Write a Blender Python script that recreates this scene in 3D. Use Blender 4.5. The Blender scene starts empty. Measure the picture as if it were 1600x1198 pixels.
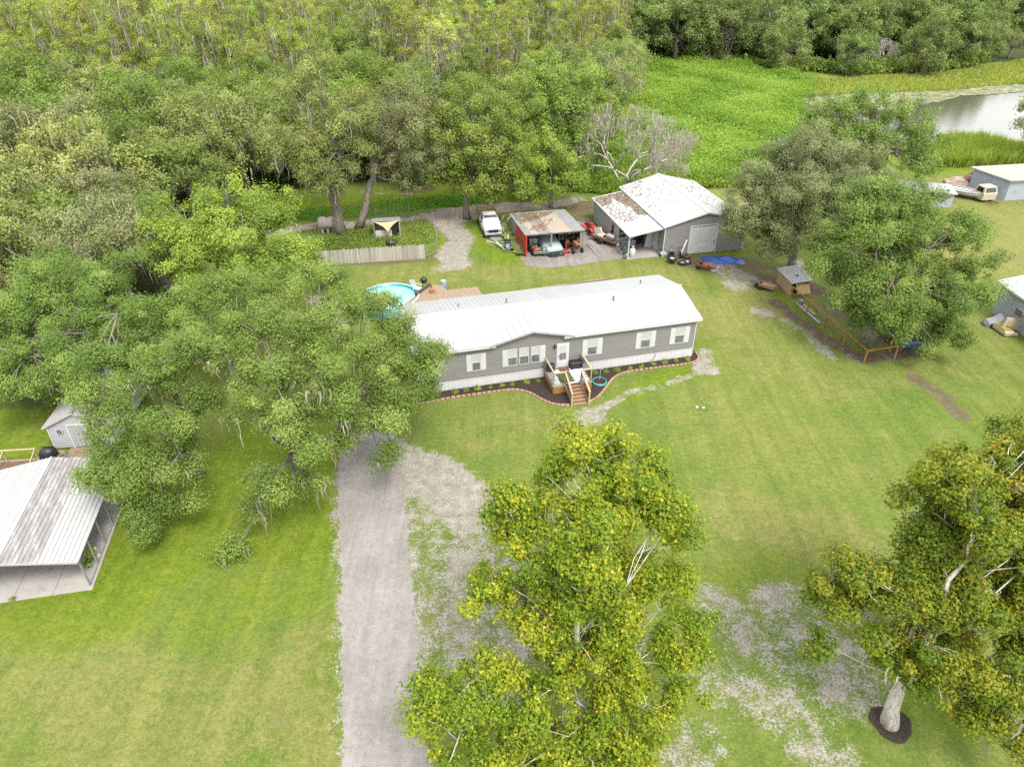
import bpy, math, random
import numpy as np
from mathutils import Vector, Matrix
PI = math.pi
R = math.radians
SC = bpy.context.scene
C = SC.collection

# ------------------------------------------------------------------ camera, sky, sun, exposure
CAM_H, PITCH, FPX = 27.0, 33.55, 1110.0
cam_data = bpy.data.cameras.new('camera')
cam_data.sensor_width = 36.0
cam_data.lens = FPX / 1600.0 * 36.0
cam_data.clip_start = 0.5
cam_data.clip_end = 5000
cam = bpy.data.objects.new('camera', cam_data)
C.objects.link(cam)
cam.location = (0, 0, CAM_H)
cam.rotation_euler = (R(90 - PITCH), 0, 0)
SC.camera = cam

SUN_EL, SUN_AZ = 58.0, 152.0          # azimuth clockwise from +Y: behind the camera and to its right
world = bpy.data.worlds.new('World')
SC.world = world
world.use_nodes = True
wn = world.node_tree.nodes
wl = world.node_tree.links
wn.clear()
w_out = wn.new('ShaderNodeOutputWorld')
w_bg = wn.new('ShaderNodeBackground')
w_sky = wn.new('ShaderNodeTexSky')
w_sky.sky_type = 'NISHITA'
w_sky.sun_disc = False
w_sky.sun_elevation = R(SUN_EL)
w_sky.sun_rotation = R(SUN_AZ)
w_sky.dust_density = 3.0
w_sky.air_density = 1.0
w_tc = wn.new('ShaderNodeTexCoord')
w_noise = wn.new('ShaderNodeTexNoise')
w_noise.inputs['Scale'].default_value = 2.2
w_noise.inputs['Detail'].default_value = 6
w_ramp = wn.new('ShaderNodeValToRGB')
w_ramp.color_ramp.elements[0].position = 0.30
w_ramp.color_ramp.elements[0].color = (5.9, 5.95, 5.9, 1)
w_ramp.color_ramp.elements[1].position = 0.72
w_ramp.color_ramp.elements[1].color = (10.3, 10.2, 9.9, 1)
w_mix = wn.new('ShaderNodeMix')
w_mix.data_type = 'RGBA'
w_mix.inputs[0].default_value = 0.8
wl.new(w_tc.outputs['Generated'], w_noise.inputs['Vector'])
wl.new(w_noise.outputs['Fac'], w_ramp.inputs['Fac'])
wl.new(w_sky.outputs['Color'], w_mix.inputs[6])
wl.new(w_ramp.outputs['Color'], w_mix.inputs[7])
wl.new(w_mix.outputs[2], w_bg.inputs['Color'])
w_bg.inputs['Strength'].default_value = 0.09
wl.new(w_bg.outputs['Background'], w_out.inputs['Surface'])

sun_data = bpy.data.lights.new('sun', 'SUN')
sun_data.energy = 1.5
sun_data.angle = R(20)
sun_data.color = (1.0, 0.955, 0.86)
sun = bpy.data.objects.new('sun', sun_data)
C.objects.link(sun)
_sd = Vector((math.sin(R(SUN_AZ)) * math.cos(R(SUN_EL)), math.cos(R(SUN_AZ)) * math.cos(R(SUN_EL)), math.sin(R(SUN_EL))))
sun.rotation_euler = _sd.to_track_quat('Z', 'Y').to_euler()
sun.location = (20, -20, 60)

SC.view_settings.view_transform = 'Standard'
SC.view_settings.look = 'None'
SC.view_settings.gamma = 1
SC.view_settings.use_curve_mapping = False
SC.view_settings.exposure = 1.95
SC.cycles.use_denoising = False
SC.cycles.max_bounces = 8
SC.cycles.diffuse_bounces = 4
SC.cycles.transmission_bounces = 4
SC.cycles.transparent_max_bounces = 8
SC.cycles.sample_clamp_indirect = 8
SC.cycles.caustics_reflective = False
SC.cycles.caustics_refractive = False

# ------------------------------------------------------------------ survey helpers: where a sight line meets the place
_t = R(PITCH)
_F = np.array([0, math.cos(_t), -math.sin(_t)])
_U = np.array([0, math.sin(_t), math.cos(_t)])
_X = np.array([1.0, 0, 0])
_C = np.array([0, 0, CAM_H])


def _dir(px, py):
    return _F + _X * ((px - 800) / FPX) - _U * ((py - 599) / FPX)


def gp(px, py, z=0.0):
    """point at height z on the sight line"""
    d = _dir(px, py)
    return Vector(_C + d * ((z - CAM_H) / d[2]))


def ap(px, py, Y):
    """point at distance Y ahead on the sight line, and metres per photo pixel there"""
    d = _dir(px, py)
    s = Y / d[1]
    return Vector(_C + d * s), s / FPX


# ------------------------------------------------------------------ materials
MATS = {}
ALB = 0.54          # the photograph is exposed for the shade of the trees; surfaces keep their relative tones


def _mat(name):
    m = bpy.data.materials.new(name)
    m.use_nodes = True
    nt = m.node_tree
    nt.nodes.clear()
    out = nt.nodes.new('ShaderNodeOutputMaterial')
    return m, nt, nt.nodes, nt.links, out


def noise(nt, scale, detail=4, rough=0.6, vec=None, dist=0.0):
    n = nt.nodes.new('ShaderNodeTexNoise')
    n.inputs['Scale'].default_value = scale
    n.inputs['Detail'].default_value = detail
    n.inputs['Roughness'].default_value = rough
    n.inputs['Distortion'].default_value = dist
    if vec is not None:
        nt.links.new(vec, n.inputs['Vector'])
    return n.outputs['Fac']


def ramp(nt, fac, stops, interp='LINEAR'):
    r = nt.nodes.new('ShaderNodeValToRGB')
    r.color_ramp.interpolation = interp
    el = r.color_ramp.elements
    while len(el) < len(stops):
        el.new(0.5)
    for e, (p, c) in zip(el, stops):
        e.position = p
        e.color = (*c, 1) if len(c) == 3 else c
    nt.links.new(fac, r.inputs['Fac'])
    return r.outputs['Color']


def mixc(nt, fac, a, b, mode='MIX'):
    m = nt.nodes.new('ShaderNodeMix')
    m.data_type = 'RGBA'
    m.blend_type = mode
    for sock, v in ((m.inputs[0], fac), (m.inputs[6], a), (m.inputs[7], b)):
        if isinstance(v, (int, float)):
            sock.default_value = v
        elif isinstance(v, tuple):
            sock.default_value = (*v, 1)
        else:
            nt.links.new(v, sock)
    return m.outputs[2]


def math_n(nt, op, a, b=0.0, clamp=False):
    m = nt.nodes.new('ShaderNodeMath')
    m.operation = op
    m.use_clamp = clamp
    for s, v in zip(m.inputs, (a, b)):
        if isinstance(v, (int, float)):
            s.default_value = v
        else:
            nt.links.new(v, s)
    return m.outputs[0]


def smooth(nt, v, lo, hi):
    m = nt.nodes.new('ShaderNodeMapRange')
    m.interpolation_type = 'SMOOTHSTEP'
    nt.links.new(v, m.inputs[0])
    m.inputs[1].default_value = lo
    m.inputs[2].default_value = hi
    return m.outputs[0]


def attr(nt, name):
    a = nt.nodes.new('ShaderNodeAttribute')
    a.attribute_name = name
    return a.outputs['Fac']


def objrand(nt):
    return nt.nodes.new('ShaderNodeObjectInfo').outputs['Random']


def texco(nt, kind='Object'):
    return nt.nodes.new('ShaderNodeTexCoord').outputs[kind]


def scaled(nt, vec, s, loc=None):
    m = nt.nodes.new('ShaderNodeMapping')
    m.inputs['Scale'].default_value = s
    nt.links.new(vec, m.inputs['Vector'])
    return m.outputs[0]


def bump(nt, h, strength, dist=0.02):
    b = nt.nodes.new('ShaderNodeBump')
    b.inputs['Strength'].default_value = strength
    b.inputs['Distance'].default_value = dist
    nt.links.new(h, b.inputs['Height'])
    return b.outputs['Normal']


def finish(m, nt, out, col, rough=0.7, metal=0.0, normal=None, spec=0.5, trans=None):
    b = nt.nodes.new('ShaderNodeBsdfPrincipled')
    if isinstance(col, tuple):
        b.inputs['Base Color'].default_value = (*col, 1)
    else:
        nt.links.new(col, b.inputs['Base Color'])
    if isinstance(rough, (int, float)):
        b.inputs['Roughness'].default_value = rough
    else:
        nt.links.new(rough, b.inputs['Roughness'])
    b.inputs['Metallic'].default_value = metal
    b.inputs['Specular IOR Level'].default_value = spec
    if normal is not None:
        nt.links.new(normal, b.inputs['Normal'])
    s = b.outputs[0]
    if trans is not None:
        t = nt.nodes.new('ShaderNodeBsdfTranslucent')
        nt.links.new(trans[1], t.inputs['Color'])
        x = nt.nodes.new('ShaderNodeMixShader')
        x.inputs[0].default_value = trans[0]
        nt.links.new(s, x.inputs[1])
        nt.links.new(t.outputs[0], x.inputs[2])
        s = x.outputs[0]
    nt.links.new(s, out.inputs['Surface'])
    return b


def M(name, col, rough=0.6, var=0.15, scale=3.0, metal=0.0, stretch=(1, 1, 1), bmp=0.0, bscale=30, dirt=None, dirt_amt=0.0, spec=0.5, rnd=0.0):
    """painted / weathered solid: large tone variation, optional dirt colour blotches, fine bump, per-object tone"""
    if name in MATS:
        return MATS[name]
    m, nt, N, L, out = _mat(name)
    col = tuple(c * ALB for c in col)
    dirt = tuple(c * ALB for c in dirt) if dirt else None
    vec = scaled(nt, texco(nt), stretch)
    n1 = noise(nt, scale, 6, 0.65, vec)
    lo = tuple(max(0, c * (1 - var)) for c in col)
    hi = tuple(min(1, c * (1 + var)) for c in col)
    c = ramp(nt, n1, [(0.3, lo), (0.7, hi)])
    if dirt is not None:
        n2 = noise(nt, scale * 0.7, 8, 0.7, scaled(nt, texco(nt), tuple(s * 1.3 for s in stretch)), 0.6)
        f = smooth(nt, n2, 0.62 - 0.3 * dirt_amt, 0.78 - 0.2 * dirt_amt)
        c = mixc(nt, f, c, dirt)
    if rnd:
        v = nt.nodes.new('ShaderNodeHueSaturation')
        nt.links.new(c, v.inputs['Color'])
        nt.links.new(math_n(nt, 'ADD', math_n(nt, 'MULTIPLY', objrand(nt), 2 * rnd), 1 - rnd), v.inputs['Value'])
        c = v.outputs[0]
    nrm = bump(nt, noise(nt, bscale, 4, 0.6, vec), bmp) if bmp else None
    finish(m, nt, out, c, rough, metal, nrm, spec)
    MATS[name] = m
    return m


def wood(name, c1, c2, rough=0.75, axis=0, rnd=0.18, scale=6):
    if name in MATS:
        return MATS[name]
    m, nt, N, L, out = _mat(name)
    st = [14, 14, 14]
    st[axis] = 0.9
    vec = scaled(nt, texco(nt), tuple(st))
    g = noise(nt, 1.0 * scale / 6, 6, 0.7, vec, 0.4)
    c = ramp(nt, g, [(0.25, tuple(x * ALB for x in c1)), (0.75, tuple(x * ALB for x in c2))])
    v = nt.nodes.new('ShaderNodeHueSaturation')
    nt.links.new(c, v.inputs['Color'])
    nt.links.new(math_n(nt, 'ADD', math_n(nt, 'MULTIPLY', objrand(nt), 2 * rnd), 1 - rnd), v.inputs['Value'])
    finish(m, nt, out, v.outputs[0], rough, 0, bump(nt, g, 0.3, 0.01), 0.3)
    MATS[name] = m
    return m


def leafmat(name, stops, tcol=1.35, trans=0.35, hue=0.02, val=0.16, rough=0.55, gain=1.0):
    """leaf colours chosen by the per-leaf 'tint' value; whole trees differ a little"""
    if name in MATS:
        return MATS[name]
    m, nt, N, L, out = _mat(name)
    c = ramp(nt, attr(nt, 'tint'), [(p, tuple(x * gain for x in q)) for p, q in stops])
    r = objrand(nt)
    v = nt.nodes.new('ShaderNodeHueSaturation')
    nt.links.new(c, v.inputs['Color'])
    nt.links.new(math_n(nt, 'ADD', math_n(nt, 'MULTIPLY', r, 2 * hue), 0.5 - hue), v.inputs['Hue'])
    r2 = math_n(nt, 'FRACT', math_n(nt, 'MULTIPLY', r, 7.31))
    nt.links.new(math_n(nt, 'ADD', math_n(nt, 'MULTIPLY', r2, 2 * val), 1 - val), v.inputs['Value'])
    col = v.outputs[0]
    tc = mixc(nt, 1.0, col, (tcol, tcol * 1.05, tcol * 0.55), 'MULTIPLY')
    finish(m, nt, out, col, rough, 0, None, 0.2, (trans, tc))
    MATS[name] = m
    return m


# ------------------------------------------------------------------ mesh building
class MB:
    def __init__(self):
        self.v, self.f, self.m, self.cur = [], [], [], 0

    def add(self, vs, fs):
        o = len(self.v)
        self.v.extend([tuple(p) for p in vs])
        for f in fs:
            self.f.append(tuple(i + o for i in f))
            self.m.append(self.cur)
        return self

    def mat(self, i):
        self.cur = i
        return self

    def poly(self, pts):
        return self.add(pts, [tuple(range(len(pts)))])

    def box(self, x0, x1, y0, y1, z0, z1):
        vs = [(x, y, z) for z in (z0, z1) for y in (y0, y1) for x in (x0, x1)]
        return self.add(vs, [(0, 2, 3, 1), (4, 5, 7, 6), (0, 1, 5, 4), (2, 6, 7, 3), (0, 4, 6, 2), (1, 3, 7, 5)])

    def bbox(self, x0, x1, y0, y1, z0, z1, b=0.02):
        """box with chamfered vertical and top edges"""
        def ring(z, i):
            return [(x0 + i + b, y0 + i, z), (x1 - i - b, y0 + i, z), (x1 - i, y0 + i + b, z), (x1 - i, y1 - i - b, z),
                    (x1 - i - b, y1 - i, z), (x0 + i + b, y1 - i, z), (x0 + i, y1 - i - b, z), (x0 + i, y0 + i + b, z)]
        vs = ring(z0, 0) + ring(z1 - b, 0) + ring(z1, b)
        fs = [tuple(range(7, -1, -1)), tuple(range(16, 24))]
        for k in (0, 8):
            for i in range(8):
                j = (i + 1) % 8
                fs.append((k + i, k + j, k + 8 + j, k + 8 + i))
        return self.add(vs, fs)

    def bar(self, p, q, w, h=None, up=(0, 0, 1)):
        p, q = Vector(p), Vector(q)
        d = (q - p).normalized()
        u = Vector(up)
        if abs(d.dot(u)) > 0.97:
            u = Vector((0, 1, 0))
        s = d.cross(u).normalized() * (w / 2)
        t = s.cross(d).normalized() * ((h or w) / 2)
        vs = [p - s - t, p + s - t, p + s + t, p - s + t, q - s - t, q + s - t, q + s + t, q - s + t]
        return self.add(vs, [(3, 2, 1, 0), (4, 5, 6, 7), (0, 1, 5, 4), (1, 2, 6, 5), (2, 3, 7, 6), (3, 0, 4, 7)])

    def tube(self, pts, rad, n=6, cap=True):
        pts = [Vector(p) for p in pts]
        if isinstance(rad, (int, float)):
            rad = [rad] * len(pts)
        vs, fs = [], []
        ref = None
        for i, p in enumerate(pts):
            d = (pts[min(i + 1, len(pts) - 1)] - pts[max(i - 1, 0)])
            d = d.normalized() if d.length > 1e-9 else Vector((0, 0, 1))
            if ref is None:
                ref = Vector((1, 0, 0)) if abs(d.x) < 0.8 else Vector((0, 1, 0))
            a = (ref - d * ref.dot(d)).normalized()
            ref = a
            b = d.cross(a)
            for k in range(n):
                t = 2 * PI * k / n
                vs.append(p + (a * math.cos(t) + b * math.sin(t)) * rad[i])
        for i in range(len(pts) - 1):
            for k in range(n):
                j = (k + 1) % n
                fs.append((i * n + k, i * n + j, (i + 1) * n + j, (i + 1) * n + k))
        if cap:
            fs.append(tuple(range(n - 1, -1, -1)))
            fs.append(tuple(range((len(pts) - 1) * n, len(pts) * n)))
        return self.add(vs, fs)

    def lathe(self, prof, n=16, c=(0, 0, 0), axis='z'):
        vs, fs = [], []
        for r, z in prof:
            for k in range(n):
                t = 2 * PI * k / n
                x, y = r * math.cos(t), r * math.sin(t)
                vs.append((c[0] + x, c[1] + y, c[2] + z) if axis == 'z' else
                          (c[0] + z, c[1] + x, c[2] + y) if axis == 'x' else (c[0] + x, c[1] + z, c[2] + y))
        for i in range(len(prof) - 1):
            for k in range(n):
                j = (k + 1) % n
                fs.append((i * n + k, i * n + j, (i + 1) * n + j, (i + 1) * n + k))
        fs.append(tuple(range(n - 1, -1, -1)))
        fs.append(tuple(range((len(prof) - 1) * n, len(prof) * n)))
        return self.add(vs, fs)

    def loft(self, secs, cap=True):
        """secs: list of equal-length closed rings"""
        n = len(secs[0])
        vs = [p for s in secs for p in s]
        fs = []
        for i in range(len(secs) - 1):
            for k in range(n):
                j = (k + 1) % n
                fs.append((i * n + k, i * n + j, (i + 1) * n + j, (i + 1) * n + k))
        if cap:
            fs.append(tuple(range(n - 1, -1, -1)))
            fs.append(tuple(range((len(secs) - 1) * n, len(secs) * n)))
        return self.add(vs, fs)

    def prism(self, pts, z0, z1):
        n = len(pts)
        vs = [(x, y, z0) for x, y in pts] + [(x, y, z1) for x, y in pts]
        fs = [tuple(range(n - 1, -1, -1)), tuple(range(n, 2 * n))]
        for i in range(n):
            j = (i + 1) % n
            fs.append((i, j, n + j, n + i))
        return self.add(vs, fs)

    def prism_y(self, pts, y0, y1):
        """pts in (x, z)"""
        n = len(pts)
        vs = [(x, y0, z) for x, z in pts] + [(x, y1, z) for x, z in pts]
        fs = [tuple(range(n)), tuple(range(2 * n - 1, n - 1, -1))]
        for i in range(n):
            j = (i + 1) % n
            fs.append((j, i, n + i, n + j))
        return self.add(vs, fs)

    def prism_x(self, pts, x0, x1):
        """pts in (y, z)"""
        n = len(pts)
        vs = [(x0, y, z) for y, z in pts] + [(x1, y, z) for y, z in pts]
        fs = [tuple(range(n - 1, -1, -1)), tuple(range(n, 2 * n))]
        for i in range(n):
            j = (i + 1) % n
            fs.append((i, j, n + j, n + i))
        return self.add(vs, fs)

    def mesh(self, name, mats, smooth=False):
        me = bpy.data.meshes.new(name)
        me.from_pydata(self.v, [], self.f)
        for m in (mats if isinstance(mats, (list, tuple)) else [mats]):
            me.materials.append(m)
        me.polygons.foreach_set('material_index', self.m)
        if smooth:
            me.polygons.foreach_set('use_smooth', [True] * len(self.f))
        me.update()
        return me

    def build(self, name, mats, parent=None, smooth=False, loc=None, rot=None):
        return link(name, self.mesh(name, mats, smooth), parent, loc, rot)


def link(name, me, parent=None, loc=None, rot=None, scale=None):
    o = bpy.data.objects.new(name, me)
    C.objects.link(o)
    if parent is not None:
        o.parent = parent
    if loc is not None:
        o.location = loc
    if rot is not None:
        o.rotation_euler = rot
    if scale is not None:
        o.scale = scale
    return o


def tag(o, label=None, cat=None, group=None, kind=None):
    for k, v in (('label', label), ('category', cat), ('group', group), ('kind', kind)):
        if v:
            o[k] = v
    return o


def root(name, label, cat, loc=(0, 0, 0), rz=0.0, group=None):
    o = bpy.data.objects.new(name, None)
    o.empty_display_size = 0.3
    C.objects.link(o)
    o.location = loc
    o.rotation_euler = (0, 0, rz)
    return tag(o, label, cat, group)


def dup(o, label=None, loc=None, rot=None, scale=None, parent=None):
    c = o.copy()
    C.objects.link(c)
    if parent is not None:
        c.parent = parent
    for ch in KIDS.get(o.name, None) or [x for x in o.children]:
        dup(ch, parent=c)
    if label:
        c['label'] = label
    if loc is not None:
        c.location = loc
    if rot is not None:
        c.rotation_euler = rot
    if scale is not None:
        c.scale = scale
    return c


KIDS = {}


def np_mesh(name, V, F, mats, tint=None, attrs=None, smooth=False, mi=None):
    """fast mesh from arrays: V (n,3), F (m,k)"""
    V = np.asarray(V, np.float32)
    F = np.asarray(F, np.int32)
    k = F.shape[1]
    me = bpy.data.meshes.new(name)
    me.vertices.add(len(V))
    me.vertices.foreach_set('co', V.ravel())
    me.loops.add(F.size)
    me.loops.foreach_set('vertex_index', F.ravel())
    me.polygons.add(len(F))
    me.polygons.foreach_set('loop_start', np.arange(0, F.size, k, dtype=np.int32))
    for m in (mats if isinstance(mats, (list, tuple)) else [mats]):
        me.materials.append(m)
    if mi is not None:
        me.polygons.foreach_set('material_index', np.asarray(mi, np.int32))
    if tint is not None:
        a = me.attributes.new('tint', 'FLOAT', 'FACE')
        a.data.foreach_set('value', np.asarray(tint, np.float32))
    for an, av in (attrs or {}).items():
        a = me.attributes.new(an, 'FLOAT', 'POINT')
        a.data.foreach_set('value', np.asarray(av, np.float32))
    if smooth:
        me.polygons.foreach_set('use_smooth', np.ones(len(F), bool))
    me.update(calc_edges=True)
    return me
# ------------------------------------------------------------------ foliage builders
LEAF = {
    'oak': leafmat('oak_leaf', [(0.0, (0.058, 0.090, 0.020)), (0.45, (0.095, 0.146, 0.026)), (0.8, (0.145, 0.200, 0.044)), (1.0, (0.195, 0.235, 0.066))], gain=1.24, tcol=1.4, hue=.007, trans=.3),
    'olive': leafmat('olive_leaf', [(0.0, (0.082, 0.100, 0.030)), (0.45, (0.130, 0.156, 0.042)), (0.8, (0.180, 0.202, 0.062)), (1.0, (0.220, 0.228, 0.090))], gain=1.4, tcol=1.35, hue=.012, trans=.3),
    'grey': leafmat('grey_green_leaf', [(0.0, (0.080, 0.092, 0.036)), (0.5, (0.134, 0.148, 0.062)), (1.0, (0.205, 0.215, 0.110))], gain=1.3, hue=.012, trans=.3),
    'bright': leafmat('bright_leaf', [(0.0, (0.064, 0.100, 0.018)), (0.5, (0.118, 0.170, 0.030)), (1.0, (0.195, 0.242, 0.052))], gain=1.25, tcol=1.4, hue=.012, trans=.3),
    'gum': leafmat('gum_leaf', [(0.0, (0.070, 0.110, 0.016)), (0.5, (0.130, 0.182, 0.026)), (1.0, (0.23, 0.270, 0.045))], gain=1.35, tcol=1.4, hue=.012, trans=.32),
    'syc': leafmat('sycamore_leaf', [(0.0, (0.046, 0.090, 0.008)), (0.4, (0.100, 0.158, 0.012)), (0.7, (0.178, 0.212, 0.014)), (0.9, (0.30, 0.285, 0.020)), (1.0, (0.38, 0.31, 0.025))], trans=0.36, hue=0.0, val=0.0, gain=1.18, tcol=1.45),
    'syc2': leafmat('amber_sycamore_leaf', [(0.0, (0.046, 0.090, 0.008)), (0.4, (0.098, 0.145, 0.012)), (0.7, (0.175, 0.185, 0.014)), (0.9, (0.275, 0.235, 0.022)), (1.0, (0.28, 0.16, 0.04))], trans=0.36, hue=0.0, val=0.0, gain=1.12, tcol=1.45),
    'cyp': leafmat('cypress_leaf', [(0.0, (0.080, 0.104, 0.020)), (0.5, (0.165, 0.198, 0.032)), (1.0, (0.27, 0.290, 0.062))], hue=0.02, val=0.22, gain=1.3, tcol=1.4, trans=.3),
    'dark': leafmat('dark_wood_leaf', [(0.0, (0.044, 0.068, 0.018)), (0.5, (0.080, 0.110, 0.030)), (1.0, (0.140, 0.172, 0.054))], gain=1.6, hue=.012, trans=.3),
    'weed': leafmat('weed_leaf', [(0.0, (0.075, 0.150, 0.018)), (0.5, (0.135, 0.225, 0.030)), (1.0, (0.215, 0.290, 0.060))], trans=0.42, gain=1.25, tcol=1.4),
    'reed': leafmat('reed_leaf', [(0.0, (0.07, 0.13, 0.018)), (1.0, (0.21, 0.28, 0.05))], gain=1.3),
    'meadow': leafmat('meadow_blade', [(0.0, (0.15, 0.19, 0.03)), (0.6, (0.24, 0.29, 0.06)), (1.0, (0.36, 0.33, 0.14))], gain=1.35),
}


def bark_mat(name, c1, c2, sc=3.0):
    m, nt, N, L, out = _mat(name)
    g = noise(nt, sc, 6, 0.7, scaled(nt, texco(nt), (2, 2, 0.6)), 0.5)
    c = ramp(nt, g, [(0.35, c1), (0.65, c2)])
    finish(m, nt, out, c, 0.9, 0, bump(nt, noise(nt, 9, 6, 0.7, scaled(nt, texco(nt), (3, 3, 0.7))), 0.8, 0.04), 0.2)
    return m


BARK = {'oak': bark_mat('oak_bark', (0.10, 0.085, 0.07), (0.24, 0.215, 0.185)),
        'syc': bark_mat('sycamore_bark', (0.26, 0.235, 0.195), (0.62, 0.59, 0.54), 2.0),
        'cyp': bark_mat('cypress_bark', (0.20, 0.165, 0.13), (0.36, 0.32, 0.27)),
        'dead': bark_mat('dead_bark', (0.32, 0.29, 0.265), (0.50, 0.465, 0.43))}
MOSS = leafmat('moss_strand', [(0.0, (0.20, 0.19, 0.15)), (0.5, (0.31, 0.29, 0.24)), (1.0, (0.42, 0.39, 0.34))], tcol=1.0, trans=0.3, hue=0.0, val=0.1, rough=0.9)


def unit(a):
    return a / np.maximum(np.linalg.norm(a, axis=1, keepdims=True), 1e-9)


def leaf_quads(P, N, size, rng, aspect=0.55, fold=0.18):
    """one pointed leaf per point; N is the leaf normal"""
    n = len(P)
    t = unit(np.cross(N, rng.normal(size=(n, 3))))
    b = np.cross(N, t)
    s = size[:, None]
    V = np.empty((n, 3, 3), np.float32)
    V[:, 0] = P - t * s * 0.7 + b * s * aspect
    V[:, 1] = P - t * s * 0.7 - b * s * aspect
    V[:, 2] = P + t * s
    return V.reshape(-1, 3), np.arange(n * 3, dtype=np.int32).reshape(n, 3)


def crown_points(blobs, rng, cl_r, cl_per, lv_per, flat=0.55, inner=0.45, vary=0.13, cvar=0.62):
    """blobs: list of (centre, radius); returns leaf points, normals, clump tint and clump centres per blob"""
    P, N, T, CL = [], [], [], []
    for c, r in blobs:
        c = np.array(c, float)
        nc = max(3, int(cl_per * (r / cl_r) ** 2))
        d = unit(rng.normal(size=(nc, 3)))
        d[:, 2] = d[:, 2] * 0.85 + 0.12
        rad = r * (inner + (1.02 - inner) * rng.random(nc) ** 0.6) * (1 + 0.14 * rng.normal(size=nc))
        cc = c + d * rad[:, None] * np.array([1, 1, 0.82])
        CL.append((c, cc))
        cr = cl_r * rng.choice([0.45, 0.6, 0.75, 0.9, 1.1, 1.3], nc) * rng.uniform(0.9, 1.1, nc)
        nl = np.maximum(6, (lv_per * (cr / cl_r) ** 2).astype(int))
        idx = np.repeat(np.arange(nc), nl)
        # each clump is a spray stretched along its own branch
        ax = unit(d + 0.55 * rng.normal(size=(nc, 3)) * np.array([1, 1, 0.5]))
        q = unit(rng.normal(size=(len(idx), 3))) * (rng.random((len(idx), 1)) ** 0.45) * 0.88
        q += 0.10 * rng.normal(size=q.shape)
        q[:, 2] *= min(1.0, flat * 1.6)
        along = rng.normal(size=len(idx))[:, None] * 0.30 * ax[idx]
        p = cc[idx] + (q + along) * cr[idx][:, None]
        qd = unit(q + along)
        nn = unit(0.75 * qd + 0.35 * ax[idx] + 0.42 * rng.normal(size=(len(idx), 3)) + np.array([0, 0, 0.55]))
        ct = rng.random(nc)
        P.append(p)
        N.append(nn)
        T.append(np.clip(0.5 + cvar * (ct[idx] - 0.5) + vary * rng.normal(size=len(idx)), 0, 1))
    return np.concatenate(P), np.concatenate(N), np.concatenate(T), CL


def crown_mesh(name, blobs, rng, leaf, size, cl_r, cl_per, lv_per, aspect=0.55, inner=0.45, flat=0.55, shift=0.0, vary=0.13, cvar=0.62):
    P, N, T, CL = crown_points(blobs, rng, cl_r, cl_per, lv_per, flat, inner, vary, cvar)
    s = size * rng.uniform(0.6, 1.3, len(P))
    V, F = leaf_quads(P, N, s, rng, aspect)
    t = np.clip(T + shift, 0, 1)
    return np_mesh(name, V, F, LEAF[leaf] if isinstance(leaf, str) else leaf, t), CL


def curve_pts(a, b, rng, n=5, sag=0.12):
    a, b = np.array(a, float), np.array(b, float)
    L = np.linalg.norm(b - a)
    off = rng.normal(size=3) * L * sag
    off[2] += L * 0.08
    t = np.linspace(0, 1, n)[:, None]
    p = a * (1 - t) + b * t + off * (np.sin(PI * t)) + rng.normal(size=(n, 3)) * L * 0.02
    p[0], p[-1] = a, b
    return p


def trunk_mesh(name, base_r, fork, blobs, CL, rng, bark, twig=True, lean=None, top=None, limb=1.0):
    """flared trunk to the fork, a limb to each blob, twigs to the clumps"""
    m = MB()
    fork = np.array(fork, float)
    p = curve_pts((0, 0, -0.1), fork, rng, 6, 0.03)
    m.tube(p, [base_r * 1.55, base_r * 1.08, base_r, base_r * 0.92, base_r * 0.85, base_r * 0.78], 10)
    lead = [fork]
    if top is not None:
        q = curve_pts(fork, top, rng, 7, 0.05)
        m.tube(q, np.linspace(base_r * 0.78, base_r * 0.15, 7), 8)
        lead = [fork] + [q[i] for i in range(1, 6)]
    for (c, r), (cc0, cc) in zip(blobs, CL):
        c = np.array(c, float)
        # leave the leader below the blob
        st = min(lead, key=lambda l: abs(l[2] - (c[2] - 0.75 * np.linalg.norm((c - l)[:2]) - 0.8)) + 0.1 * np.linalg.norm(c - l))
        k = max(0.16, min(0.5, 0.16 + 0.09 * r)) * limb
        q = curve_pts(st, c, rng, 6, 0.09)
        m.tube(q, np.linspace(base_r * k, base_r * k * 0.3, 6), 5)
        if twig:
            for e in cc[::2]:
                s0 = q[rng.integers(2, 6)]
                w = curve_pts(s0, e, rng, 4, 0.12)
                m.tube(w, np.linspace(base_r * 0.13, base_r * 0.035, 4), 3, False)
    return m.mesh(name, bark, True)


def moss_mesh(name, pts, rng, length=1.0, width=0.10, per=5, spread=0.35):
    """hanging strands: narrow tapering ribbons that sway a little"""
    pts = np.asarray(pts, float)
    n = len(pts) * per
    P = np.repeat(pts, per, 0) + rng.normal(size=(n, 3)) * np.array([spread, spread, spread * 0.4])
    Ln = length * rng.uniform(0.35, 1.3, n)
    a = rng.uniform(0, PI, n)
    side = np.stack([np.cos(a), np.sin(a), 0 * a], 1)
    seg = 4
    V = np.empty((n, seg + 1, 2, 3), np.float32)
    for k in range(seg + 1):
        t = k / seg
        c = P + np.stack([0 * a, 0 * a, -Ln * t], 1) + rng.normal(size=(n, 3)) * 0.05 * Ln[:, None] * (t > 0)
        w = width * (1 - 0.85 * t) * rng.uniform(0.6, 1.2, n)
        V[:, k, 0] = c - side * w[:, None] * 0.5
        V[:, k, 1] = c + side * w[:, None] * 0.5
    b = (np.arange(n) * (seg + 1) * 2)[:, None]
    F = []
    for k in range(seg):
        F.append(np.concatenate([b + 2 * k, b + 2 * k + 1, b + 2 * k + 3, b + 2 * k + 2], 1))
    F = np.concatenate(F)
    return np_mesh(name, V.reshape(-1, 3), F, MOSS, np.tile(rng.random(n), seg))


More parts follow.
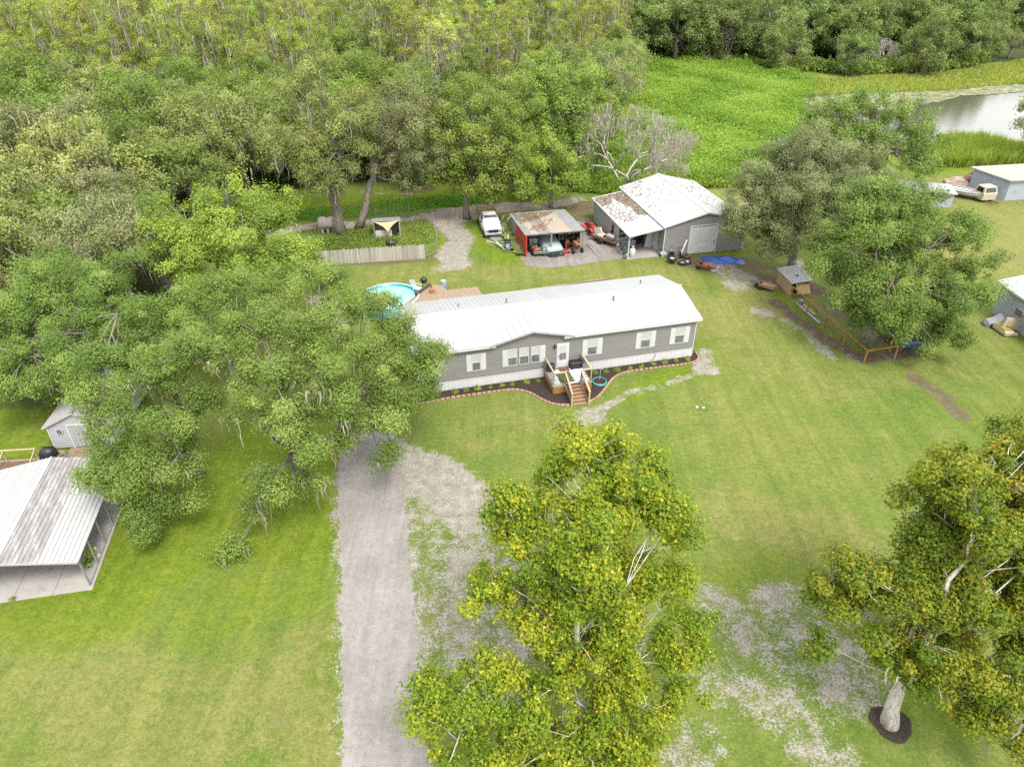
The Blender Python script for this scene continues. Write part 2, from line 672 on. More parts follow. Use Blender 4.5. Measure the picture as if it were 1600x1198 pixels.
def built_tree(name, label, base, blobs_px, rng, leaf, size, cl_r, cl_per, lv_per, trunk_r, fork_h, bark='oak', moss=0, moss_len=1.0,
               aspect=0.55, top=None, group=None, cat='tree', inner=0.45, shift=0.0, rscale=1.0, fork_xy=(0, 0), limb=1.0, vary=0.12, cvar=0.62, core=0, core_r=1.1):
    """a particular tree of the photograph: blobs_px = (px, py, distance, radius in photo px)"""
    b = Vector(base)
    blobs = []
    for px, py, Y, r in blobs_px:
        p, k = ap(px, py, Y)
        q = p - b
        blobs.append(((q.x, q.y, max(q.z, r * k * 0.5)), r * k * rscale))
    if top is not None:
        c0 = np.mean([c for c, r in blobs], 0)
        zt = max(c[2] for c, r in blobs)
        for f in (0.52, 0.64, 0.76, 0.88, 0.98)[:core]:
            j = rng.normal(size=2) * 0.35
            blobs.append(((c0[0] * 0.75 + j[0], c0[1] * 0.75 + j[1], zt * f), core_r))
    t = root(name, label, cat, b, 0, group)
    cm, CL = crown_mesh('crown', blobs, rng, leaf, size, cl_r, cl_per, lv_per, aspect, inner, 0.55, shift, vary, cvar)
    cen = np.mean([c for c, r in blobs], 0)
    fork = (fork_xy[0] + cen[0] * 0.18, fork_xy[1] + cen[1] * 0.18, fork_h)
    tp = None
    if top is not None:
        zt = max(c[2] for c, r in blobs)
        tp = (cen[0] * 0.8, cen[1] * 0.8, zt * top)
    link('trunk', trunk_mesh('trunk', trunk_r, fork, blobs, CL, rng, BARK[bark], True, None, tp, limb), t)
    link('crown', cm, t)
    if moss:
        allc = np.concatenate([cc for c, cc in CL])
        cz = np.concatenate([np.full(len(cc), c[2]) for c, cc in CL])
        low = allc[allc[:, 2] < cz + 0.25]
        pick = low[rng.random(len(low)) < moss]
        if len(pick):
            o = link('spanish_moss', moss_mesh('spanish_moss', pick, rng, moss_len, 0.12, 7), t)
            o['kind'] = 'stuff'
    return t


# ------------------------------------------------------------------ tree kinds for the woods (each kind a few variants, meshes shared)
def dome(rng, n, rx, rz, h, br=(1.2, 2.1)):
    out = []
    for i in range(n):
        a = i * 2.4 + rng.uniform(-.4, .4)
        rr = rx * math.sqrt((i + 0.6) / n)
        z = h + rz * (1 - (rr / rx) ** 2) * rng.uniform(0.55, 1.0) - rng.uniform(0, 1.2)
        out.append(((rr * math.cos(a), rr * math.sin(a), z), rng.uniform(*br)))
    for i in range(n // 3):
        a = rng.uniform(0, 2 * PI)
        out.append(((rx * .8 * math.cos(a), rx * .8 * math.sin(a), h - rng.uniform(0.8, 2.4)), rng.uniform(1.0, 1.5)))
    return out


def variant(kind, seed):
    rng = np.random.default_rng(seed)
    if kind == 'oak':
        bl = dome(rng, 14, 4.2, 4.2, 6.2)
        me = crown_mesh('crown', bl, rng, 'oak', 0.115, 0.85, 2.6, 150)
        tr, fork, mo = 0.34, (0, 0, 3.4), (0.25, 0.9)
    elif kind == 'olive':
        bl = dome(rng, 15, 4.6, 4.0, 6.0)
        me = crown_mesh('crown', bl, rng, 'olive', 0.11, 0.80, 2.5, 150)
        tr, fork, mo = 0.36, (0, 0, 3.2), (0.6, 1.5)
    elif kind == 'grey':
        bl = dome(rng, 14, 4.2, 4.0, 6.4)
        me = crown_mesh('crown', bl, rng, 'grey', 0.105, 0.80, 2.5, 150)
        tr, fork, mo = 0.34, (0, 0, 3.4), (0.7, 1.7)
    elif kind == 'bright':
        bl = dome(rng, 13, 3.6, 5.2, 6.0)
        me = crown_mesh('crown', bl, rng, 'bright', 0.13, 0.9, 2.6, 140)
        tr, fork, mo = 0.30, (0, 0, 3.6), (0.0, 0)
    elif kind == 'dark':
        bl = dome(rng, 15, 4.4, 6.5, 5.2, (1.4, 2.4))
        bl += [((rng.uniform(-3.5, 3.5), rng.uniform(-3.5, 3.5), rng.uniform(1.5, 4.5)), rng.uniform(1.2, 1.9)) for _ in range(7)]
        me = crown_mesh('crown', bl, rng, 'dark', 0.17, 1.1, 2.6, 130)
        tr, fork, mo = 0.36, (0, 0, 3.8), (0.04, 1.2)
    else:   # cypress: a bare pole with flat feathery tiers
        bl = []
        H = rng.uniform(12.5, 14.5)
        for i in range(15):
            z = H * (0.42 + 0.58 * i / 14)
            a = i * 2.4 + rng.uniform(-.5, .5)
            rr = rng.uniform(0.4, 2.3) * (1.15 - 0.5 * i / 14)
            bl.append(((rr * math.cos(a), rr * math.sin(a), z), rng.uniform(0.95, 1.55)))
        me = crown_mesh('crown', bl, rng, 'cyp', 0.12, 0.66, 2.0, 95, 0.45, 0.3, 0.42)
        tm = trunk_mesh('trunk', 0.2, (0, 0, H * 0.45), bl, me[1], rng, BARK['cyp'], False, None, (0.1, 0, H))
        allc = np.concatenate([cc for c, cc in me[1]])
        pick = allc[rng.random(len(allc)) < 0.33]
        return me[0], tm, moss_mesh('spanish_moss', pick, rng, 1.9, 0.15, 4)
    top = (0, 0, max(c[2] for c, r in bl) * 0.9) if kind in ('bright', 'dark') else None
    tm = trunk_mesh('trunk', tr, fork, bl, me[1], rng, BARK['oak'], False, None, top)
    mm = None
    if mo[0] > 0:
        allc = np.concatenate([cc for c, cc in me[1]])
        pick = allc[rng.random(len(allc)) < mo[0]]
        mm = moss_mesh('spanish_moss', pick, rng, mo[1], 0.11, 4)
    return me[0], tm, mm


VAR = {k: [variant(k, 100 * i + s) for s in range(n)] for i, (k, n) in enumerate((('oak', 3), ('olive', 4), ('grey', 3), ('bright', 3), ('dark', 4), ('cypress', 4)))}


def wood_tree(kind, x, y, rng, label, group, s=1.0, name=None, z=0.0):
    cm, tm, mm = VAR[kind][rng.integers(len(VAR[kind]))]
    nm = name or {'oak': 'oak_tree', 'olive': 'mossy_oak_tree', 'grey': 'grey_oak_tree', 'bright': 'broadleaf_tree', 'dark': 'dark_oak_tree', 'cypress': 'cypress_tree'}[kind]
    t = root(nm, label, 'tree', (x, y, z), rng.uniform(0, 2 * PI), group)
    sc = s * rng.uniform(0.88, 1.14)
    t.scale = (sc * rng.uniform(0.92, 1.1), sc * rng.uniform(0.92, 1.1), sc)
    link('trunk', tm, t)
    link('crown', cm, t)
    if mm is not None:
        o = link('spanish_moss', mm, t)
        o['kind'] = 'stuff'
    return t
# ------------------------------------------------------------------ ground: one sheet, finer near the house, with worn, sandy and lush areas
def seg_dist(X, Y, pts):
    d = np.full(X.shape, 1e9, np.float32)
    if len(pts) == 1:
        return np.hypot(X - pts[0][0], Y - pts[0][1])
    for (x0, y0), (x1, y1) in zip(pts[:-1], pts[1:]):
        vx, vy = x1 - x0, y1 - y0
        L = vx * vx + vy * vy + 1e-9
        t = np.clip(((X - x0) * vx + (Y - y0) * vy) / L, 0, 1)
        d = np.minimum(d, np.hypot(X - x0 - t * vx, Y - y0 - t * vy))
    return d


def px_path(*pts, z=0.0):
    return [tuple(gp(x, y, z)[:2]) for x, y in pts]


xs = np.concatenate([[-1500, -800, -400, -220, -140, -100], np.arange(-80, -46, 1.6), np.arange(-46, 46, 0.5), np.arange(46, 100, 1.4), [100, 140, 220, 400, 800, 1500]])
ys = np.concatenate([[-400, -120, -40, -10, 4], np.arange(10, 100, 0.5), np.arange(100, 200, 2.5), [200, 260, 400, 800, 1500, 2500]])
GX, GY = np.meshgrid(xs, ys)
gr = {k: np.zeros(GX.shape, np.float32) for k in ('sand', 'lush', 'dry', 'dirt', 'floor')}


def stroke(kind, pts, r, s=1.0, soft=0.8):
    d = seg_dist(GX, GY, pts)
    f = np.clip(1 - (d - r * (1 - soft * 0.5)) / (r * soft + 1e-6), 0, 1)
    gr[kind][:] = np.maximum(gr[kind], s * f)


# pale bare sand
stroke('sand', px_path((668, 745), (720, 775), (745, 800)), 2.0, 1.0)
stroke('sand', px_path((660, 800), (675, 900), (685, 1010)), 1.0, 0.62)
stroke('sand', px_path((730, 850), (740, 920), (745, 1030), (760, 1080)), 1.7, 0.72)
stroke('sand', px_path((640, 720), (690, 735)), 1.4, 1.0)
stroke('sand', px_path((800, 900), (830, 1000)), 1.4, 0.8)
stroke('sand', px_path((1120, 950), (1190, 1000), (1280, 1030), (1330, 1080)), 1.6, 0.66)
stroke('sand', px_path((1130, 1070), (1210, 1100), (1300, 1190)), 1.4, 0.62)
stroke('sand', px_path((1220, 940), (1260, 980), (1330, 1040)), 1.5, 0.66)
stroke('sand', px_path((1500, 900), (1620, 950)), 1.3, 0.7)
stroke('sand', px_path((1100, 1160), (1050, 1198)), 1.2, 0.6)
stroke('sand', px_path((905, 645), (945, 636), (985, 612), (1040, 602), (1095, 578)), 0.42, 0.7)
stroke('sand', px_path((880, 662), (930, 655)), 0.9, 0.7)
stroke('sand', px_path((1095, 565), (1108, 578)), 0.75, 1.0)
stroke('sand', px_path((1100, 548), (1106, 556)), 0.5, 0.9)
stroke('sand', px_path((700, 350), (720, 372), (705, 400), (715, 412)), 1.5, 1.0)
stroke('sand', px_path((692, 345), (700, 330)), 1.5, 0.8)
stroke('sand', px_path((690, 420), (720, 415)), 1.0, 0.6)
stroke('sand', px_path((495, 468), (520, 490), (535, 505)), 0.9, 0.85)
stroke('sand', px_path((560, 640), (550, 660)), 0.9, 0.7)
stroke('sand', px_path((1120, 418), (1160, 432), (1150, 445)), 1.4, 0.75)
stroke('sand', px_path((1180, 486), (1200, 490)), 0.7, 0.9)
stroke('sand', px_path((1225, 498), (1262, 522)), 0.5, 0.7)
stroke('sand', px_path((1268, 530), (1300, 556)), 0.6, 0.7)
stroke('sand', px_path((1310, 540), (1345, 565)), 0.4, 0.5)
stroke('sand', px_path((1240, 415), (1250, 408)), 0.8, 0.7)
stroke('sand', px_path((640, 302), (560, 300)), 0.8, 0.5)
stroke('sand', px_path((1140, 322), (1160, 318)), 1.0, 0.5)
stroke('sand', px_path((860, 322), (905, 310)), 1.3, 0.5)
stroke('sand', px_path((630, 765), (634, 900), (655, 1010)), 0.45, 0.75)
# brown earth and leaf litter
stroke('dirt', px_path((1080, 408), (1130, 408), (1170, 412)), 1.6, 0.8)
stroke('dirt', px_path((1140, 425), (1180, 440), (1200, 425)), 2.0, 0.75)
stroke('dirt', px_path((1430, 590), (1475, 620), (1500, 650)), 0.8, 0.75)
stroke('dirt', px_path((1210, 472), (1290, 530), (1350, 562), (1430, 548)), 0.75, 1.0)
stroke('dirt', px_path((1255, 445), (1280, 455)), 1.2, 1.0)
stroke('dirt', px_path((1310, 480), (1370, 520), (1420, 520)), 1.9, 0.8)
stroke('dirt', px_path((905, 350), (915, 320)), 1.8, 0.8)
stroke('dirt', px_path((950, 392), (975, 402)), 0.6, 1.0)
stroke('dirt', px_path((525, 730), (530, 830), (532, 1000)), 0.28, 0.7)
stroke('dirt', px_path((500, 412), (580, 412), (672, 406), (688, 400)), 0.7, 0.7)
stroke('dirt', px_path((630, 300), (670, 296)), 1.0, 0.9)
stroke('dirt', px_path((700, 372), (715, 385)), 0.6, 0.8)
stroke('dirt', px_path((1590, 405), (1560, 395)), 1.6, 0.5)
stroke('dirt', px_path((940, 648), (955, 655)), 0.3, 0.8)
stroke('dirt', px_path((770, 480), (950, 440)), 0.5, 0.8)
stroke('dirt', px_path((372, 880), (362, 960), (356, 1080)), 0.10, 0.62)
stroke('dirt', px_path((430, 1100), (450, 1140)), 0.5, 0.5)
stroke('dirt', px_path((300, 930), (290, 990)), 0.15, 0.5)
for ed in (px_path((529, 740), (528, 800), (535, 1000), (538, 1198)), px_path((626, 690), (632, 760), (643, 900), (656, 1050), (669, 1198))):
    stroke('sand', ed, 0.42, 0.72, 1.2)
# lush, unmown or shaded grass
stroke('lush', px_path((150, 900), (330, 780), (480, 800), (420, 720)), 4.5, 1.0)
stroke('lush', px_path((330, 950), (500, 900)), 2.5, 0.6)
stroke('lush', px_path((30, 640), (60, 690), (30, 720)), 3.2, 1.0)
stroke('lush', px_path((210, 600), (225, 580)), 2.5, 1.0)
stroke('lush', px_path((970, 622), (1030, 592), (1080, 578)), 0.8, 1.0)
stroke('lush', px_path((480, 325), (560, 322), (700, 309), (760, 307)), 3.6, 1.3)
stroke('lush', px_path((500, 385), (560, 380), (660, 370), (672, 380)), 1.8, 1.0)
stroke('lush', px_path((755, 345), (740, 370), (790, 405)), 1.6, 0.8)
stroke('lush', px_path((1215, 465), (1260, 500), (1330, 550)), 0.9, 0.9)
stroke('lush', px_path((1100, 545), (1130, 590)), 1.5, 0.4)
stroke('lush', px_path((1135, 395), (1165, 392)), 0.8, 0.9)
stroke('lush', px_path((1440, 260), (1600, 250)), 3.5, 0.9)
stroke('lush', px_path((1590, 280), (1640, 285)), 3, 0.9)
stroke('lush', px_path((500, 430), (480, 450)), 1.5, 0.7)
stroke('lush', px_path((1380, 1060), (1500, 1110)), 1.6, 0.7)
stroke('lush', px_path((1080, 930), (1230, 880)), 1.4, 0.5)
stroke('lush', px_path((1000, 190), (1150, 200)), 16.0, 0.8)
# sun-dried, yellower turf
stroke('dry', px_path((100, 1000), (200, 1150), (420, 1100)), 2.6, 0.75)
stroke('dry', px_path((480, 1000), (500, 1180)), 1.0, 0.7)
stroke('dry', px_path((1130, 800), (1330, 850)), 2.2, 0.75)
stroke('dry', px_path((1050, 470), (1130, 500), (1180, 470)), 3.2, 0.9)
stroke('dry', px_path((600, 430), (900, 420), (1060, 430)), 2.2, 0.65)
stroke('dry', px_path((720, 690), (830, 650)), 1.6, 0.5)
stroke('dry', px_path((1150, 560), (1300, 600), (1480, 560)), 3.0, 0.5)
stroke('dry', px_path((1520, 300), (1600, 370), (1560, 400)), 6.0, 0.9)
stroke('dry', px_path((1060, 620), (1250, 720)), 3.0, 0.3)
stroke('dry', px_path((1180, 130), (1420, 120), (1600, 100)), 6.0, 0.9)
stroke('dry', px_path((1450, 262), (1600, 268)), 2.6, 0.9)
stroke('dry', px_path((1150, 300), (1190, 320)), 3.0, 0.9)
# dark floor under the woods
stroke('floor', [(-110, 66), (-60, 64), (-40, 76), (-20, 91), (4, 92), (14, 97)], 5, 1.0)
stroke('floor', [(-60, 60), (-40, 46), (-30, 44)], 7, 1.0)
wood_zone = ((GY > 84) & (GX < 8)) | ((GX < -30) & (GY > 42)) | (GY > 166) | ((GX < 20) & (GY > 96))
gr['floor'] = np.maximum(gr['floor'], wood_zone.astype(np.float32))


def ground_mat():
    m, nt, N, L, out = _mat('lawn')
    pos = texco(nt)
    big = noise(nt, 0.09, 5, 0.6, pos)
    mid = noise(nt, 0.55, 6, 0.65, pos)
    mid2 = noise(nt, 1.7, 5, 0.7, pos, 0.3)
    fine = noise(nt, 9.0, 5, 0.75, pos)
    vfine = noise(nt, 34.0, 4, 0.8, pos)
    g1 = ramp(nt, mid, [(0.28, (0.115, 0.190, 0.026)), (0.5, (0.188, 0.250, 0.050)), (0.72, (0.285, 0.300, 0.092))])
    g2 = ramp(nt, big, [(0.3, (0.115, 0.215, 0.026)), (0.62, (0.245, 0.272, 0.070))])
    g = mixc(nt, 0.5, g1, g2)
    g = mixc(nt, smooth(nt, mid2, 0.55, 0.78), g, (0.28, 0.270, 0.095))
    jag = math_n(nt, 'ADD', math_n(nt, 'MULTIPLY', math_n(nt, 'SUBTRACT', mid, 0.5), 1.2), math_n(nt, 'MULTIPLY', math_n(nt, 'SUBTRACT', mid2, 0.5), 1.1))
    jag2 = math_n(nt, 'ADD', jag, math_n(nt, 'MULTIPLY', math_n(nt, 'SUBTRACT', fine, 0.5), 1.7))
    jag3 = math_n(nt, 'ADD', jag, math_n(nt, 'MULTIPLY', math_n(nt, 'SUBTRACT', fine, 0.5), 0.9))

    def mask(a, lo, hi, j=jag):
        return smooth(nt, math_n(nt, 'ADD', attr(nt, a), j), lo, hi)
    dryc = ramp(nt, mid2, [(0.3, (0.235, 0.255, 0.066)), (0.7, (0.34, 0.315, 0.120))])
    g = mixc(nt, math_n(nt, 'MULTIPLY', mask('dry', 0.15, 0.95, jag3), 0.7), g, dryc)
    lushc = ramp(nt, mid2, [(0.3, (0.130, 0.220, 0.010)), (0.7, (0.235, 0.305, 0.026))])
    g = mixc(nt, math_n(nt, 'MULTIPLY', mask('lush', 0.2, 0.85, jag3), 0.85), g, lushc)
    # thin, straw-coloured specks through all the turf
    g = mixc(nt, smooth(nt, math_n(nt, 'ADD', fine, math_n(nt, 'MULTIPLY', mid2, 0.35)), 0.72, 0.9), g, (0.30, 0.27, 0.12))
    g = mixc(nt, 0.75, g, ramp(nt, vfine, [(0.25, (0.38, 0.43, 0.36)), (0.5, (1, 1, 1)), (0.75, (1.6, 1.5, 1.4))]), 'MULTIPLY')
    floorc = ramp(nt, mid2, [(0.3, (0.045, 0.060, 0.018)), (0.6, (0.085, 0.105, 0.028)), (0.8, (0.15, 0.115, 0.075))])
    tex = math_n(nt, 'ADD', math_n(nt, 'MULTIPLY', noise(nt, 3.6, 4, 0.75, pos), 0.5), math_n(nt, 'MULTIPLY', fine, 0.5))
    g = mixc(nt, 0.85, g, ramp(nt, tex, [(0.36, (0.55, 0.62, 0.50)), (0.5, (1, 1, 1)), (0.64, (1.42, 1.34, 1.25))]), 'MULTIPLY')
    lane = noise(nt, 1.0, 3, 0.6, scaled(nt, pos, (1.25, 0.07, 1)), 0.15)
    g = mixc(nt, 0.9, g, ramp(nt, lane, [(0.36, (0.86, 0.90, 0.84)), (0.5, (1, 1, 1)), (0.64, (1.10, 1.08, 1.06))]), 'MULTIPLY')
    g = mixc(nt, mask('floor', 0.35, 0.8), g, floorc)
    dirtc = ramp(nt, mid2, [(0.3, (0.115, 0.078, 0.052)), (0.55, (0.205, 0.150, 0.105)), (0.75, (0.30, 0.245, 0.190))])
    g = mixc(nt, mask('dirt', 0.45, 0.85, jag2), g, dirtc)
    sandc = ramp(nt, math_n(nt, 'ADD', math_n(nt, 'MULTIPLY', fine, 0.6), math_n(nt, 'MULTIPLY', mid2, 0.4)), [(0.36, (0.25, 0.205, 0.150)), (0.5, (0.40, 0.36, 0.32)), (0.62, (0.58, 0.55, 0.52))])
    g = mixc(nt, math_n(nt, 'MULTIPLY', mask('sand', 0.42, 0.85, jag2), 0.93), g, sandc)
    h = math_n(nt, 'ADD', math_n(nt, 'MULTIPLY', vfine, 0.6), fine)
    g = mixc(nt, 1.0, g, (ALB, ALB, ALB), 'MULTIPLY')
    finish(m, nt, out, g, 0.95, 0, bump(nt, h, 0.65, 0.09), 0.12)
    return m


nx, ny = len(xs), len(ys)
GZ = np.zeros(GX.shape)
idx = np.arange(nx * ny).reshape(ny, nx)
Fg = np.stack([idx[:-1, :-1], idx[:-1, 1:], idx[1:, 1:], idx[1:, :-1]], -1).reshape(-1, 4)
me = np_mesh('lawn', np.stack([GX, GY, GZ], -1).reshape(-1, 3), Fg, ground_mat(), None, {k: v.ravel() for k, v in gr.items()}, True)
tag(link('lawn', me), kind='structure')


# ------------------------------------------------------------------ sheets that lie on the ground
def ragged(pts, rng, step=0.16, amp=0.03):
    """closed outline with a crumbly edge"""
    out = []
    n = len(pts)
    w = 0.0
    for i in range(n):
        a, b = Vector(pts[i]).to_2d(), Vector(pts[(i + 1) % n]).to_2d()
        L = (b - a).length
        nr = Vector((-(b - a).y, (b - a).x)).normalized()
        k = max(1, int(L / step))
        for j in range(k):
            w = 0.7 * w + rng.normal() * amp
            p = a + (b - a) * (j / k) + nr * w
            out.append((p.x, p.y))
    return out


def sheet(name, pts, z, mat, kind='structure'):
    import bmesh
    bm = bmesh.new()
    f = bm.faces.new([bm.verts.new((x, y, z)) for x, y in pts])
    f.normal_update()
    if f.normal.z < 0:
        f.normal_flip()
    bmesh.ops.triangulate(bm, faces=[f], ngon_method='EAR_CLIP')
    bm.normal_update()
    for f in bm.faces:
        if f.normal.z < 0:
            f.normal_flip()
    me = bpy.data.meshes.new(name)
    bm.to_mesh(me)
    bm.free()
    me.materials.append(mat)
    return tag(link(name, me), kind=kind)


def gravel_mat(name, c1, c2, c3, track=True):
    m, nt, N, L, out = _mat(name)
    pos = texco(nt)
    f = noise(nt, 16, 5, 0.8, pos)
    vf = noise(nt, 55, 3, 0.8, pos)
    ln = noise(nt, 1.0, 5, 0.65, scaled(nt, pos, (2.6, 0.22, 1)), 0.25)
    big = noise(nt, 0.5, 5, 0.6, pos)
    c = ramp(nt, math_n(nt, 'ADD', math_n(nt, 'MULTIPLY', ln, 0.5), math_n(nt, 'MULTIPLY', big, 0.5)), [(0.36, c1), (0.5, c2), (0.64, c3)])
    c = mixc(nt, 0.8, c, ramp(nt, f, [(0.25, (0.62, 0.60, 0.58)), (0.5, (1, 1, 1)), (0.75, (1.25, 1.25, 1.25))]), 'MULTIPLY')
    c = mixc(nt, 0.6, c, ramp(nt, vf, [(0.3, (0.6, 0.6, 0.6)), (0.55, (1, 1, 1)), (0.75, (1.4, 1.4, 1.4))]), 'MULTIPLY')
    c = mixc(nt, 0.8, c, ramp(nt, noise(nt, 3.4, 6, 0.72, pos), [(0.35, (0.90, 0.88, 0.86)), (0.5, (1.06, 1.06, 1.06)), (0.65, (1.2, 1.2, 1.2))]), 'MULTIPLY')
    lit = smooth(nt, noise(nt, 2.3, 6, 0.75, pos), 0.62, 0.76)
    c = mixc(nt, math_n(nt, 'MULTIPLY', lit, 0.5), c, (0.20, 0.145, 0.10))
    c = mixc(nt, 1.0, c, (ALB, ALB, ALB), 'MULTIPLY')
    finish(m, nt, out, c, 0.95, 0, bump(nt, math_n(nt, 'ADD', f, math_n(nt, 'MULTIPLY', vf, 0.5)), 0.6, 0.05), 0.15)
    return m


rg = np.random.default_rng(5)
GRAVEL = gravel_mat('driveway_gravel', (0.312, 0.288, 0.270), (0.370, 0.345, 0.328), (0.44, 0.415, 0.398))
GRAVEL2 = gravel_mat('pad_gravel', (0.25, 0.222, 0.210), (0.31, 0.28, 0.265), (0.39, 0.355, 0.34))
TRACKM = gravel_mat('track_sand', (0.285, 0.225, 0.180), (0.40, 0.345, 0.30), (0.52, 0.475, 0.435))
sheet('driveway', ragged(px_path((548, 640), (600, 645), (625, 690), (631, 760), (642, 900), (655, 1050), (668, 1198)) + [(-5.2, 10), (-8.0, 10)] + px_path((537, 1198), (535, 1000), (528, 800), (530, 720)), rg, 0.09, 0.045), 0.006, GRAVEL)
sheet('gravel_pad', ragged(px_path((812, 402), (822, 414), (850, 419), (905, 414), (972, 404), (978, 398), (955, 375), (930, 352), (905, 346), (840, 340), (800, 350)), rg, 0.2, 0.05), 0.006, GRAVEL2)
sheet('dirt_track', ragged(px_path((380, 368), (470, 350), (560, 345), (640, 339), (690, 328), (760, 318), (860, 316), (900, 308), (905, 316), (860, 328), (770, 332), (735, 345), (690, 350), (640, 347), (560, 355), (470, 360), (380, 380)), rg, 0.3, 0.10), 0.006, TRACKM)


def mulch_mat():
    m, nt, N, L, out = _mat('mulch')
    v = nt.nodes.new('ShaderNodeTexVoronoi')
    v.inputs['Scale'].default_value = 18
    nt.links.new(texco(nt), v.inputs['Vector'])
    c = ramp(nt, v.outputs['Distance'], [(0.1, (0.012, 0.009, 0.008)), (0.6, (0.045, 0.034, 0.028))])
    c2 = mixc(nt, smooth(nt, noise(nt, 3, 5, 0.7, texco(nt)), 0.6, 0.75), c, (0.055, 0.038, 0.028))
    finish(m, nt, out, c2, 0.95, 0, bump(nt, v.outputs['Distance'], 0.8, 0.05), 0.15)
    return m


MULCH = mulch_mat()


def scatter_in(poly, n, rng):
    """n random points inside a polygon (x, y)"""
    P = np.array(poly)
    lo, hi = P.min(0), P.max(0)
    out = []
    while len(out) < n:
        q = rng.uniform(lo, hi, (n * 2, 2))
        ins = np.zeros(len(q), bool)
        j = len(P) - 1
        for i in range(len(P)):
            xi, yi, xj, yj = *P[i], *P[j]
            c = ((yi > q[:, 1]) != (yj > q[:, 1])) & (q[:, 0] < (xj - xi) * (q[:, 1] - yi) / (yj - yi + 1e-12) + xi)
            ins ^= c
            j = i
        out.extend(q[ins].tolist())
    return np.array(out[:n])


def weeds(name, label, poly, n, rng, leaf, hmax, size, tuft=8, aspect=0.5, group=None, cl=0.45):
    """knee- to waist-high leafy ground cover: tufts of leaves over an uneven top"""
    pts = scatter_in(poly, n, rng)
    hx = 0.5 + 0.5 * np.sin(pts[:, 0] * 0.9 + 1.7 * np.sin(pts[:, 1] * 0.5)) * np.sin(pts[:, 1] * 1.1 + pts[:, 0] * 0.3)
    h = hmax * (0.25 + 0.5 * hx + 0.45 * np.maximum(0, np.sin(pts[:, 0] * 0.41 + 1.3) * np.sin(pts[:, 1] * 0.29 + 0.6 * np.sin(pts[:, 0] * 0.2)))) * rng.uniform(0.5, 1.15, n)
    idx = np.repeat(np.arange(n), tuft)
    k = len(idx)
    off = rng.normal(size=(k, 3)) * cl * np.array([1, 1, 0.35])
    P = np.stack([pts[idx, 0], pts[idx, 1], h[idx] * rng.uniform(0.35, 1.0, k)], 1) + off
    P[:, 2] = np.maximum(P[:, 2], 0.03)
    N = unit(rng.normal(size=(k, 3)) * 0.7 + np.array([0, 0, 0.9]))
    V, F = leaf_quads(P, N, size * rng.uniform(0.6, 1.35, k), rng, aspect)
    ct = np.clip(0.5 + 0.34 * np.sin(pts[:, 0] * 0.33 + 2 * np.sin(pts[:, 1] * 0.17)) + 0.25 * rng.normal(size=n), 0, 1)
    t = np.clip(0.5 + 0.75 * (ct[idx] - 0.5) + 0.14 * rng.normal(size=k), 0, 1)
    o = link(name, np_mesh(name, V, F, LEAF[leaf], t))
    return tag(o, label, name.replace('_', ' '), group, 'stuff')


def blades(name, label, poly, n, rng, leaf, h, w=0.05, per=7):
    """upright grass or reed blades in tufts"""
    pts = scatter_in(poly, n, rng)
    k = n * per
    b = np.repeat(np.c_[pts, np.zeros(n)], per, 0) + rng.normal(size=(k, 3)) * np.array([0.14, 0.14, 0])
    hh = h * np.repeat(rng.uniform(0.55, 1.2, n), per) * rng.uniform(0.6, 1.1, k)
    a = rng.uniform(0, 2 * PI, k)
    s = np.stack([np.cos(a), np.sin(a), 0 * a], 1) * w
    lean = rng.normal(size=(k, 3)) * np.array([0.22, 0.22, 0]) * hh[:, None]
    V = np.stack([b - s, b + s, b + lean + np.stack([0 * hh, 0 * hh, hh], 1)], 1).reshape(-1, 3)
    F = np.arange(3 * k).reshape(k, 3)
    t = np.clip(np.repeat(rng.random(n), per) * 0.6 + 0.4 * rng.random(k), 0, 1)
    return tag(link(name, np_mesh(name, V, F, LEAF[leaf], t)), label, name.replace('_', ' '), None, 'stuff')


rg = np.random.default_rng(11)
weeds('marsh_weeds', 'tall bright green weeds filling the marshy clearing behind the workshop', px_path((985, 90), (1080, 92), (1190, 112), (1280, 128), (1250, 160), (1270, 215), (1200, 260), (1190, 280), (1100, 290), (1060, 285), (1000, 300), (930, 300), (960, 200)), 19000, rg, 'weed', 1.9, 0.17, 11, 0.55, None, 0.5)
weeds('track_weeds', 'strip of bright green weeds along the wood side of the dirt track', px_path((440, 330), (560, 320), (690, 306), (780, 304), (780, 318), (690, 324), (560, 340), (440, 348)), 3600, rg, 'weed', 0.12, 0.08, 7, 0.5, None, 0.25)
weeds('garden_weeds', 'green weeds growing inside the fenced garden around the hut', px_path((496, 378), (560, 358), (585, 352), (590, 372), (640, 365), (632, 348), (668, 345), (676, 378), (650, 385), (500, 400)), 2100, rg, 'bright', 0.42, 0.085, 8, 0.5, None, 0.25)
weeds('bank_weeds', 'green weeds in front of the wood behind the workshop', px_path((880, 300), (960, 296), (1080, 288), (1190, 276), (1195, 290), (1080, 296), (960, 304)), 1500, rg, 'weed', 0.8, 0.17, 7, 0.5, None, 0.3)
weeds('undergrowth', 'dark leafy undergrowth along the edge of the wood', px_path((430, 285), (560, 280), (700, 272), (800, 270), (890, 282), (930, 270), (920, 240), (800, 248), (560, 256), (430, 268)), 3400, rg, 'oak', 2.2, 0.22, 7, 0.55, None, 0.55)
weeds('lake_shrubs', 'low green scrub along the foot of the dark far wood', px_path((1000, 84), (1100, 92), (1200, 108), (1330, 118), (1480, 112), (1540, 100), (1540, 92), (1300, 106), (1200, 98), (1000, 72)), 2400, rg, 'bright', 2.2, 0.4, 7, 0.55, None, 0.7)
weeds('far_woods', 'far off woods closing the view beyond the swamp and the dark wood', [(-200, 190), (96, 202), (110, 250), (260, 250), (420, 480), (-420, 480)], 15000, rg, 'oak', 14, 1.1, 6, 0.55, None, 1.6)
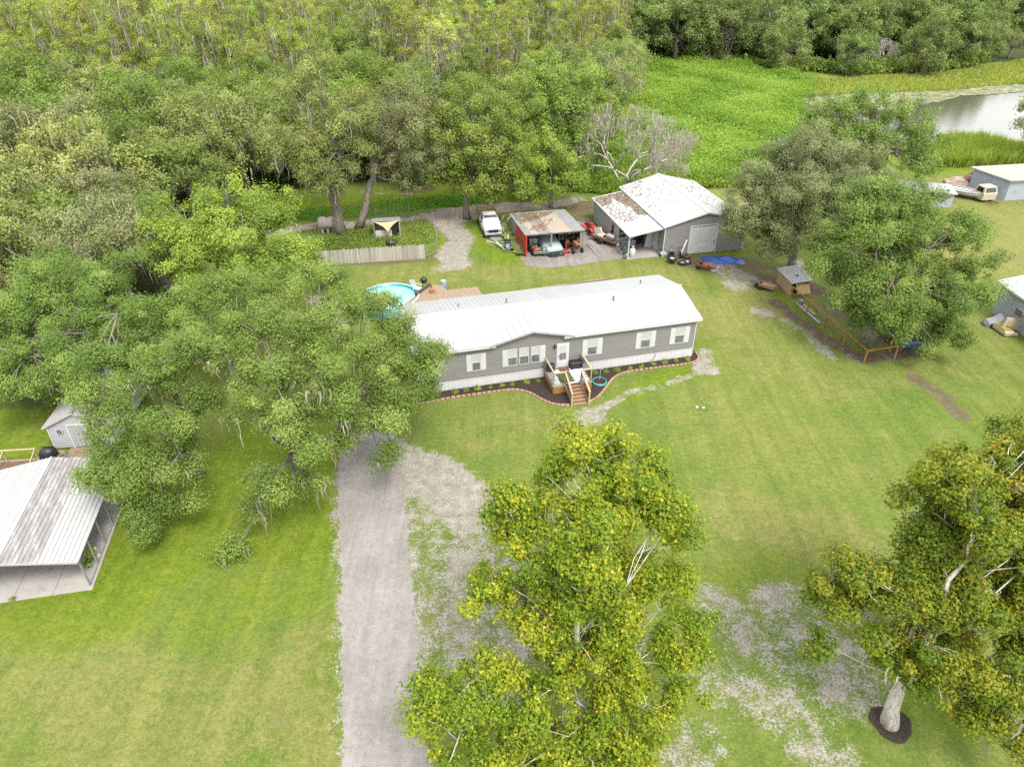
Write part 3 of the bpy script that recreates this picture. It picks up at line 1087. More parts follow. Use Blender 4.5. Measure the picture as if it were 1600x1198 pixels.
blades('meadow_grass', 'rough yellow green grass on the far bank of the lake', px_path((1200, 128), (1330, 124), (1480, 116), (1600, 95), (1700, 85), (1700, 128), (1600, 131), (1480, 142), (1330, 148), (1230, 150)), 5000, rg, 'meadow', 0.7, 0.14, 6)
blades('reeds', 'tall bright green reeds along the near shore of the lake', px_path((1470, 222), (1530, 222), (1600, 238), (1700, 250), (1700, 262), (1600, 258), (1500, 262), (1440, 262)), 3600, rg, 'reed', 1.7, 0.08, 7)


# ------------------------------------------------------------------ lake
def water_mat():
    m, nt, N, L, out = _mat('lake_water')
    n = noise(nt, 2.2, 5, 0.6, scaled(nt, texco(nt), (1, 1.8, 1)))
    finish(m, nt, out, (0.062, 0.060, 0.042), 0.10, 0, bump(nt, n, 0.12, 0.05), 0.30)
    return m


lake_pts = px_path((1180, 152), (1230, 150), (1330, 146), (1480, 142), (1560, 134), (1640, 128), (1750, 126), (1780, 200), (1760, 262), (1660, 248), (1600, 240), (1540, 228), (1478, 224), (1440, 222), (1380, 215), (1330, 190), (1250, 165))
tag(sheet('lake', ragged(lake_pts, rg, 0.8, 0.12), 0.012, water_mat()), kind='structure')


def pads(name, label, poly, n, rng, r=0.38):
    pts = scatter_in(poly, n, rng)
    k = 8
    a = np.arange(k) * 2 * PI / k
    rr = r * rng.uniform(0.5, 1.2, n)
    V = np.zeros((n, k, 3), np.float32)
    V[:, :, 0] = pts[:, :1] + rr[:, None] * np.cos(a)
    V[:, :, 1] = pts[:, 1:] + rr[:, None] * np.sin(a)
    V[:, :, 2] = 0.03 + rng.random((n, 1)) * 0.06
    me = np_mesh(name, V.reshape(-1, 3), np.arange(n * k).reshape(n, k), PADM, rng.random(n))
    return tag(link(name, me), label, 'lily pads', None, 'stuff')


PADM = leafmat('lily_pad', [(0.0, (0.09, 0.115, 0.04)), (0.5, (0.155, 0.17, 0.08)), (1.0, (0.26, 0.25, 0.16))], trans=0.1)
pads('lily_pads', 'pale floating lily pads along the far edge of the lake', px_path((1250, 156), (1330, 148), (1480, 143), (1560, 135), (1640, 129), (1750, 127), (1750, 138), (1640, 139), (1560, 147), (1500, 150), (1470, 158), (1400, 172), (1330, 176), (1270, 166)), 4200, rg, 0.5)
pads('lily_pads', 'scattered pale lily pads near the reedy shore of the lake', px_path((1470, 212), (1540, 215), (1600, 222), (1700, 232), (1700, 246), (1600, 238), (1530, 226), (1470, 222)), 420, rg, 0.3)
# ------------------------------------------------------------------ the particular trees
rt = np.random.default_rng(21)
SYC = [(930, 705, 18.8, 62), (990, 745, 18.3, 58), (872, 728, 18.5, 36), (1035, 785, 17.8, 46), (870, 785, 18, 46), (950, 800, 17.6, 50), (1050, 830, 17.5, 34), (795, 795, 17.5, 44),
       (835, 850, 17, 60), (925, 875, 16.8, 66), (990, 895, 16.8, 36), (765, 905, 16.2, 40), (850, 935, 16.2, 66), (950, 950, 16, 70), (1060, 920, 17, 40),
       (1095, 965, 17, 34), (735, 940, 15.9, 24), (890, 1010, 15.2, 66), (1000, 1030, 15.6, 62), (1065, 1010, 16.3, 40), (755, 1065, 13.3, 60), (680, 1085, 13.0, 42), (655, 1070, 13, 22),
       (830, 1105, 13.3, 56), (930, 1110, 14.0, 56), (1010, 1100, 14.8, 48), (1070, 1085, 15.2, 30), (715, 1155, 12.6, 56), (800, 1180, 12.4, 68), (900, 1195, 12.6, 58), (980, 1170, 14, 50), (860, 1260, 11.6, 80)]
t = built_tree('sycamore_tree', 'tall sycamore with yellow green leaves between the driveway and the front lawn', gp(889, 1145), SYC, rt, 'syc', 0.064, 0.52, 3.5, 330,
           0.24, 3.0, 'syc', 0, 1, 0.75, top=0.8, limb=0.42, shift=0.04, vary=0.17, cvar=0.34, rscale=1.0, core=5, core_r=1.0)
t = built_tree('sycamore_tree', 'amber tinged sycamore with grey moss rising from a ring of black mulch', gp(1390, 1130),
           [(1590, 690, 19.5, 48), (1540, 740, 19, 55), (1490, 730, 19, 40), (1450, 757, 18.8, 26), (1398, 768, 18.5, 26), (1500, 800, 18, 60), (1590, 800, 18.3, 58),
            (1560, 860, 17.3, 72), (1460, 860, 17.5, 55), (1390, 880, 17.3, 46), (1340, 880, 17.2, 30), (1290, 930, 17, 40), (1340, 950, 16.6, 45), (1420, 940, 16.5, 60),
            (1500, 930, 16.6, 72), (1590, 940, 16.7, 66), (1278, 998, 16.3, 26), (1380, 1010, 15.8, 42), (1450, 1015, 15.6, 58), (1540, 1030, 15.6, 72), (1600, 1050, 15.5, 58),
            (1520, 1095, 14.8, 52), (1590, 1130, 14.4, 50), (1460, 1062, 15.2, 40), (1410, 1035, 15.5, 34), (1640, 900, 17, 88), (1660, 1000, 16, 88), (1640, 760, 18.5, 78), (1670, 680, 19.5, 70)],
           rt, 'syc2', 0.064, 0.52, 3.1, 330, 0.25, 3.4, 'syc', 0.08, 0.9, 0.75, top=0.8, limb=0.48, shift=0.0, vary=0.17, cvar=0.38, rscale=1.02, core=5, core_r=1.3)
# the oaks between the carport and the house
OK = dict(leaf='oak', size=0.066, cl_r=0.72, cl_per=3.0, lv_per=600, rscale=0.92)
built_tree('oak_tree', 'dark green oak with crown hanging over the white carport roof', gp(310, 742),
           [(165, 605, 29.8, 46), (245, 572, 29.8, 56), (315, 556, 30.4, 44), (178, 668, 29, 58), (258, 645, 29.0, 66), (318, 625, 30.3, 34), (142, 722, 27.3, 32), (200, 735, 27.3, 66),
            (270, 725, 27.4, 56), (306, 690, 29, 24), (220, 803, 26.3, 46), (278, 790, 26.5, 32), (245, 832, 25.4, 26)], rt, trunk_r=0.3, fork_h=2.2, moss=0.12, moss_len=0.9, **OK)
built_tree('oak_tree', 'spreading oak with trailing moss and low limbs left of the driveway', gp(470, 752),
           [(430, 468, 35, 46), (500, 446, 34.5, 42), (530, 485, 33.5, 38), (400, 520, 32, 50), (475, 515, 31.8, 50), (430, 570, 29.8, 54), (505, 568, 30, 50), (370, 588, 29.5, 40),
            (540, 545, 32, 32), (450, 640, 28, 56), (520, 632, 28.8, 40), (398, 650, 27.8, 38), (470, 703, 27, 48), (418, 752, 26.3, 40), (487, 752, 26.6, 28), (395, 800, 25.8, 20),
            (368, 850, 25.2, 20), (532, 685, 28.4, 28), (350, 528, 32.5, 40)], rt, trunk_r=0.34, fork_h=2.4, moss=0.26, moss_len=1.3, **OK)
built_tree('oak_tree', 'pale green oak behind the two oaks beside the driveway', gp(330, 560),
           [(250, 500, 39.5, 48), (320, 470, 40.5, 55), (395, 440, 41.5, 52), (455, 432, 41.5, 36), (300, 530, 37, 46), (222, 540, 37, 36), (370, 480, 39, 45)],
           rt, trunk_r=0.3, fork_h=2.8, moss=0.1, moss_len=1.0, shift=-0.08, **OK)
built_tree('oak_tree', 'rounded oak overhanging the left end of the house and driveway top', gp(552, 690),
           [(575, 460, 37.3, 30), (555, 485, 36.6, 22), (578, 484, 37, 32), (602, 468, 37.2, 26), (622, 512, 35.5, 40), (570, 538, 33.6, 42), (640, 550, 33.6, 42), (600, 590, 31.8, 52), (655, 580, 33, 34), (682, 545, 34.4, 14),
            (568, 605, 31.4, 28), (638, 620, 31.6, 40), (600, 655, 30.2, 40), (612, 697, 29.6, 24), (572, 655, 30.4, 20), (674, 615, 32.6, 20)], rt, trunk_r=0.27, fork_h=2.2, moss=0.02, moss_len=0.7, shift=0.06, **OK)
built_tree('oak_tree', 'dark oak drooping over the roof of the small grey shed', gp(25, 600),
           [(60, 555, 36.5, 55), (150, 545, 36.8, 50), (25, 495, 40, 60), (120, 488, 40, 62), (200, 500, 40.5, 50), (205, 562, 36.5, 32), (118, 598, 34.2, 28), (172, 588, 34.6, 30), (70, 588, 34.4, 30), (100, 570, 34.8, 34), (45, 600, 34.6, 38), (160, 560, 35, 34), (215, 560, 35.4, 26), (5, 590, 36, 48), (90, 430, 43, 60), (170, 430, 44, 55)],
           rt, trunk_r=0.36, fork_h=3.0, moss=0.05, moss_len=1.0, **OK)
built_tree('sweetgum_tree', 'light yellow green sweetgum rising among the dark oaks left of the fence', gp(355, 478),
           [(350, 312, 52, 58), (280, 340, 51, 48), (420, 330, 51, 48), (300, 390, 48, 56), (380, 380, 48, 66), (450, 390, 48, 42), (252, 390, 49, 38), (340, 440, 46, 46), (430, 438, 46, 42), (472, 418, 47, 28)],
           rt, 'gum', 0.092, 0.85, 2.6, 360, 0.32, 4.5, 'oak', 0, 1, 0.7, top=0.75)
built_tree('oak_tree', 'mossy oak with thick bare trunk beside the pale water tank', gp(533, 365),
           [(480, 150, 70, 42), (540, 180, 69, 48), (470, 210, 68, 46), (530, 240, 67, 52), (500, 265, 66, 38), (440, 230, 68, 36), (560, 215, 68, 28), (520, 285, 65.5, 20), (500, 110, 71, 30)],
           rt, 'olive', 0.10, 0.85, 2.6, 250, 0.48, 5.6, 'oak', 0.45, 1.5, 0.55)
built_tree('oak_tree', 'dark olive oak leaning right from a slim forked trunk by the garden', gp(560, 358),
           [(620, 160, 71, 48), (660, 190, 71, 52), (600, 210, 70, 42), (640, 240, 70, 56), (600, 258, 70, 28), (680, 250, 70, 38), (632, 285, 69, 26)],
           rt, 'grey', 0.10, 0.85, 2.6, 250, 0.34, 5.2, 'oak', 0.1, 1.2, 0.55, shift=-0.12, fork_xy=(1.2, 0.5))
built_tree('broadleaf_tree', 'big bright green tree spreading over the white pickup truck', gp(730, 342),
           [(740, 160, 73, 48), (700, 190, 72, 38), (790, 190, 73, 42), (720, 230, 71, 58), (782, 240, 71, 52), (740, 280, 70, 48), (690, 270, 70, 28), (800, 285, 70, 32), (760, 308, 69.5, 20)],
           rt, 'bright', 0.11, 0.9, 2.6, 250, 0.32, 3.4, 'oak', 0, 1, 0.6, top=0.7)
built_tree('broadleaf_tree', 'tall light green tree standing behind the bright one over the pickup', gp(845, 292),
           [(830, 150, 80, 48), (880, 180, 80, 48), (850, 108, 82, 42), (895, 125, 82, 38), (822, 210, 78, 48), (880, 220, 79, 38), (840, 255, 77, 36)],
           rt, 'bright', 0.11, 0.9, 2.5, 240, 0.32, 5.0, 'oak', 0.03, 1.2, 0.6, top=0.75, shift=-0.08)
built_tree('broadleaf_tree', 'yellow green tree standing just behind the rusty open shed', gp(860, 325),
           [(860, 240, 75, 42), (898, 268, 75, 28), (832, 278, 74, 32), (870, 296, 73.5, 26), (850, 316, 73.5, 11)],
           rt, 'gum', 0.105, 0.8, 2.6, 240, 0.2, 2.6, 'oak', 0, 1, 0.6, top=0.7, shift=0.1)
built_tree('oak_tree', 'grey olive oak with clear trunk right of the workshop', gp(1237, 420),
           [(1340, 262, 62, 34), (1285, 238, 62, 38), (1250, 245, 61, 46), (1202, 270, 60, 46), (1300, 270, 61, 52), (1180, 318, 58, 42), (1240, 310, 58, 56), (1308, 308, 59, 42), (1200, 368, 57, 32), (1250, 368, 57, 36), (1160, 345, 57, 28), (1145, 330, 57.5, 16), (1200, 397, 56, 14)],
           rt, 'grey', 0.085, 0.75, 3.1, 430, 0.34, 3.6, 'oak', 0.03, 1.0, 0.5, rscale=1.16)
built_tree('oak_tree', 'broad deep green oak over the rail pen and trampoline', gp(1356, 532),
           [(1370, 322, 50, 56), (1425, 318, 51, 48), (1322, 350, 49, 46), (1490, 358, 49, 36), (1302, 400, 48, 40), (1370, 390, 46.5, 66), (1450, 390, 46.5, 66), (1528, 410, 47, 36),
            (1322, 448, 45.5, 40), (1390, 460, 44, 56), (1470, 460, 44.5, 56), (1535, 458, 46, 26), (1340, 495, 44.5, 28), (1352, 470, 44.6, 38), (1400, 518, 42.8, 26), (1425, 482, 43.6, 30), (1485, 505, 43.6, 32), (1462, 532, 42.6, 22), (1500, 530, 43, 16)],
           rt, 'oak', 0.085, 0.80, 3.1, 480, 0.42, 3.2, 'oak', 0.01, 0.8, 0.55, shift=-0.14, rscale=1.02)
built_tree('oak_tree', 'green oak near the lake behind the grey olive oak', gp(1355, 285),
           [(1300, 190, 84, 50), (1360, 180, 84, 50), (1420, 192, 84, 46), (1270, 208, 83, 32), (1340, 230, 81, 46), (1400, 240, 81, 50), (1450, 232, 82, 32), (1450, 266, 79, 26), (1350, 165, 85, 30)],
           rt, 'oak', 0.12, 0.95, 2.6, 240, 0.4, 3.4, 'oak', 0.03, 1.2, 0.55, shift=0.1)
built_tree('oak_tree', 'dark tree cut by the picture edge beside the lake water', gp(1640, 265),
           [(1604, 160, 93, 20), (1616, 195, 92, 28), (1640, 170, 93, 40), (1650, 215, 92, 40)], rt, 'grey', 0.16, 0.75, 2.4, 54, 0.3, 3.6)
built_tree('cypress_tree', 'lone pale mossy cypress with a bare pole above the oaks', gp(688, 232),
           [(688, 42, 96, 20), (672, 58, 96, 17), (704, 60, 96, 18), (686, 74, 96, 18), (668, 78, 96, 11), (700, 88, 96, 14), (688, 100, 96, 11), (706, 45, 96, 12)],
           rt, LEAF['cyp'], 0.12, 0.5, 2.2, 40, 0.3, 9.5, 'cyp', 0.9, 1.6, 0.45, top=0.95, shift=0.25)


def snag(name, label, base, H, spread, seed, moss=3):
    """a dead tree: bare forking limbs hung with pale moss"""
    rng = np.random.default_rng(seed)
    t = root(name, label, 'dead tree', base)
    m = MB()
    tips = []

    def grow(p, d, L, r, depth):
        q = np.array(p) + d * L
        m.tube(curve_pts(p, q, rng, 4, 0.09), np.linspace(r, r * 0.6, 4), 5 if depth < 2 else 3)
        tips.append(q)
        tips.append((np.array(p) + q) / 2)
        if depth >= 4:
            return
        for k in range(3):
            nd = d + rng.normal(size=3) * 0.55 + np.array([0, 0, 0.10])
            grow(q, nd / np.linalg.norm(nd), L * rng.uniform(0.6, 0.85), r * 0.6, depth + 1)
    for k in range(5):
        a = k * 2 * PI / 5 + rng.uniform(-.3, .3)
        d = np.array([math.cos(a) * spread, math.sin(a) * spread, 1.0])
        grow((math.cos(a) * .3, math.sin(a) * .3, 0), d / np.linalg.norm(d), H * 0.32, 0.16, 0)
    m.build('trunk', BARK['dead'], t, True)
    if moss:
        tp = np.array(tips)
        tp = tp[tp[:, 2] > 1.2]
        o = link('spanish_moss', moss_mesh('spanish_moss', tp[::2] if moss < 3 else tp, rng, 1.0, 0.06, moss, 0.35), t)
        o['kind'] = 'stuff'
    return t


snag('dead_tree', 'pale leafless tree draped in grey moss behind the workshop', gp(980, 290), 10.6, 0.95, 3)
snag('dead_tree', 'slim bare dead tree among the dark far wood', (43, 167, 0), 9, 0.35, 8, 1)
snag('dead_tree', 'bare grey snag standing at the edge of the dark far wood', gp(1372, 104), 5.5, 0.4, 9, 1)

# ------------------------------------------------------------------ the woods
rw = np.random.default_rng(77)


def grid_pts(x0, x1, y0, y1, sp, rng, keep):
    out = []
    r = 0
    y = y0
    while y < y1:
        x = x0 + (r % 2) * sp / 2
        while x < x1:
            p = (x + rng.uniform(-.32, .32) * sp, y + rng.uniform(-.32, .32) * sp)
            if keep(*p):
                out.append(p)
            x += sp
        y += sp * 0.87
        r += 1
    return out


def in_view(x, y, pad=7):
    d = y * math.cos(_t) + (CAM_H - 8) * math.sin(_t)
    return abs(x) < d * 800 / FPX + pad


def where(x, y):
    """which landmark of the picture a wood tree stands over"""
    d = y * math.cos(_t) + (CAM_H - 8) * math.sin(_t)
    px = 800 + FPX * x / d
    for lim, txt in ((70, 'at the left edge'), (170, 'over the small grey shed'), (270, 'over the near oaks'), (360, 'over the light sweetgum'), (450, 'left of the water tank oak'), (540, 'over the water tank oak'), (620, 'over the garden hut'),
                     (680, 'left of the pale cypress'), (740, 'right of the pale cypress'), (820, 'over the white pickup'), (900, 'over the rusty open shed'), (1000, 'over the dead mossy tree'), (1080, 'over the clearing edge'),
                     (1160, 'over the workshop roof'), (1240, 'right of the workshop roof'), (1320, 'over the grey olive oak'), (1400, 'over the pen oak'), (1480, 'left of the open water'), (1550, 'over the open water')):
        if px < lim:
            return txt
    return 'at the right edge'


def rank(y, y0, y1, names=('front row', 'second row', 'third row', 'fourth row', 'rear rows')):
    return names[min(len(names) - 1, int((y - y0) / (y1 - y0) * len(names)))]


# mossy olive oaks at the left, between the neighbour's yard and the swamp
for x, y in grid_pts(-85, -20, 54, 84, 6.6, rw, lambda x, y: in_view(x, y) and not (x > -28 and y < 78) and (x < -34 or y > 62)):
    k = rw.choice(['olive', 'olive', 'olive', 'grey', 'oak'])
    lab = {'olive': 'olive mossy oak in the wood left of the dirt track', 'grey': 'silvery grey oak in the wood left of the dirt track',
           'oak': 'green oak in the mossy wood left of the dirt track'}[k]
    wood_tree(k, x, y, rw, f"{lab.split(' in the')[0]}, {rank(y, 54, 84)} of the left wood, {where(x, y)}", 'oaks of the left wood', rw.uniform(0.92, 1.2))
# darker oaks nearer, round the neighbour's yard
for (px, py, s, k, lab) in ((45, 480, 1.0, 'olive', 'olive oak leaning in from the left edge above the shed lawn'), (130, 500, 1.0, 'olive', 'dense olive oak straight above the small grey shed'),
                            (215, 500, 0.9, 'grey', 'grey green oak behind the shed roof end'), (-60, 560, 0.9, 'olive', 'oak cut off by the left edge beside the shed lawn'),
                            (10, 400, 1.1, 'olive', 'yellowish oak at the left edge below the mossy wood'),
                            (190, 420, 1.0, 'olive', 'olive oak left of the light sweetgum'), (110, 410, 1.05, 'olive', 'brownish green oak two crowns left of the sweetgum'), (265, 455, 0.8, 'oak', 'low oak under the left side of the sweetgum')):
    p = gp(px, py)
    wood_tree(k, p.x, p.y, rw, lab, None, s)
# broadleaf belt between the oaks and the swamp
for x, y in grid_pts(-80, 22, 84, 104, 6.4, rw, lambda x, y: in_view(x, y) and x < 10 + 0.14 * (y - 82) and not (abs(x + 8) < 4 and y > 92)):
    k = rw.choice(['bright', 'bright', 'oak', 'olive', 'dark'])
    if x > 12 and y < 90:
        continue
    lab = {'bright': 'bright green tree in the belt between the garden oaks and the swamp', 'oak': 'green oak in the belt between the garden oaks and the swamp',
           'olive': 'mossy olive oak in the belt before the swamp', 'dark': 'dark green tree in the belt before the swamp'}[k]
    wood_tree(k, x, y, rw, f"{dict(bright='bright green tree', oak='green oak', olive='mossy olive oak', dark='dark green tree')[k]}, {rank(y, 84, 104, ('front', 'middle', 'back'))} of the middle belt, {where(x, y)}", 'trees of the middle belt', rw.uniform(0.85, 1.12))
# the cypress swamp
for x, y in grid_pts(-125, 28, 104, 182, 6.9, rw, lambda x, y: in_view(x, y) and x < 11 + 0.15 * (y - 82)):
    far = y > 150
    k = rw.choice(['cypress', 'cypress', 'cypress', 'bright', 'olive', 'oak'])
    lab = {'cypress': 'yellow green cypress with bare pole and moss in the swamp at the top', 'bright': 'round green tree among the swamp cypresses',
           'olive': 'olive green mossy tree among the swamp cypresses', 'oak': 'green oak'}[k]
    sz = rw.uniform(0.95, 1.25) if k == 'cypress' else rw.uniform(0.8, 1.05)
    wood_tree(k, x, y, rw, f"{dict(cypress='yellow green cypress', bright='round green tree', olive='olive mossy tree', oak='green oak')[k]}, {rank(y, 104, 182, ('first row', 'second row', 'third row', 'fourth row', 'fifth row', 'sixth row', 'seventh row', 'eighth row', 'ninth row', 'last rows'))} of the swamp, {where(x, y)}", 'trees of the cypress swamp', sz)
# the right side belt that runs back from the workshop to the dark wood
for (px, py, k, s, lab) in ((930, 215, 'grey', 1.0, 'grey green tree at the left edge of the weedy clearing'),
                            (880, 225, 'bright', 1.0, 'light green tree left of the dead mossy tree'), (938, 165, 'olive', 1.05, 'mossy tree at the far left corner of the clearing'),
                            (895, 185, 'bright', 1.05, 'rounded green tree beyond the dead mossy tree'), (945, 122, 'olive', 1.05, 'mossy tree at the corner where swamp meets dark wood')):
    p = gp(px, py)
    wood_tree(k, p.x, p.y, rw, lab, None, s)
# the dark wood beyond the clearing and the lake
for x, y in grid_pts(26, 104, 168, 196, 7.4, rw, lambda x, y: in_view(x, y)):
    wood_tree('dark', x, y, rw, f"dark tree, {rank(y, 168, 196, ('front row', 'second row', 'third row', 'rear row'))} of the far wood, {where(x, y)}", 'trees of the dark far wood', rw.uniform(1.0, 1.35))
for x, y in grid_pts(96, 190, 205, 240, 9, rw, lambda x, y: in_view(x, y)):
    wood_tree('dark', x, y, rw, f"distant dark tree beyond the lake meadow, {rank(y, 205, 240, ('front row', 'middle row', 'rear row'))}, {where(x, y)}", 'trees beyond the lake meadow', rw.uniform(1.0, 1.3))
for (px, py, s, lab) in ((1090, 84, 0.8, 'low dark tree at the left end of the dark far wood'), (1225, 112, 0.95, 'rounded green tree standing forward of the dark far wood'), (1330, 118, 0.9, 'dark tree at the foot of the far wood above the lily pads'),
                         (1440, 118, 0.95, 'dark tree near the right end of the far wood'), (1510, 105, 0.85, 'end tree where the far wood meets the lake meadow')):
    p = gp(px, py)
    wood_tree('dark', p.x, p.y, rw, lab, None, s)
for (px, py, s, lab) in ((1575, 92, 0.55, 'low olive bush tree on the lake meadow'), (1625, 92, 0.5, 'smaller olive bush at the edge of the lake meadow')):
    p = gp(px, py)
    wood_tree('olive', p.x, p.y, rw, lab, None, s)

# where neighbours of one kind still read the same, say which of them from the left
same = {}
for o in C.objects:
    if o.get('group') and o.get('category') == 'tree':
        same.setdefault(o['label'], []).append(o)
for lab, os_ in same.items():
    if len(os_) > 1:
        os_.sort(key=lambda o: o.location.x / (o.location.y + 18))
        nm = {2: ('left one', 'right one'), 3: ('left one', 'middle one', 'right one')}.get(len(os_)) or ['leftmost'] + [f'{n} from left' for n in ('second', 'third', 'fourth', 'fifth', 'sixth', 'seventh', 'eighth')][:len(os_) - 2] + ['rightmost']
        for o, n in zip(os_, nm):
            o['label'] = f'{lab}, {n}'
# ------------------------------------------------------------------ materials for buildings
SIDING = M('grey_vinyl_siding', (0.30, 0.29, 0.293), 0.55, 0.07, 0.8, stretch=(0.3, 0.3, 3), dirt=(0.20, 0.19, 0.185), dirt_amt=0.1)
WHITE = M('white_trim', (0.80, 0.80, 0.80), 0.5, 0.05, 2)
SKIRT = M('white_skirting', (0.80, 0.80, 0.83), 0.5, 0.07, 1.5, stretch=(1, 1, 0.3), dirt=(0.50, 0.46, 0.42), dirt_amt=0.05)
ROOFW = M('white_metal_roof', (0.50, 0.51, 0.53), 0.42, 0.05, 0.6, stretch=(2, 0.4, 1), dirt=(0.44, 0.45, 0.465), dirt_amt=0.2, rnd=0.03)
BLIND = M('window_blind', (0.66, 0.67, 0.66), 0.6, 0.06, 4, stretch=(0.2, 0.2, 9))
DKMETAL = M('dark_metal', (0.03, 0.03, 0.032), 0.45, 0.2, 5)
BLACKP = M('black_plastic', (0.018, 0.019, 0.022), 0.5, 0.25, 5)
RUBBER = M('tyre_rubber', (0.022, 0.022, 0.023), 0.85, 0.3, 8, bmp=0.3)
STEEL = M('galvanised_steel', (0.55, 0.56, 0.58), 0.42, 0.12, 4, 0.55)
ALU = M('aluminium', (0.72, 0.73, 0.75), 0.35, 0.08, 4, 0.5)
CONC = M('concrete', (0.48, 0.455, 0.43), 0.9, 0.12, 1.2, dirt=(0.30, 0.265, 0.235), dirt_amt=0.25, bmp=0.3, bscale=40)
PINE = wood('pale_pine', (0.52, 0.40, 0.23), (0.66, 0.54, 0.35))
CEDAR = wood('orange_plywood', (0.40, 0.20, 0.06), (0.52, 0.28, 0.10), axis=2, rnd=0.06)
BROWNW = wood('brown_stair_wood', (0.33, 0.19, 0.115), (0.43, 0.265, 0.165))
DECKW = wood('weathered_deck_wood', (0.30, 0.20, 0.135), (0.50, 0.38, 0.285), axis=1)
GREYW = wood('grey_weathered_wood', (0.30, 0.27, 0.24), (0.52, 0.475, 0.43), axis=2, rnd=0.2)
ORANGEW = wood('orange_stained_wood', (0.36, 0.17, 0.05), (0.50, 0.26, 0.09))
PLY = wood('plywood', (0.44, 0.30, 0.13), (0.58, 0.42, 0.21), axis=2, rnd=0.08)


def glassmat(name, c):
    m, nt, N, L, out = _mat(name)
    n = noise(nt, 3, 3, 0.5, texco(nt))
    finish(m, nt, out, ramp(nt, n, [(0.3, tuple(x * 0.7 for x in c)), (0.7, tuple(x * 1.3 for x in c))]), 0.08, 0, None, 0.6)
    return m


GLASS = glassmat('dark_window_glass', (0.10, 0.115, 0.118))
GLASSK = glassmat('black_glass', (0.018, 0.024, 0.028))


def lap(m, a, b, z0, z1, rh, nrm, span=None, lip=0.022):
    """lapped boards on the wall from a to b (2-D), leaning out at their lower edge"""
    a, b, n = Vector(a), Vector(b), Vector(nrm)
    k = max(1, round((z1 - z0) / rh))
    h = (z1 - z0) / k
    for i in range(k):
        zl, zh = z0 + i * h, z0 + (i + 1) * h
        s0, s1 = span((zl + zh) / 2) if span else (0.0, 1.0)
        if s1 - s0 < 0.02:
            continue
        p, q = a + (b - a) * s0, a + (b - a) * s1
        po, qo = p + n * lip, q + n * lip
        pi, qi = p + n * 0.003, q + n * 0.003
        m.add([(po.x, po.y, zl), (qo.x, qo.y, zl), (qi.x, qi.y, zh), (pi.x, pi.y, zh), (pi.x, pi.y, zl), (qi.x, qi.y, zl)],
              [(0, 1, 2, 3), (4, 5, 1, 0), (0, 3, 4), (1, 5, 2)])
    return m


def panel_mesh(name, w, ln, mat, ribs=3, rh=0.02, rw=0.055):
    """one ribbed roofing sheet lying in x (width) and y (up the slope)"""
    m = MB()
    m.box(0.002, w - 0.002, 0, ln, 0, 0.018)
    for i in range(ribs):
        x = (i + 0.25) * w / ribs
        vs = [(x - rw / 2, 0, 0.019), (x + rw / 2, 0, 0.019), (x + rw / 4, 0, 0.019 + rh), (x - rw / 4, 0, 0.019 + rh)]
        ve = [(p[0], ln, p[2]) for p in vs]
        m.loft([vs, ve])
    return m.mesh(name, mat)


def roof_panels(parent, me, n, w, place, slope, name='roof_panel'):
    for i in range(n):
        loc, rz = place(i)
        o = link(name, me, parent, loc)
        o.rotation_euler = Matrix.Rotation(rz, 3, 'Z').to_4x4().to_quaternion().to_euler()
        q = Matrix.Rotation(rz, 4, 'Z') @ Matrix.Rotation(slope, 4, 'X')
        o.rotation_euler = q.to_euler()


# ------------------------------------------------------------------ the house
YH = R(14.34)
H0 = Vector((13.43, 44.16, 0))


def hw(u, v, z=0.0):
    c, s = math.cos(YH), math.sin(YH)
    return Vector((H0.x + u * c - v * s, H0.y + u * s + v * c, z))


HL, HW, HE, HS = 20.49, 7.53, 3.16, 0.22
house = root('manufactured_house', 'long grey sided single storey house with white metal roof', 'house', H0, YH)
m = MB()
u0, u1, v0, v1, zs = -HL + .27, -.27, .27, HW - .27, 0.68
lap(m, (u0, v0), (u1, v0), zs, 3.03, 0.196, (0, -1))
lap(m, (u1, v0), (u1, v1), zs, 3.03, 0.196, (1, 0))
lap(m, (u1, v1), (u0, v1), zs, 3.03, 0.196, (0, 1))
lap(m, (u0, v1), (u0, v0), zs, 3.03, 0.196, (-1, 0))
hv = (v1 - v0) / 2
gsp = lambda z: (min(.5, max(0, (z - 3.03) / HS / (v1 - v0))), max(.5, 1 - max(0, (z - 3.03) / HS / (v1 - v0))))
lap(m, (u1, v0), (u1, v1), 3.03, 3.84, 0.2, (1, 0), gsp)
lap(m, (u0, v1), (u0, v0), 3.03, 3.84, 0.2, (-1, 0), gsp)
dsp = lambda z: (max(0, (z - 3.03) / 0.79) * 0.5, 1 - max(0, (z - 3.03) / 0.79) * 0.5)
lap(m, (-15.2, v0), (-9.6, v0), 3.03, 3.80, 0.196, (0, -1), dsp)
m.box(u0, u1, v0 + .003, v1 - .003, 0.05, 3.03)
m.build('wall', SIDING, house)
for x in (u0 - .012, u1 - .05):
    MB().box(x, x + .062, v0 - .03, v0 + .006, zs, 3.03).build('corner_trim', SKIRT, house)
    MB().box(x, x + .062, v1 - .006, v1 + .03, zs, 3.03).build('corner_trim', SKIRT, house)
m = MB()
n = 60
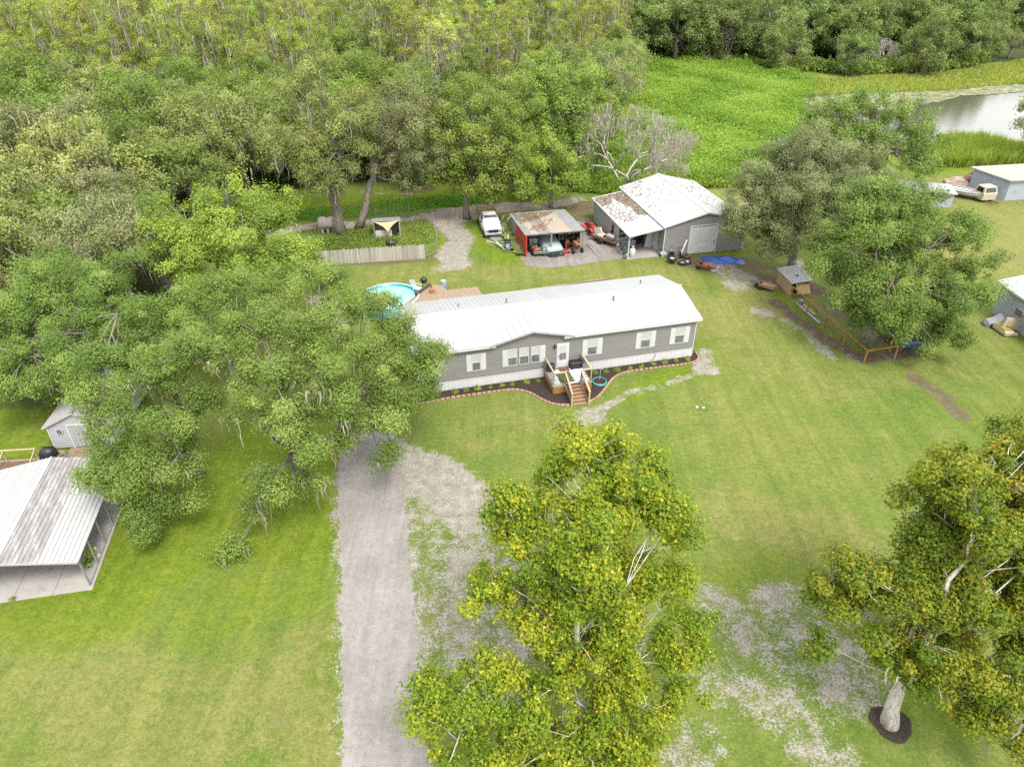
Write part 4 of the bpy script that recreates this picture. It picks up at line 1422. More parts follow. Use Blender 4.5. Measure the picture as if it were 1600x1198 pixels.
for (a, b, nr) in (((u0, v0), (u1, v0), (0, -1)), ((u1, v0), (u1, v1), (1, 0)), ((u1, v1), (u0, v1), (0, 1)), ((u0, v1), (u0, v0), (-1, 0))):
    a, b, nr = Vector(a), Vector(b), Vector(nr)
    n = max(8, int((b - a).length / 0.33))
    for i in range(n):
        p, q = a + (b - a) * (i / n), a + (b - a) * ((i + .94) / n)
        e = a + (b - a) * ((i + 1) / n)
        A, B, Cc, E = p + nr * .038, q + nr * .038, q + nr * .03, e + nr * .03
        m.add([(A.x, A.y, 0), (B.x, B.y, 0), (B.x, B.y, zs - .03), (A.x, A.y, zs - .03)], [(0, 1, 2, 3)])
        m.add([(Cc.x, Cc.y, 0), (E.x, E.y, 0), (E.x, E.y, zs - .03), (Cc.x, Cc.y, zs - .03)], [(0, 1, 2, 3)])
    p, q = a + nr * .03, b + nr * .03
    m.bar((p.x, p.y, zs - .015), (q.x, q.y, zs - .015), .05, .04)
m.build('skirting', SKIRT, house)
# roof
roof_h = MB()
for ua, ub, e_ in ((-HL, -14.95, 0.0), (-14.947, -10.203, 0.30), (-10.2, 0, 0.0)):
    pr = [(e_, 3.0 + HS * e_), (e_, 3.15 + HS * e_), (HW / 2, 3.978), (HW, 3.15), (HW, 3.0), (HW - .25, 3.02), (HW / 2, 3.86), (.25 + e_, 3.02 + HS * e_)]
    roof_h.prism_x(pr, ua, ub)
roof_h.tube([(-HL, HW / 2, 4.008), (0, HW / 2, 4.008)], 0.07, 6)
hroof = roof_h.build('roof', WHITE, house)
sl = math.atan(HS)
pm = panel_mesh('roof_panel', HL / 22, HW / 2 / math.cos(sl), ROOFW)
pms = panel_mesh('roof_panel', HL / 22, (HW / 2 - .32) / math.cos(sl), ROOFW)
for i in range(22):
    cut = 6 <= i <= 10
    o = link('roof_panel', pms if cut else pm, hroof, (-HL + i * HL / 22, .32 if cut else 0, 3.158 + (.32 * HS if cut else 0)), (sl, 0, 0))
roof_panels(hroof, pm, 22, HL / 22, lambda i: ((-HL + (i + 1) * HL / 22, HW, 3.158), PI), sl)
# gable over the entrance
m = MB()
A, B = (-12.4, -.04, 3.905), (-12.4, 3.2, 3.925)
for Lp in ((-15.35, -.04, 3.19), (-9.45, -.04, 3.19)):
    m.poly([Lp, A, B] if Lp[0] < A[0] else [A, Lp, B])
    lo = (Lp[0], Lp[1], Lp[2] - .13)
    al = (A[0], A[1], A[2] - .13)
    m.add([Lp, A, al, lo, (Lp[0], .25, lo[2]), (A[0], .25, al[2])], [(0, 3, 2, 1), (3, 4, 5, 2)])
    for t in (0.16, 0.33, 0.5, 0.66, 0.83):
        p = Vector(Lp).lerp(Vector(A), t) + Vector((0, 0, .014))
        q = Vector(Lp).lerp(Vector(B), t) + Vector((0, 0, .014))
        m.bar(p, q, 0.05, 0.03)
m.bar(A, B, .12, .05)
m.build('porch_gable_roof', ROOFW, hroof)
for (u, v, h, r) in ((-5.6, 3.0, .32, .06), (-13.1, 4.6, .3, .05), (-2.4, 5.6, .22, .05), (-16.5, 5.0, .22, .045)):
    zz = 3.17 + HS * min(v, HW - v)
    MB().lathe([(r * 1.7, 0), (r, .05), (r, h), (r * 1.4, h), (r * 1.2, h + .05)], 10, (u, v, zz)).build('roof_vent', M('vent_grey', (0.22, 0.22, 0.22), 0.6), hroof)


def window(parent, u, v, w, z0, z1, shut=(1, 1), label=None, pos=-1, sw=0.36, blind=0.5, mats=(None, None)):
    """frame with blind above and glass below, facing -v"""
    fr = MB()
    f = 0.042
    fr.box(u, u + w, v - .055, v - .012, z0, z0 + f)
    fr.box(u, u + w, v - .055, v - .012, z1 - f, z1)
    fr.box(u, u + f, v - .054, v - .012, z0 + f, z1 - f)
    fr.box(u + w - f, u + w, v - .054, v - .012, z0 + f, z1 - f)
    zm = z0 + (z1 - z0) * (1 - blind)
    fr.box(u + f, u + w - f, v - .048, v - .012, zm - .02, zm + .02)
    wd = fr.build('window', mats[0] or WHITE, parent)
    b = MB()
    k = 8
    for i in range(k):
        a = zm + .02 + (z1 - f - zm - .02) * i / k
        e = zm + .02 + (z1 - f - zm - .02) * (i + .92) / k
        b.box(u + f, u + w - f, v - .036, v - .026, a, e)
    b.build('blind', BLIND, wd)
    MB().box(u + f, u + w - f, v - .034, v - .024, z0 + f, zm - .02).build('pane', GLASS, wd)
    for s, x in ((shut[0], u - sw - .01), (shut[1], u + w + .01)):
        if s:
            q = MB().box(x, x + sw, v - .05, v - .024, z0 - .01, z1 + .01)
            for i in range(11):
                a = z0 + .06 + (z1 - z0 - .12) * i / 11
                q.box(x + .05, x + sw - .05, v - .062, v - .05, a, a + (z1 - z0) / 15)
            q.build('shutter', mats[1] or WHITE, parent)
    return wd


for (u, w, s) in ((-19.75, .7, (1, 1)), (-16.57, .6, (1, 1)), (-14.10, .66, (1, 0)), (-13.30, .68, (0, 0)), (-12.48, .65, (0, 1)), (-8.42, .72, (1, 1)), (-4.46, .74, (1, 1)), (-1.86, .75, (1, 1))):
    window(house, u, v0, w, 1.28, 2.57, s)
# front door
m = MB()
m.box(-10.64, -9.76, v0 - .06, v0 - .025, .66, 2.54)
m.box(-10.55, -9.85, v0 - .075, v0 - .06, .72, 2.46)
door = m.build('door', WHITE, house)
m = MB().box(-10.44, -9.96, v0 - .082, v0 - .076, 1.78, 2.36)
m.build('blind', BLIND, door)
MB().box(-10.44, -9.96, v0 - .082, v0 - .076, 1.25, 1.76).build('pane', GLASS, door)
MB().bar((-10.5, v0 - .11, 1.5), (-10.5, v0 - .11, 1.62), .025).bar((-10.5, v0 - .11, 1.56), (-10.5, v0 - .07, 1.56), .03).build('handle', DKMETAL, door)
MB().lathe([(.03, 0), (.07, .03), (.085, .2), (.05, .26), (.02, .3)], 8, (-10.82, v0 - .13, 2.25)).bar((-10.82, v0 - .13, 2.5), (-10.82, v0 - .02, 2.5), .03).build('porch_lamp', DKMETAL, house)
MB().tube([(-3.2, v0 - .06, .66), (-3.24, v0 - .07, .4), (-3.5, v0 - .10, .12), (-3.7, v0 - .3, .03)], .02, 6).build('drain_hose', M('hose_grey', (0.2, 0.2, 0.2)), house)

# ------------------------------------------------------------------ entrance porch
porch = root('entrance_porch', 'small timber entrance porch with pale rails and six brown steps', 'porch', hw(-10.15, .2), YH)
pu = lambda u: u + 10.15
pv = lambda v: v - .2
DZ = 0.64
m = MB()
for i in range(15):
    y = pv(-1.97 + i * .145)
    m.box(pu(-11.5), pu(-8.82), y, y + .138, DZ - .035, DZ)
m.build('deck_boards', DECKW, porch)['kind'] = 'stuff'
for (a, b) in (((-11.5, -1.97), (-10.72, -1.97)), ((-11.5, .2), (-11.5, -1.97)), ((-9.56, -1.97), (-8.82, -1.97)), ((-8.82, -1.97), (-8.82, .2))):
    m = MB()
    m.bar((pu(a[0]), pv(a[1]), DZ / 2 - .03), (pu(b[0]), pv(b[1]), DZ / 2 - .03), .03, DZ - .06)
    m.build('skirt_panel', CEDAR, porch)
MB().bar((pu(-11.51), pv(-1.99), DZ - .05), (pu(-10.72), pv(-1.99), DZ - .05), .04, .1).bar((pu(-11.52), pv(-1.97), DZ - .05), (pu(-11.52), pv(.2), DZ - .05), .04, .1).bar((pu(-9.56), pv(-1.99), DZ - .05), (pu(-8.80), pv(-1.99), DZ - .05), .04, .1).build('rim_board', GREYW, porch)
for (u, v) in ((-11.45, -1.92), (-11.45, .1), (-10.68, -1.92), (-8.87, -1.92), (-8.87, .1), (-9.56, -1.92)):
    MB().box(pu(u) - .045, pu(u) + .045, pv(v) - .045, pv(v) + .045, 0, 1.58).build('post', PINE, porch)
for (u) in (-10.76, -9.56):
    MB().box(pu(u) - .045, pu(u) + .045, pv(-3.62) - .045, pv(-3.62) + .045, 0, .98).build('post', PINE, porch)
rails = [((-11.45, .1, 1.6), (-11.45, -1.97, 1.6)), ((-11.45, -1.92, 1.602), (-10.66, -1.92, 1.602)), ((-8.87, .1, 1.6), (-8.87, -1.97, 1.6)), ((-8.87, -1.92, 1.602), (-9.56, -1.92, 1.602)),
         ((-10.68, -1.9, 1.595), (-10.76, -3.7, .99)), ((-9.56, -1.9, 1.595), (-9.56, -3.7, .99))]
for p, q in rails:
    MB().bar((pu(p[0]), pv(p[1]), p[2]), (pu(q[0]), pv(q[1]), q[2]), .12, .04).build('handrail', PINE, porch)
m = MB()
for p, q in rails:
    p, q = Vector(p), Vector(q)
    k = int((q - p).length / .11)
    sl_ = abs(p.z - q.z) > .2
    for i in range(1, k):
        c = p.lerp(q, i / k)
        zb = (c.z - .86) if sl_ else DZ + .02
        m.box(pu(c.x) - .009, pu(c.x) + .009, pv(c.y) - .009, pv(c.y) + .009, zb, c.z - .02)
m.build('balusters', DKMETAL, porch)['kind'] = 'stuff'
for i in range(6):
    z = DZ - (i + 1) * DZ / 6.6
    y = -1.97 - i * .27
    MB().box(pu(-10.64), pu(-9.62), pv(y - .29), pv(y), z - .04, z).build('tread', BROWNW, porch)
for u in (-10.68, -9.58):
    MB().bar((pu(u), pv(-1.95), DZ - .16), (pu(u), pv(-3.58), .05), .045, .24).build('stringer', BROWNW, porch)


def rugmat():
    m, nt, N, L, out = _mat('patterned_rug')
    v = nt.nodes.new('ShaderNodeTexVoronoi')
    v.inputs['Scale'].default_value = 7
    v.feature = 'DISTANCE_TO_EDGE'
    nt.links.new(texco(nt), v.inputs['Vector'])
    c = ramp(nt, math_n(nt, 'ADD', v.outputs['Distance'], math_n(nt, 'MULTIPLY', noise(nt, 9, 3, 0.6, texco(nt)), .25)), [(0.18, (0.70, 0.72, 0.76)), (0.24, (0.14, 0.17, 0.22))], 'CONSTANT')
    finish(m, nt, out, c, 0.9)
    return m


m = MB().box(-1.28, 1.28, -.9, .9, 0, .012)
rug = m.build('patterned_rug', rugmat(), None, loc=hw(-10.16, -.98, DZ + .002), rot=(0, 0, YH))
tag(rug, 'blue and white patterned rug covering the porch floor', 'rug')
o = MB().box(-.5, .5, -.66, .66, 0, .02).build('turf_mat', M('green_turf', (0.085, 0.135, 0.022), 0.95, 0.3, 9, bmp=0.5), None, loc=hw(-10.42, -1.12, DZ + .017), rot=(0, 0, YH))
tag(o, 'green artificial turf mat lying on the patterned porch rug', 'mat')
o = MB().bbox(-.36, .36, -.24, .24, 0, .025, .01).build('doormat', M('brown_coir', (0.20, 0.085, 0.05), 0.95, 0.2, 12), None, loc=hw(-10.2, -.15, DZ + .017), rot=(0, 0, YH))
tag(o, 'reddish brown doormat in front of the white door', 'mat')
for (u, w, d, lab) in ((-11.13, .5, .42, 'smaller black storage box left of the white door'), (-9.30, .85, .5, 'long black storage bench right of the white door')):
    t = root('storage_box', lab, 'box', hw(u, -.06, DZ + .016), YH)
    MB().bbox(-w / 2, w / 2, -d / 2, d / 2, 0, .42, .03).build('body', BLACKP, t)
    MB().bbox(-w / 2 - .02, w / 2 + .02, -d / 2 - .02, d / 2 + .02, .425, .50, .03).build('lid', BLACKP, t)
# hose and hook
t = root('garden_hose', 'teal garden hose coiled in a ring on the mulch beside the steps', 'hose', gp(936.5, 597))
m = MB()
pts = []
rh = np.random.default_rng(4)
for k in range(97):
    a = 2 * PI * k / 24
    r = .50 + .012 * math.sin(k * .7) - .012 * (k // 24)
    pts.append((r * math.cos(a), r * math.sin(a), .04 + .022 * (k // 24) + .01 * math.sin(k)))
m.tube(pts, .032, 6)
m.build('coil', M('teal_hose', (0.10, 0.42, 0.40), 0.45, 0.1, 3), t, True)
t = root('garden_hook', 'thin white garden hook standing in the mulch behind the hose ring', 'hook', gp(937, 594))
MB().tube([(0, 0, 0), (0, 0, .85), (.05, 0, .95), (.13, 0, .95), (.16, 0, .87)], .015, 6).build('rod', WHITE, t)

# ------------------------------------------------------------------ mulch bed, its edging blocks and shrubs
z1 = lambda x, y: (600 + x / 3.077, 420 + y / 3.077)
edge_l = [z1(*p) for p in ((215, 642), (330, 620), (450, 603), (560, 588), (630, 582), (700, 597), (760, 630), (820, 653), (897, 658))]
edge_r = [z1(*p) for p in ((985, 642), (1030, 615), (1065, 575), (1090, 540), (1120, 515), (1170, 497), (1300, 478), (1420, 463), (1490, 450), (1512, 430), (1497, 400))]
el = [hw(-20.6, -.95).to_2d()[:]] + px_path(*edge_l)
er = px_path(*edge_r)
bed = el + er + [hw(.1, .6).to_2d()[:], hw(-.2, .35).to_2d()[:], hw(-20.3, .35).to_2d()[:]]
sheet('mulch_bed', bed, 0.03, MULCH)


def catmull(pts, step):
    P = [np.array(p) for p in pts]
    P = [2 * P[0] - P[1]] + P + [2 * P[-1] - P[-2]]
    dense = []
    for i in range(1, len(P) - 2):
        for t in np.linspace(0, 1, 24, endpoint=False):
            a, b, c, d = P[i - 1:i + 3]
            dense.append(.5 * ((2 * b) + (-a + c) * t + (2 * a - 5 * b + 4 * c - d) * t * t + (-a + 3 * b - 3 * c + d) * t ** 3))
    dense.append(P[-2])
    out, acc, last = [dense[0]], 0, dense[0]
    for p in dense[1:]:
        if np.linalg.norm(p - last) >= step:
            out.append(p)
            last = p
    return out


TERRA = M('terracotta_edging', (0.47, 0.285, 0.205), 0.85, 0.15, 4, rnd=0.16, bmp=0.3)
edging = root('bed_edging', 'curving border of terracotta edging blocks around the mulch bed', 'edging', hw(-10, -1.5), 0)
bl = MB().bbox(-.145, .145, -.07, .07, -.02, .12, .025).mesh('edging_block', TERRA)
for path in (el, er):
    pp = catmull(path, .30)
    for a, b in zip(pp[:-1], pp[1:]):
        c = (a + b) / 2
        link('edging_block', bl, edging, (c[0] - edging.location.x, c[1] - edging.location.y, 0), (0, 0, math.atan2(b[1] - a[1], b[0] - a[0])))


def shrub_mesh(seed, leaf, n, r, h, size, mat=None):
    rng = np.random.default_rng(seed)
    a = rng.uniform(0, 2 * PI, n)
    q = rng.random(n) ** .6
    P = np.stack([r * q * np.cos(a), r * q * np.sin(a), h * (1 - .6 * q ** 2) * rng.uniform(.25, 1, n)], 1)
    N = unit(np.stack([np.cos(a) * q, np.sin(a) * q, 0 * a + .7], 1) + .5 * rng.normal(size=(n, 3)))
    V, F = leaf_quads(P, N, size * rng.uniform(.6, 1.3, n), rng, .4)
    return np_mesh('foliage', V, F, mat or LEAF[leaf], rng.random(n))


sm = [shrub_mesh(s, 'gum', 150, .27, .34, .085) for s in (1, 2, 3)]
stem = MB().tube([(0, 0, 0), (.02, 0, .12), (.0, .02, .25)], [.02, .015, .006], 5).mesh('stem', BARK['oak'])
bp = [(340, 590), (395, 580), (450, 572), (512, 565), (568, 558), (617, 550), (685, 542), (740, 535), (1010, 495), (1065, 490), (1120, 483), (1182, 475), (1238, 467), (1295, 455), (1350, 445), (1403, 438), (1458, 432)]
for i, (x, y) in enumerate(bp):
    p = gp(*z1(x, y + 6))
    side = 'left' if x < 900 else 'right'
    k_ = 8 - i if side == 'left' else i - 7
    lab = f"{['first', 'second', 'third', 'fourth', 'fifth', 'sixth', 'seventh', 'eighth', 'ninth'][k_ - 1]} small yellow green shrub in the mulch {side} of the porch steps"
    t = root('bed_shrub', lab, 'shrub', p, i * 1.3, 'young shrubs along the mulch bed')
    s = rh.uniform(.55, .95)
    t.scale = (s, s, s)
    link('stem', stem, t)
    link('foliage', sm[i % 3], t)

# ------------------------------------------------------------------ pool, its deck and what lies on it
pc = gp(609, 462.5, .95)
pool = root('swimming_pool', 'round above ground pool of bright blue water behind the house', 'pool', (pc.x, pc.y, 0))
PR = 2.35
LINER = M('pool_liner', (0.07, 0.42, 0.56), 0.35, 0.1, 2)
m = MB()
k = 40
ro = [(PR * math.cos(2 * PI * i / k), PR * math.sin(2 * PI * i / k)) for i in range(k)]
m.loft([[(x, y, 0) for x, y in ro], [(x, y, .95) for x, y in ro], [(x * .975, y * .975, .95) for x, y in ro], [(x * .975, y * .975, .3) for x, y in ro]], False)
m.build('pool_wall', LINER, pool, True)
m = MB()
m.loft([[(x * s, y * s, z) for x, y in ro] for s, z in ((1.025, .945), (1.025, .99), (.965, .99), (.965, .945))] + [[(x * 1.025, y * 1.025, .945) for x, y in ro]], False)
m.build('rim', M('pool_rim', (0.62, 0.68, 0.72), 0.4), pool)


def poolwater():
    m, nt, N, L, out = _mat('pool_water')
    n = noise(nt, 1.4, 4, 0.6, texco(nt), .6)
    c = ramp(nt, n, [(0.3, (0.15, 0.56, 0.66)), (0.7, (0.33, 0.73, 0.80))])
    finish(m, nt, out, c, 0.05, 0, bump(nt, noise(nt, 5, 3, .5, texco(nt)), .12, .03), 0.5)
    return m


MB().poly([(x * .974, y * .974, .70) for x, y in ro]).build('pool_water', poolwater(), pool)
z8 = lambda x, y: (580 + x / 8, 420 + y / 8)
dk = [gp(*z8(*p), .92) for p in ((430, 425), (545, 340), (735, 205), (880, 200), (945, 265), (1330, 225), (1375, 305))]
c, s = math.cos(YH), math.sin(YH)
dl = [((p.x - H0.x) * c + (p.y - H0.y) * s, -(p.x - H0.x) * s + (p.y - H0.y) * c) for p in dk]
deck = root('pool_deck', 'weathered timber pool deck along the back of the house', 'deck', hw(-17, HW + .8), YH)
ou, ov = -17, HW + .8
m = MB()
u = min(p[0] for p in dl)
while u < max(p[0] for p in dl):
    um = u + .065
    vs_ = []
    for (a, b) in zip(dl[:-1], dl[1:]):
        if (a[0] - um) * (b[0] - um) <= 0 and a[0] != b[0]:
            vs_.append(a[1] + (b[1] - a[1]) * (um - a[0]) / (b[0] - a[0]))
    if vs_:
        m.box(u - ou, u + .128 - ou, HW - .25 - ov, max(vs_) - ov, .885, .92)
    u += .138
m.build('deck_boards', DECKW, deck)['kind'] = 'stuff'
for (a, b) in zip(dl[:-1], dl[1:]):
    MB().bar((a[0] - ou, a[1] - ov, .80), (b[0] - ou, b[1] - ov, .80), .04, .16).build('rim_board', DECKW, deck)
    MB().box(b[0] - ou - .05, b[0] - ou + .05, b[1] - ov - .12, b[1] - ov - .02, 0, .88).build('post', DECKW, deck)
# things on the pool deck
t = root('lounge_chair', 'white plastic lounge chair between the pool and its deck', 'chair', gp(*z8(580, 285), .92), R(60))
MB().bbox(-.25, .25, -.3, .3, .3, .36, .02).build('seat', WHITE, t)
MB().bar((-.0, .32, .34), (0, .55, .95), .5, .05, (1, 0, 0)).build('backrest', WHITE, t)
for x in (-.22, .22):
    for y in (-.26, .26):
        MB().bar((x, y, 0), (x, y, .3), .05).build('leg', WHITE, t)
    MB().bar((x * 1.15, -.28, .55), (x * 1.15, .35, .58), .05).build('armrest', WHITE, t)
t = root('kettle_grill', 'round black kettle grill behind the pool deck corner', 'grill', gp(*z8(662, 222), .75))
MB().lathe([(.02, .35), (.2, .40), (.29, .55), (.30, .62), (.27, .74), (.12, .84), (.03, .86)], 14).build('bowl', BLACKP, t, True)
for a in (0, 2.1, 4.2):
    MB().bar((.12 * math.cos(a), .12 * math.sin(a), .42), (.3 * math.cos(a), .3 * math.sin(a), 0), .03).build('leg', DKMETAL, t)
MB().bar((-.06, 0, .9), (.06, 0, .9), .03).build('handle', DKMETAL, t)
t = root('pool_cover_roll', 'dark grey rolled pool cover along the edge of the deck', 'pool cover', gp(*z8(640, 275), .92))
d = gp(*z8(720, 212), .92) - gp(*z8(560, 330), .92)
a, b = -d * .5, d * .5
MB().tube([a + Vector((0, 0, .14)), Vector((0, 0, .17)), b + Vector((0, 0, .14))], .13, 10).build('roll', M('cover_grey', (0.075, 0.08, 0.085), 0.7, 0.2, 4), t)
for e in (a, b):
    MB().box(e.x - .05, e.x + .05, e.y - .12, e.y + .12, 0, .1).build('foot', DKMETAL, t)
t = root('folding_stool', 'small orange folding stool on the pool deck', 'stool', gp(*z8(765, 300), .92), .5)
ORG = M('orange_fabric', (0.55, 0.20, 0.05), 0.8, 0.1, 4)
MB().bbox(-.22, .22, -.2, .2, .34, .38, .02).build('seat', ORG, t)
MB().bar((0, .2, .38), (0, .3, .75), .42, .04, (1, 0, 0)).build('backrest', ORG, t)
for x in (-.18, .18):
    for y in (-.16, .16):
        MB().bar((x, y, 0), (x, y * .8, .34), .03).build('leg', ORG, t)
t = root('water_barrel', 'pale blue barrel standing at the back corner of the deck', 'barrel', gp(*z8(905, 215), .4))
MB().lathe([(.22, -.4), (.27, -.2), (.28, .1), (.26, .4), (.22, .48)], 14).build('drum', M('pale_blue_plastic', (0.30, 0.45, 0.52), 0.5), t, True)
MB().lathe([(.23, .48), (.23, .52), (.05, .54)], 14).build('lid', M('pale_blue_lid', (0.5, 0.6, 0.65), 0.5), t)
# low timber kerb behind the house
pa, pb = gp(752, 463, .3), gp(948, 434.5, .3)
t = root('timber_kerb', 'long low timber kerb behind the white house roof', 'kerb', (pa.x, pa.y, 0))
for i in range(6):
    a, b = (pb - pa) * (i / 6), (pb - pa) * ((i + .995) / 6)
    MB().bar((a.x, a.y, .15), (b.x, b.y, .15), .14, .3).build('plank', DECKW, t)
# ------------------------------------------------------------------ shared yard materials
RUST = M('rusty_iron', (0.25, 0.105, 0.055), 0.85, 0.35, 6, dirt=(0.12, 0.06, 0.04), dirt_amt=0.3, bmp=0.3)
REDP = M('red_paint', (0.52, 0.030, 0.022), 0.45, 0.15, 2, dirt=(0.25, 0.05, 0.03), dirt_amt=0.1)
REDW = M('red_barn_board', (0.58, 0.055, 0.03), 0.65, 0.18, 1.5, stretch=(1, 1, .3), dirt=(0.30, 0.05, 0.035), dirt_amt=0.2)
WHITEP = M('white_paint', (0.78, 0.78, 0.77), 0.35, 0.04, 2, dirt=(0.55, 0.52, 0.47), dirt_amt=0.1)
CREAM = M('cream_paint', (0.66, 0.57, 0.42), 0.55, 0.12, 3, dirt=(0.36, 0.26, 0.18), dirt_amt=0.25)
GREENP = M('green_paint', (0.06, 0.17, 0.075), 0.5, 0.2, 3)
TEALP = M('teal_cylinder', (0.10, 0.19, 0.19), 0.45, 0.15, 3)
BLUEP = M('blue_paint', (0.03, 0.10, 0.42), 0.45, 0.1, 3)
TARPB = M('blue_tarpaulin', (0.012, 0.10, 0.52), 0.4, 0.2, 2)
TAN = M('tan_canvas', (0.66, 0.49, 0.27), 0.85, 0.06, 2)
METALS = M('grey_metal_siding', (0.30, 0.29, 0.295), 0.5, 0.06, 1.0, stretch=(.3, .3, 3))
METALG = M('pale_green_grey_wall', (0.40, 0.42, 0.40), 0.6, 0.07, 1.2)
PALEBLUE = M('pale_blue_metal_wall', (0.50, 0.55, 0.64), 0.5, 0.06, 1.0, dirt=(0.36, 0.36, 0.38), dirt_amt=0.1)
ROOFD = M('soiled_white_roof', (0.52, 0.52, 0.535), 0.5, 0.06, 0.5, stretch=(1, 0.35, 1), dirt=(0.42, 0.395, 0.39), dirt_amt=0.3)
ROOFG = M('grey_metal_roof', (0.40, 0.43, 0.47), 0.45, 0.14, 1.5, 0.2, dirt=(0.26, 0.27, 0.29), dirt_amt=0.3)
TAR = M('roof_grime', (0.15, 0.145, 0.145), 0.9, 0.2, 3)


def rustroof():
    m, nt, N, L, out = _mat('rusted_tin_roof')
    p = texco(nt)
    n1 = noise(nt, 0.55, 7, 0.65, p, 0.7)
    n2 = noise(nt, 5, 6, 0.75, scaled(nt, p, (1, .35, 1)))
    c = ramp(nt, n2, [(0.3, (0.30, 0.315, 0.33)), (0.6, (0.46, 0.47, 0.48)), (0.8, (0.56, 0.55, 0.53))])
    r = ramp(nt, n2, [(0.3, (0.27, 0.12, 0.07)), (0.7, (0.47, 0.27, 0.17))])
    c = mixc(nt, smooth(nt, math_n(nt, 'ADD', math_n(nt, 'ADD', n1, math_n(nt, 'MULTIPLY', math_n(nt, 'SUBTRACT', n2, .5), .35)), math_n(nt, 'MULTIPLY', math_n(nt, 'SUBTRACT', objrand(nt), .5), .16)), 0.50, 0.57), c, r)
    c = mixc(nt, smooth(nt, objrand(nt), .80, .82), c, ramp(nt, n2, [(0.3, (0.52, 0.44, 0.34)), (0.7, (0.66, 0.57, 0.45))]))
    finish(m, nt, out, mixc(nt, 1.0, c, (ALB, ALB, ALB), 'MULTIPLY'), 0.65, 0.1, bump(nt, n2, .3, .02))
    return m


RUSTROOF = rustroof()


def carroof():
    """white carport sheets with a dark lichen stain"""
    m, nt, N, L, out = _mat('stained_white_sheet')
    p = texco(nt)
    n = noise(nt, 2.2, 7, .72, scaled(nt, p, (1.6, .5, 1)))
    c = ramp(nt, n, [(0.3, (0.46, 0.46, 0.48)), (0.6, (0.58, 0.58, 0.59))])
    s = smooth(nt, noise(nt, 5, 6, .75, scaled(nt, p, (2, .3, 1))), .58, .75)
    c = mixc(nt, math_n(nt, 'MULTIPLY', s, .45), c, (0.38, 0.36, 0.37))
    finish(m, nt, out, mixc(nt, 1.0, c, (ALB, ALB, ALB), 'MULTIPLY'), .5)
    m2, nt, N, L, out = _mat('lichen_stained_sheet')
    p = texco(nt)
    n = noise(nt, 1.6, 7, .72, scaled(nt, p, (1.4, .45, 1)))
    c = ramp(nt, n, [(0.42, (0.30, 0.285, 0.295)), (0.52, (0.39, 0.375, 0.38)), (0.60, (0.56, 0.56, 0.57))])
    finish(m2, nt, out, mixc(nt, 1.0, c, (ALB, ALB, ALB), 'MULTIPLY'), .6)
    return m, m2


SHEETW, SHEETD = carroof()


def wheel(parent, x, y, z, r, w, name='wheel', axis='x', rim=None):
    t = MB().lathe([(r * .62, -w / 2), (r * .92, -w / 2), (r, -w * .3), (r, w * .3), (r * .92, w / 2), (r * .62, w / 2)], 16, (x, y, z), axis).build(name, RUBBER, parent, True)
    MB().lathe([(r * .6, -w * .44), (r * .55, -w * .5), (r * .18, -w * .3), (r * .18, w * .3), (r * .55, w * .5), (r * .6, w * .44)], 12, (x, y, z), axis).build('rim', rim or STEEL, t)
    return t


def debris(name, parent, poly, n, rng, zf, mats, size=(.03, .16), kind='stuff', label=None, cat=None):
    """fallen leaves and twigs: small tilted flakes on a surface z = zf(x, y)"""
    p = scatter_in(poly, n, rng)
    a = rng.uniform(0, PI, n)
    L_ = rng.uniform(*size, n)
    Wd = L_ * rng.uniform(.25, .8, n)
    u_ = np.stack([np.cos(a), np.sin(a)], 1)
    v_ = np.stack([-np.sin(a), np.cos(a)], 1)
    V = np.empty((n, 4, 3))
    for k, (s, t) in enumerate(((-1, -1), (1, -1), (1, 1), (-1, 1))):
        q = p + s * u_ * L_[:, None] + t * v_ * Wd[:, None]
        V[:, k, 0], V[:, k, 1] = q[:, 0], q[:, 1]
        V[:, k, 2] = zf(q[:, 0], q[:, 1]) + rng.uniform(.004, .05, n)
    o = link(name, np_mesh(name, V.reshape(-1, 3), np.arange(4 * n).reshape(n, 4), mats, rng.random(n)), parent)
    return tag(o, label, cat, None, kind)


LITTER = leafmat('leaf_litter', [(0.0, (0.085, 0.055, 0.038)), (0.6, (0.185, 0.125, 0.085)), (1.0, (0.28, 0.22, 0.165))], trans=0.05, rough=.9)
ry = np.random.default_rng(31)

# ------------------------------------------------------------------ the workshop
YW = R(13.2)
W0 = Vector((14.08, 62.22, 0))


def ww(u, v, z=0.0):
    c, s = math.cos(YW), math.sin(YW)
    return Vector((W0.x + u * c - v * s, W0.y + u * s + v * c, z))


ws = root('workshop', 'grey metal workshop with white gable roof, roll up door and lean to', 'workshop', W0, YW)
WW, WD, WE, WA = 8.2, 11.6, 2.93, 3.95
m = MB()
gs = lambda z: (min(.5, max(0, (z - WE) / (WA - WE) / 2)), max(.5, 1 - max(0, (z - WE) / (WA - WE) / 2)))
for (a, b, n) in (((0, 0), (2.6, 0), (0, -1)), ((5.3, 0), (WW, 0), (0, -1))):
    lap(m, a, b, .02, 2.74, .225, n, None, .03)
lap(m, (0, 0), (WW, 0), 2.74, WE, .19, (0, -1), None, .03)
lap(m, (0, 0), (WW, 0), WE, WA, .2, (0, -1), gs, .03)
lap(m, (WW, 0), (WW, WD), .02, WE, .225, (1, 0), None, .03)
lap(m, (WW, WD), (0, WD), .02, WE, .225, (0, 1), None, .03)
lap(m, (WW, WD), (0, WD), WE, WA, .2, (0, 1), gs, .03)
m.box(.004, WW - .004, .10, WD - .004, .02, WE - .02)
m.build('wall', METALS, ws)
m = MB()
lap(m, (0, WD), (0, 0), .02, WE, .3, (-1, 0), None, .02)
m.build('side_wall', METALG, ws)
for x in (-.02, WW - .05):
    MB().box(x, x + .08, -.05, -.003, .0, WE).build('corner_trim', WHITE, ws)
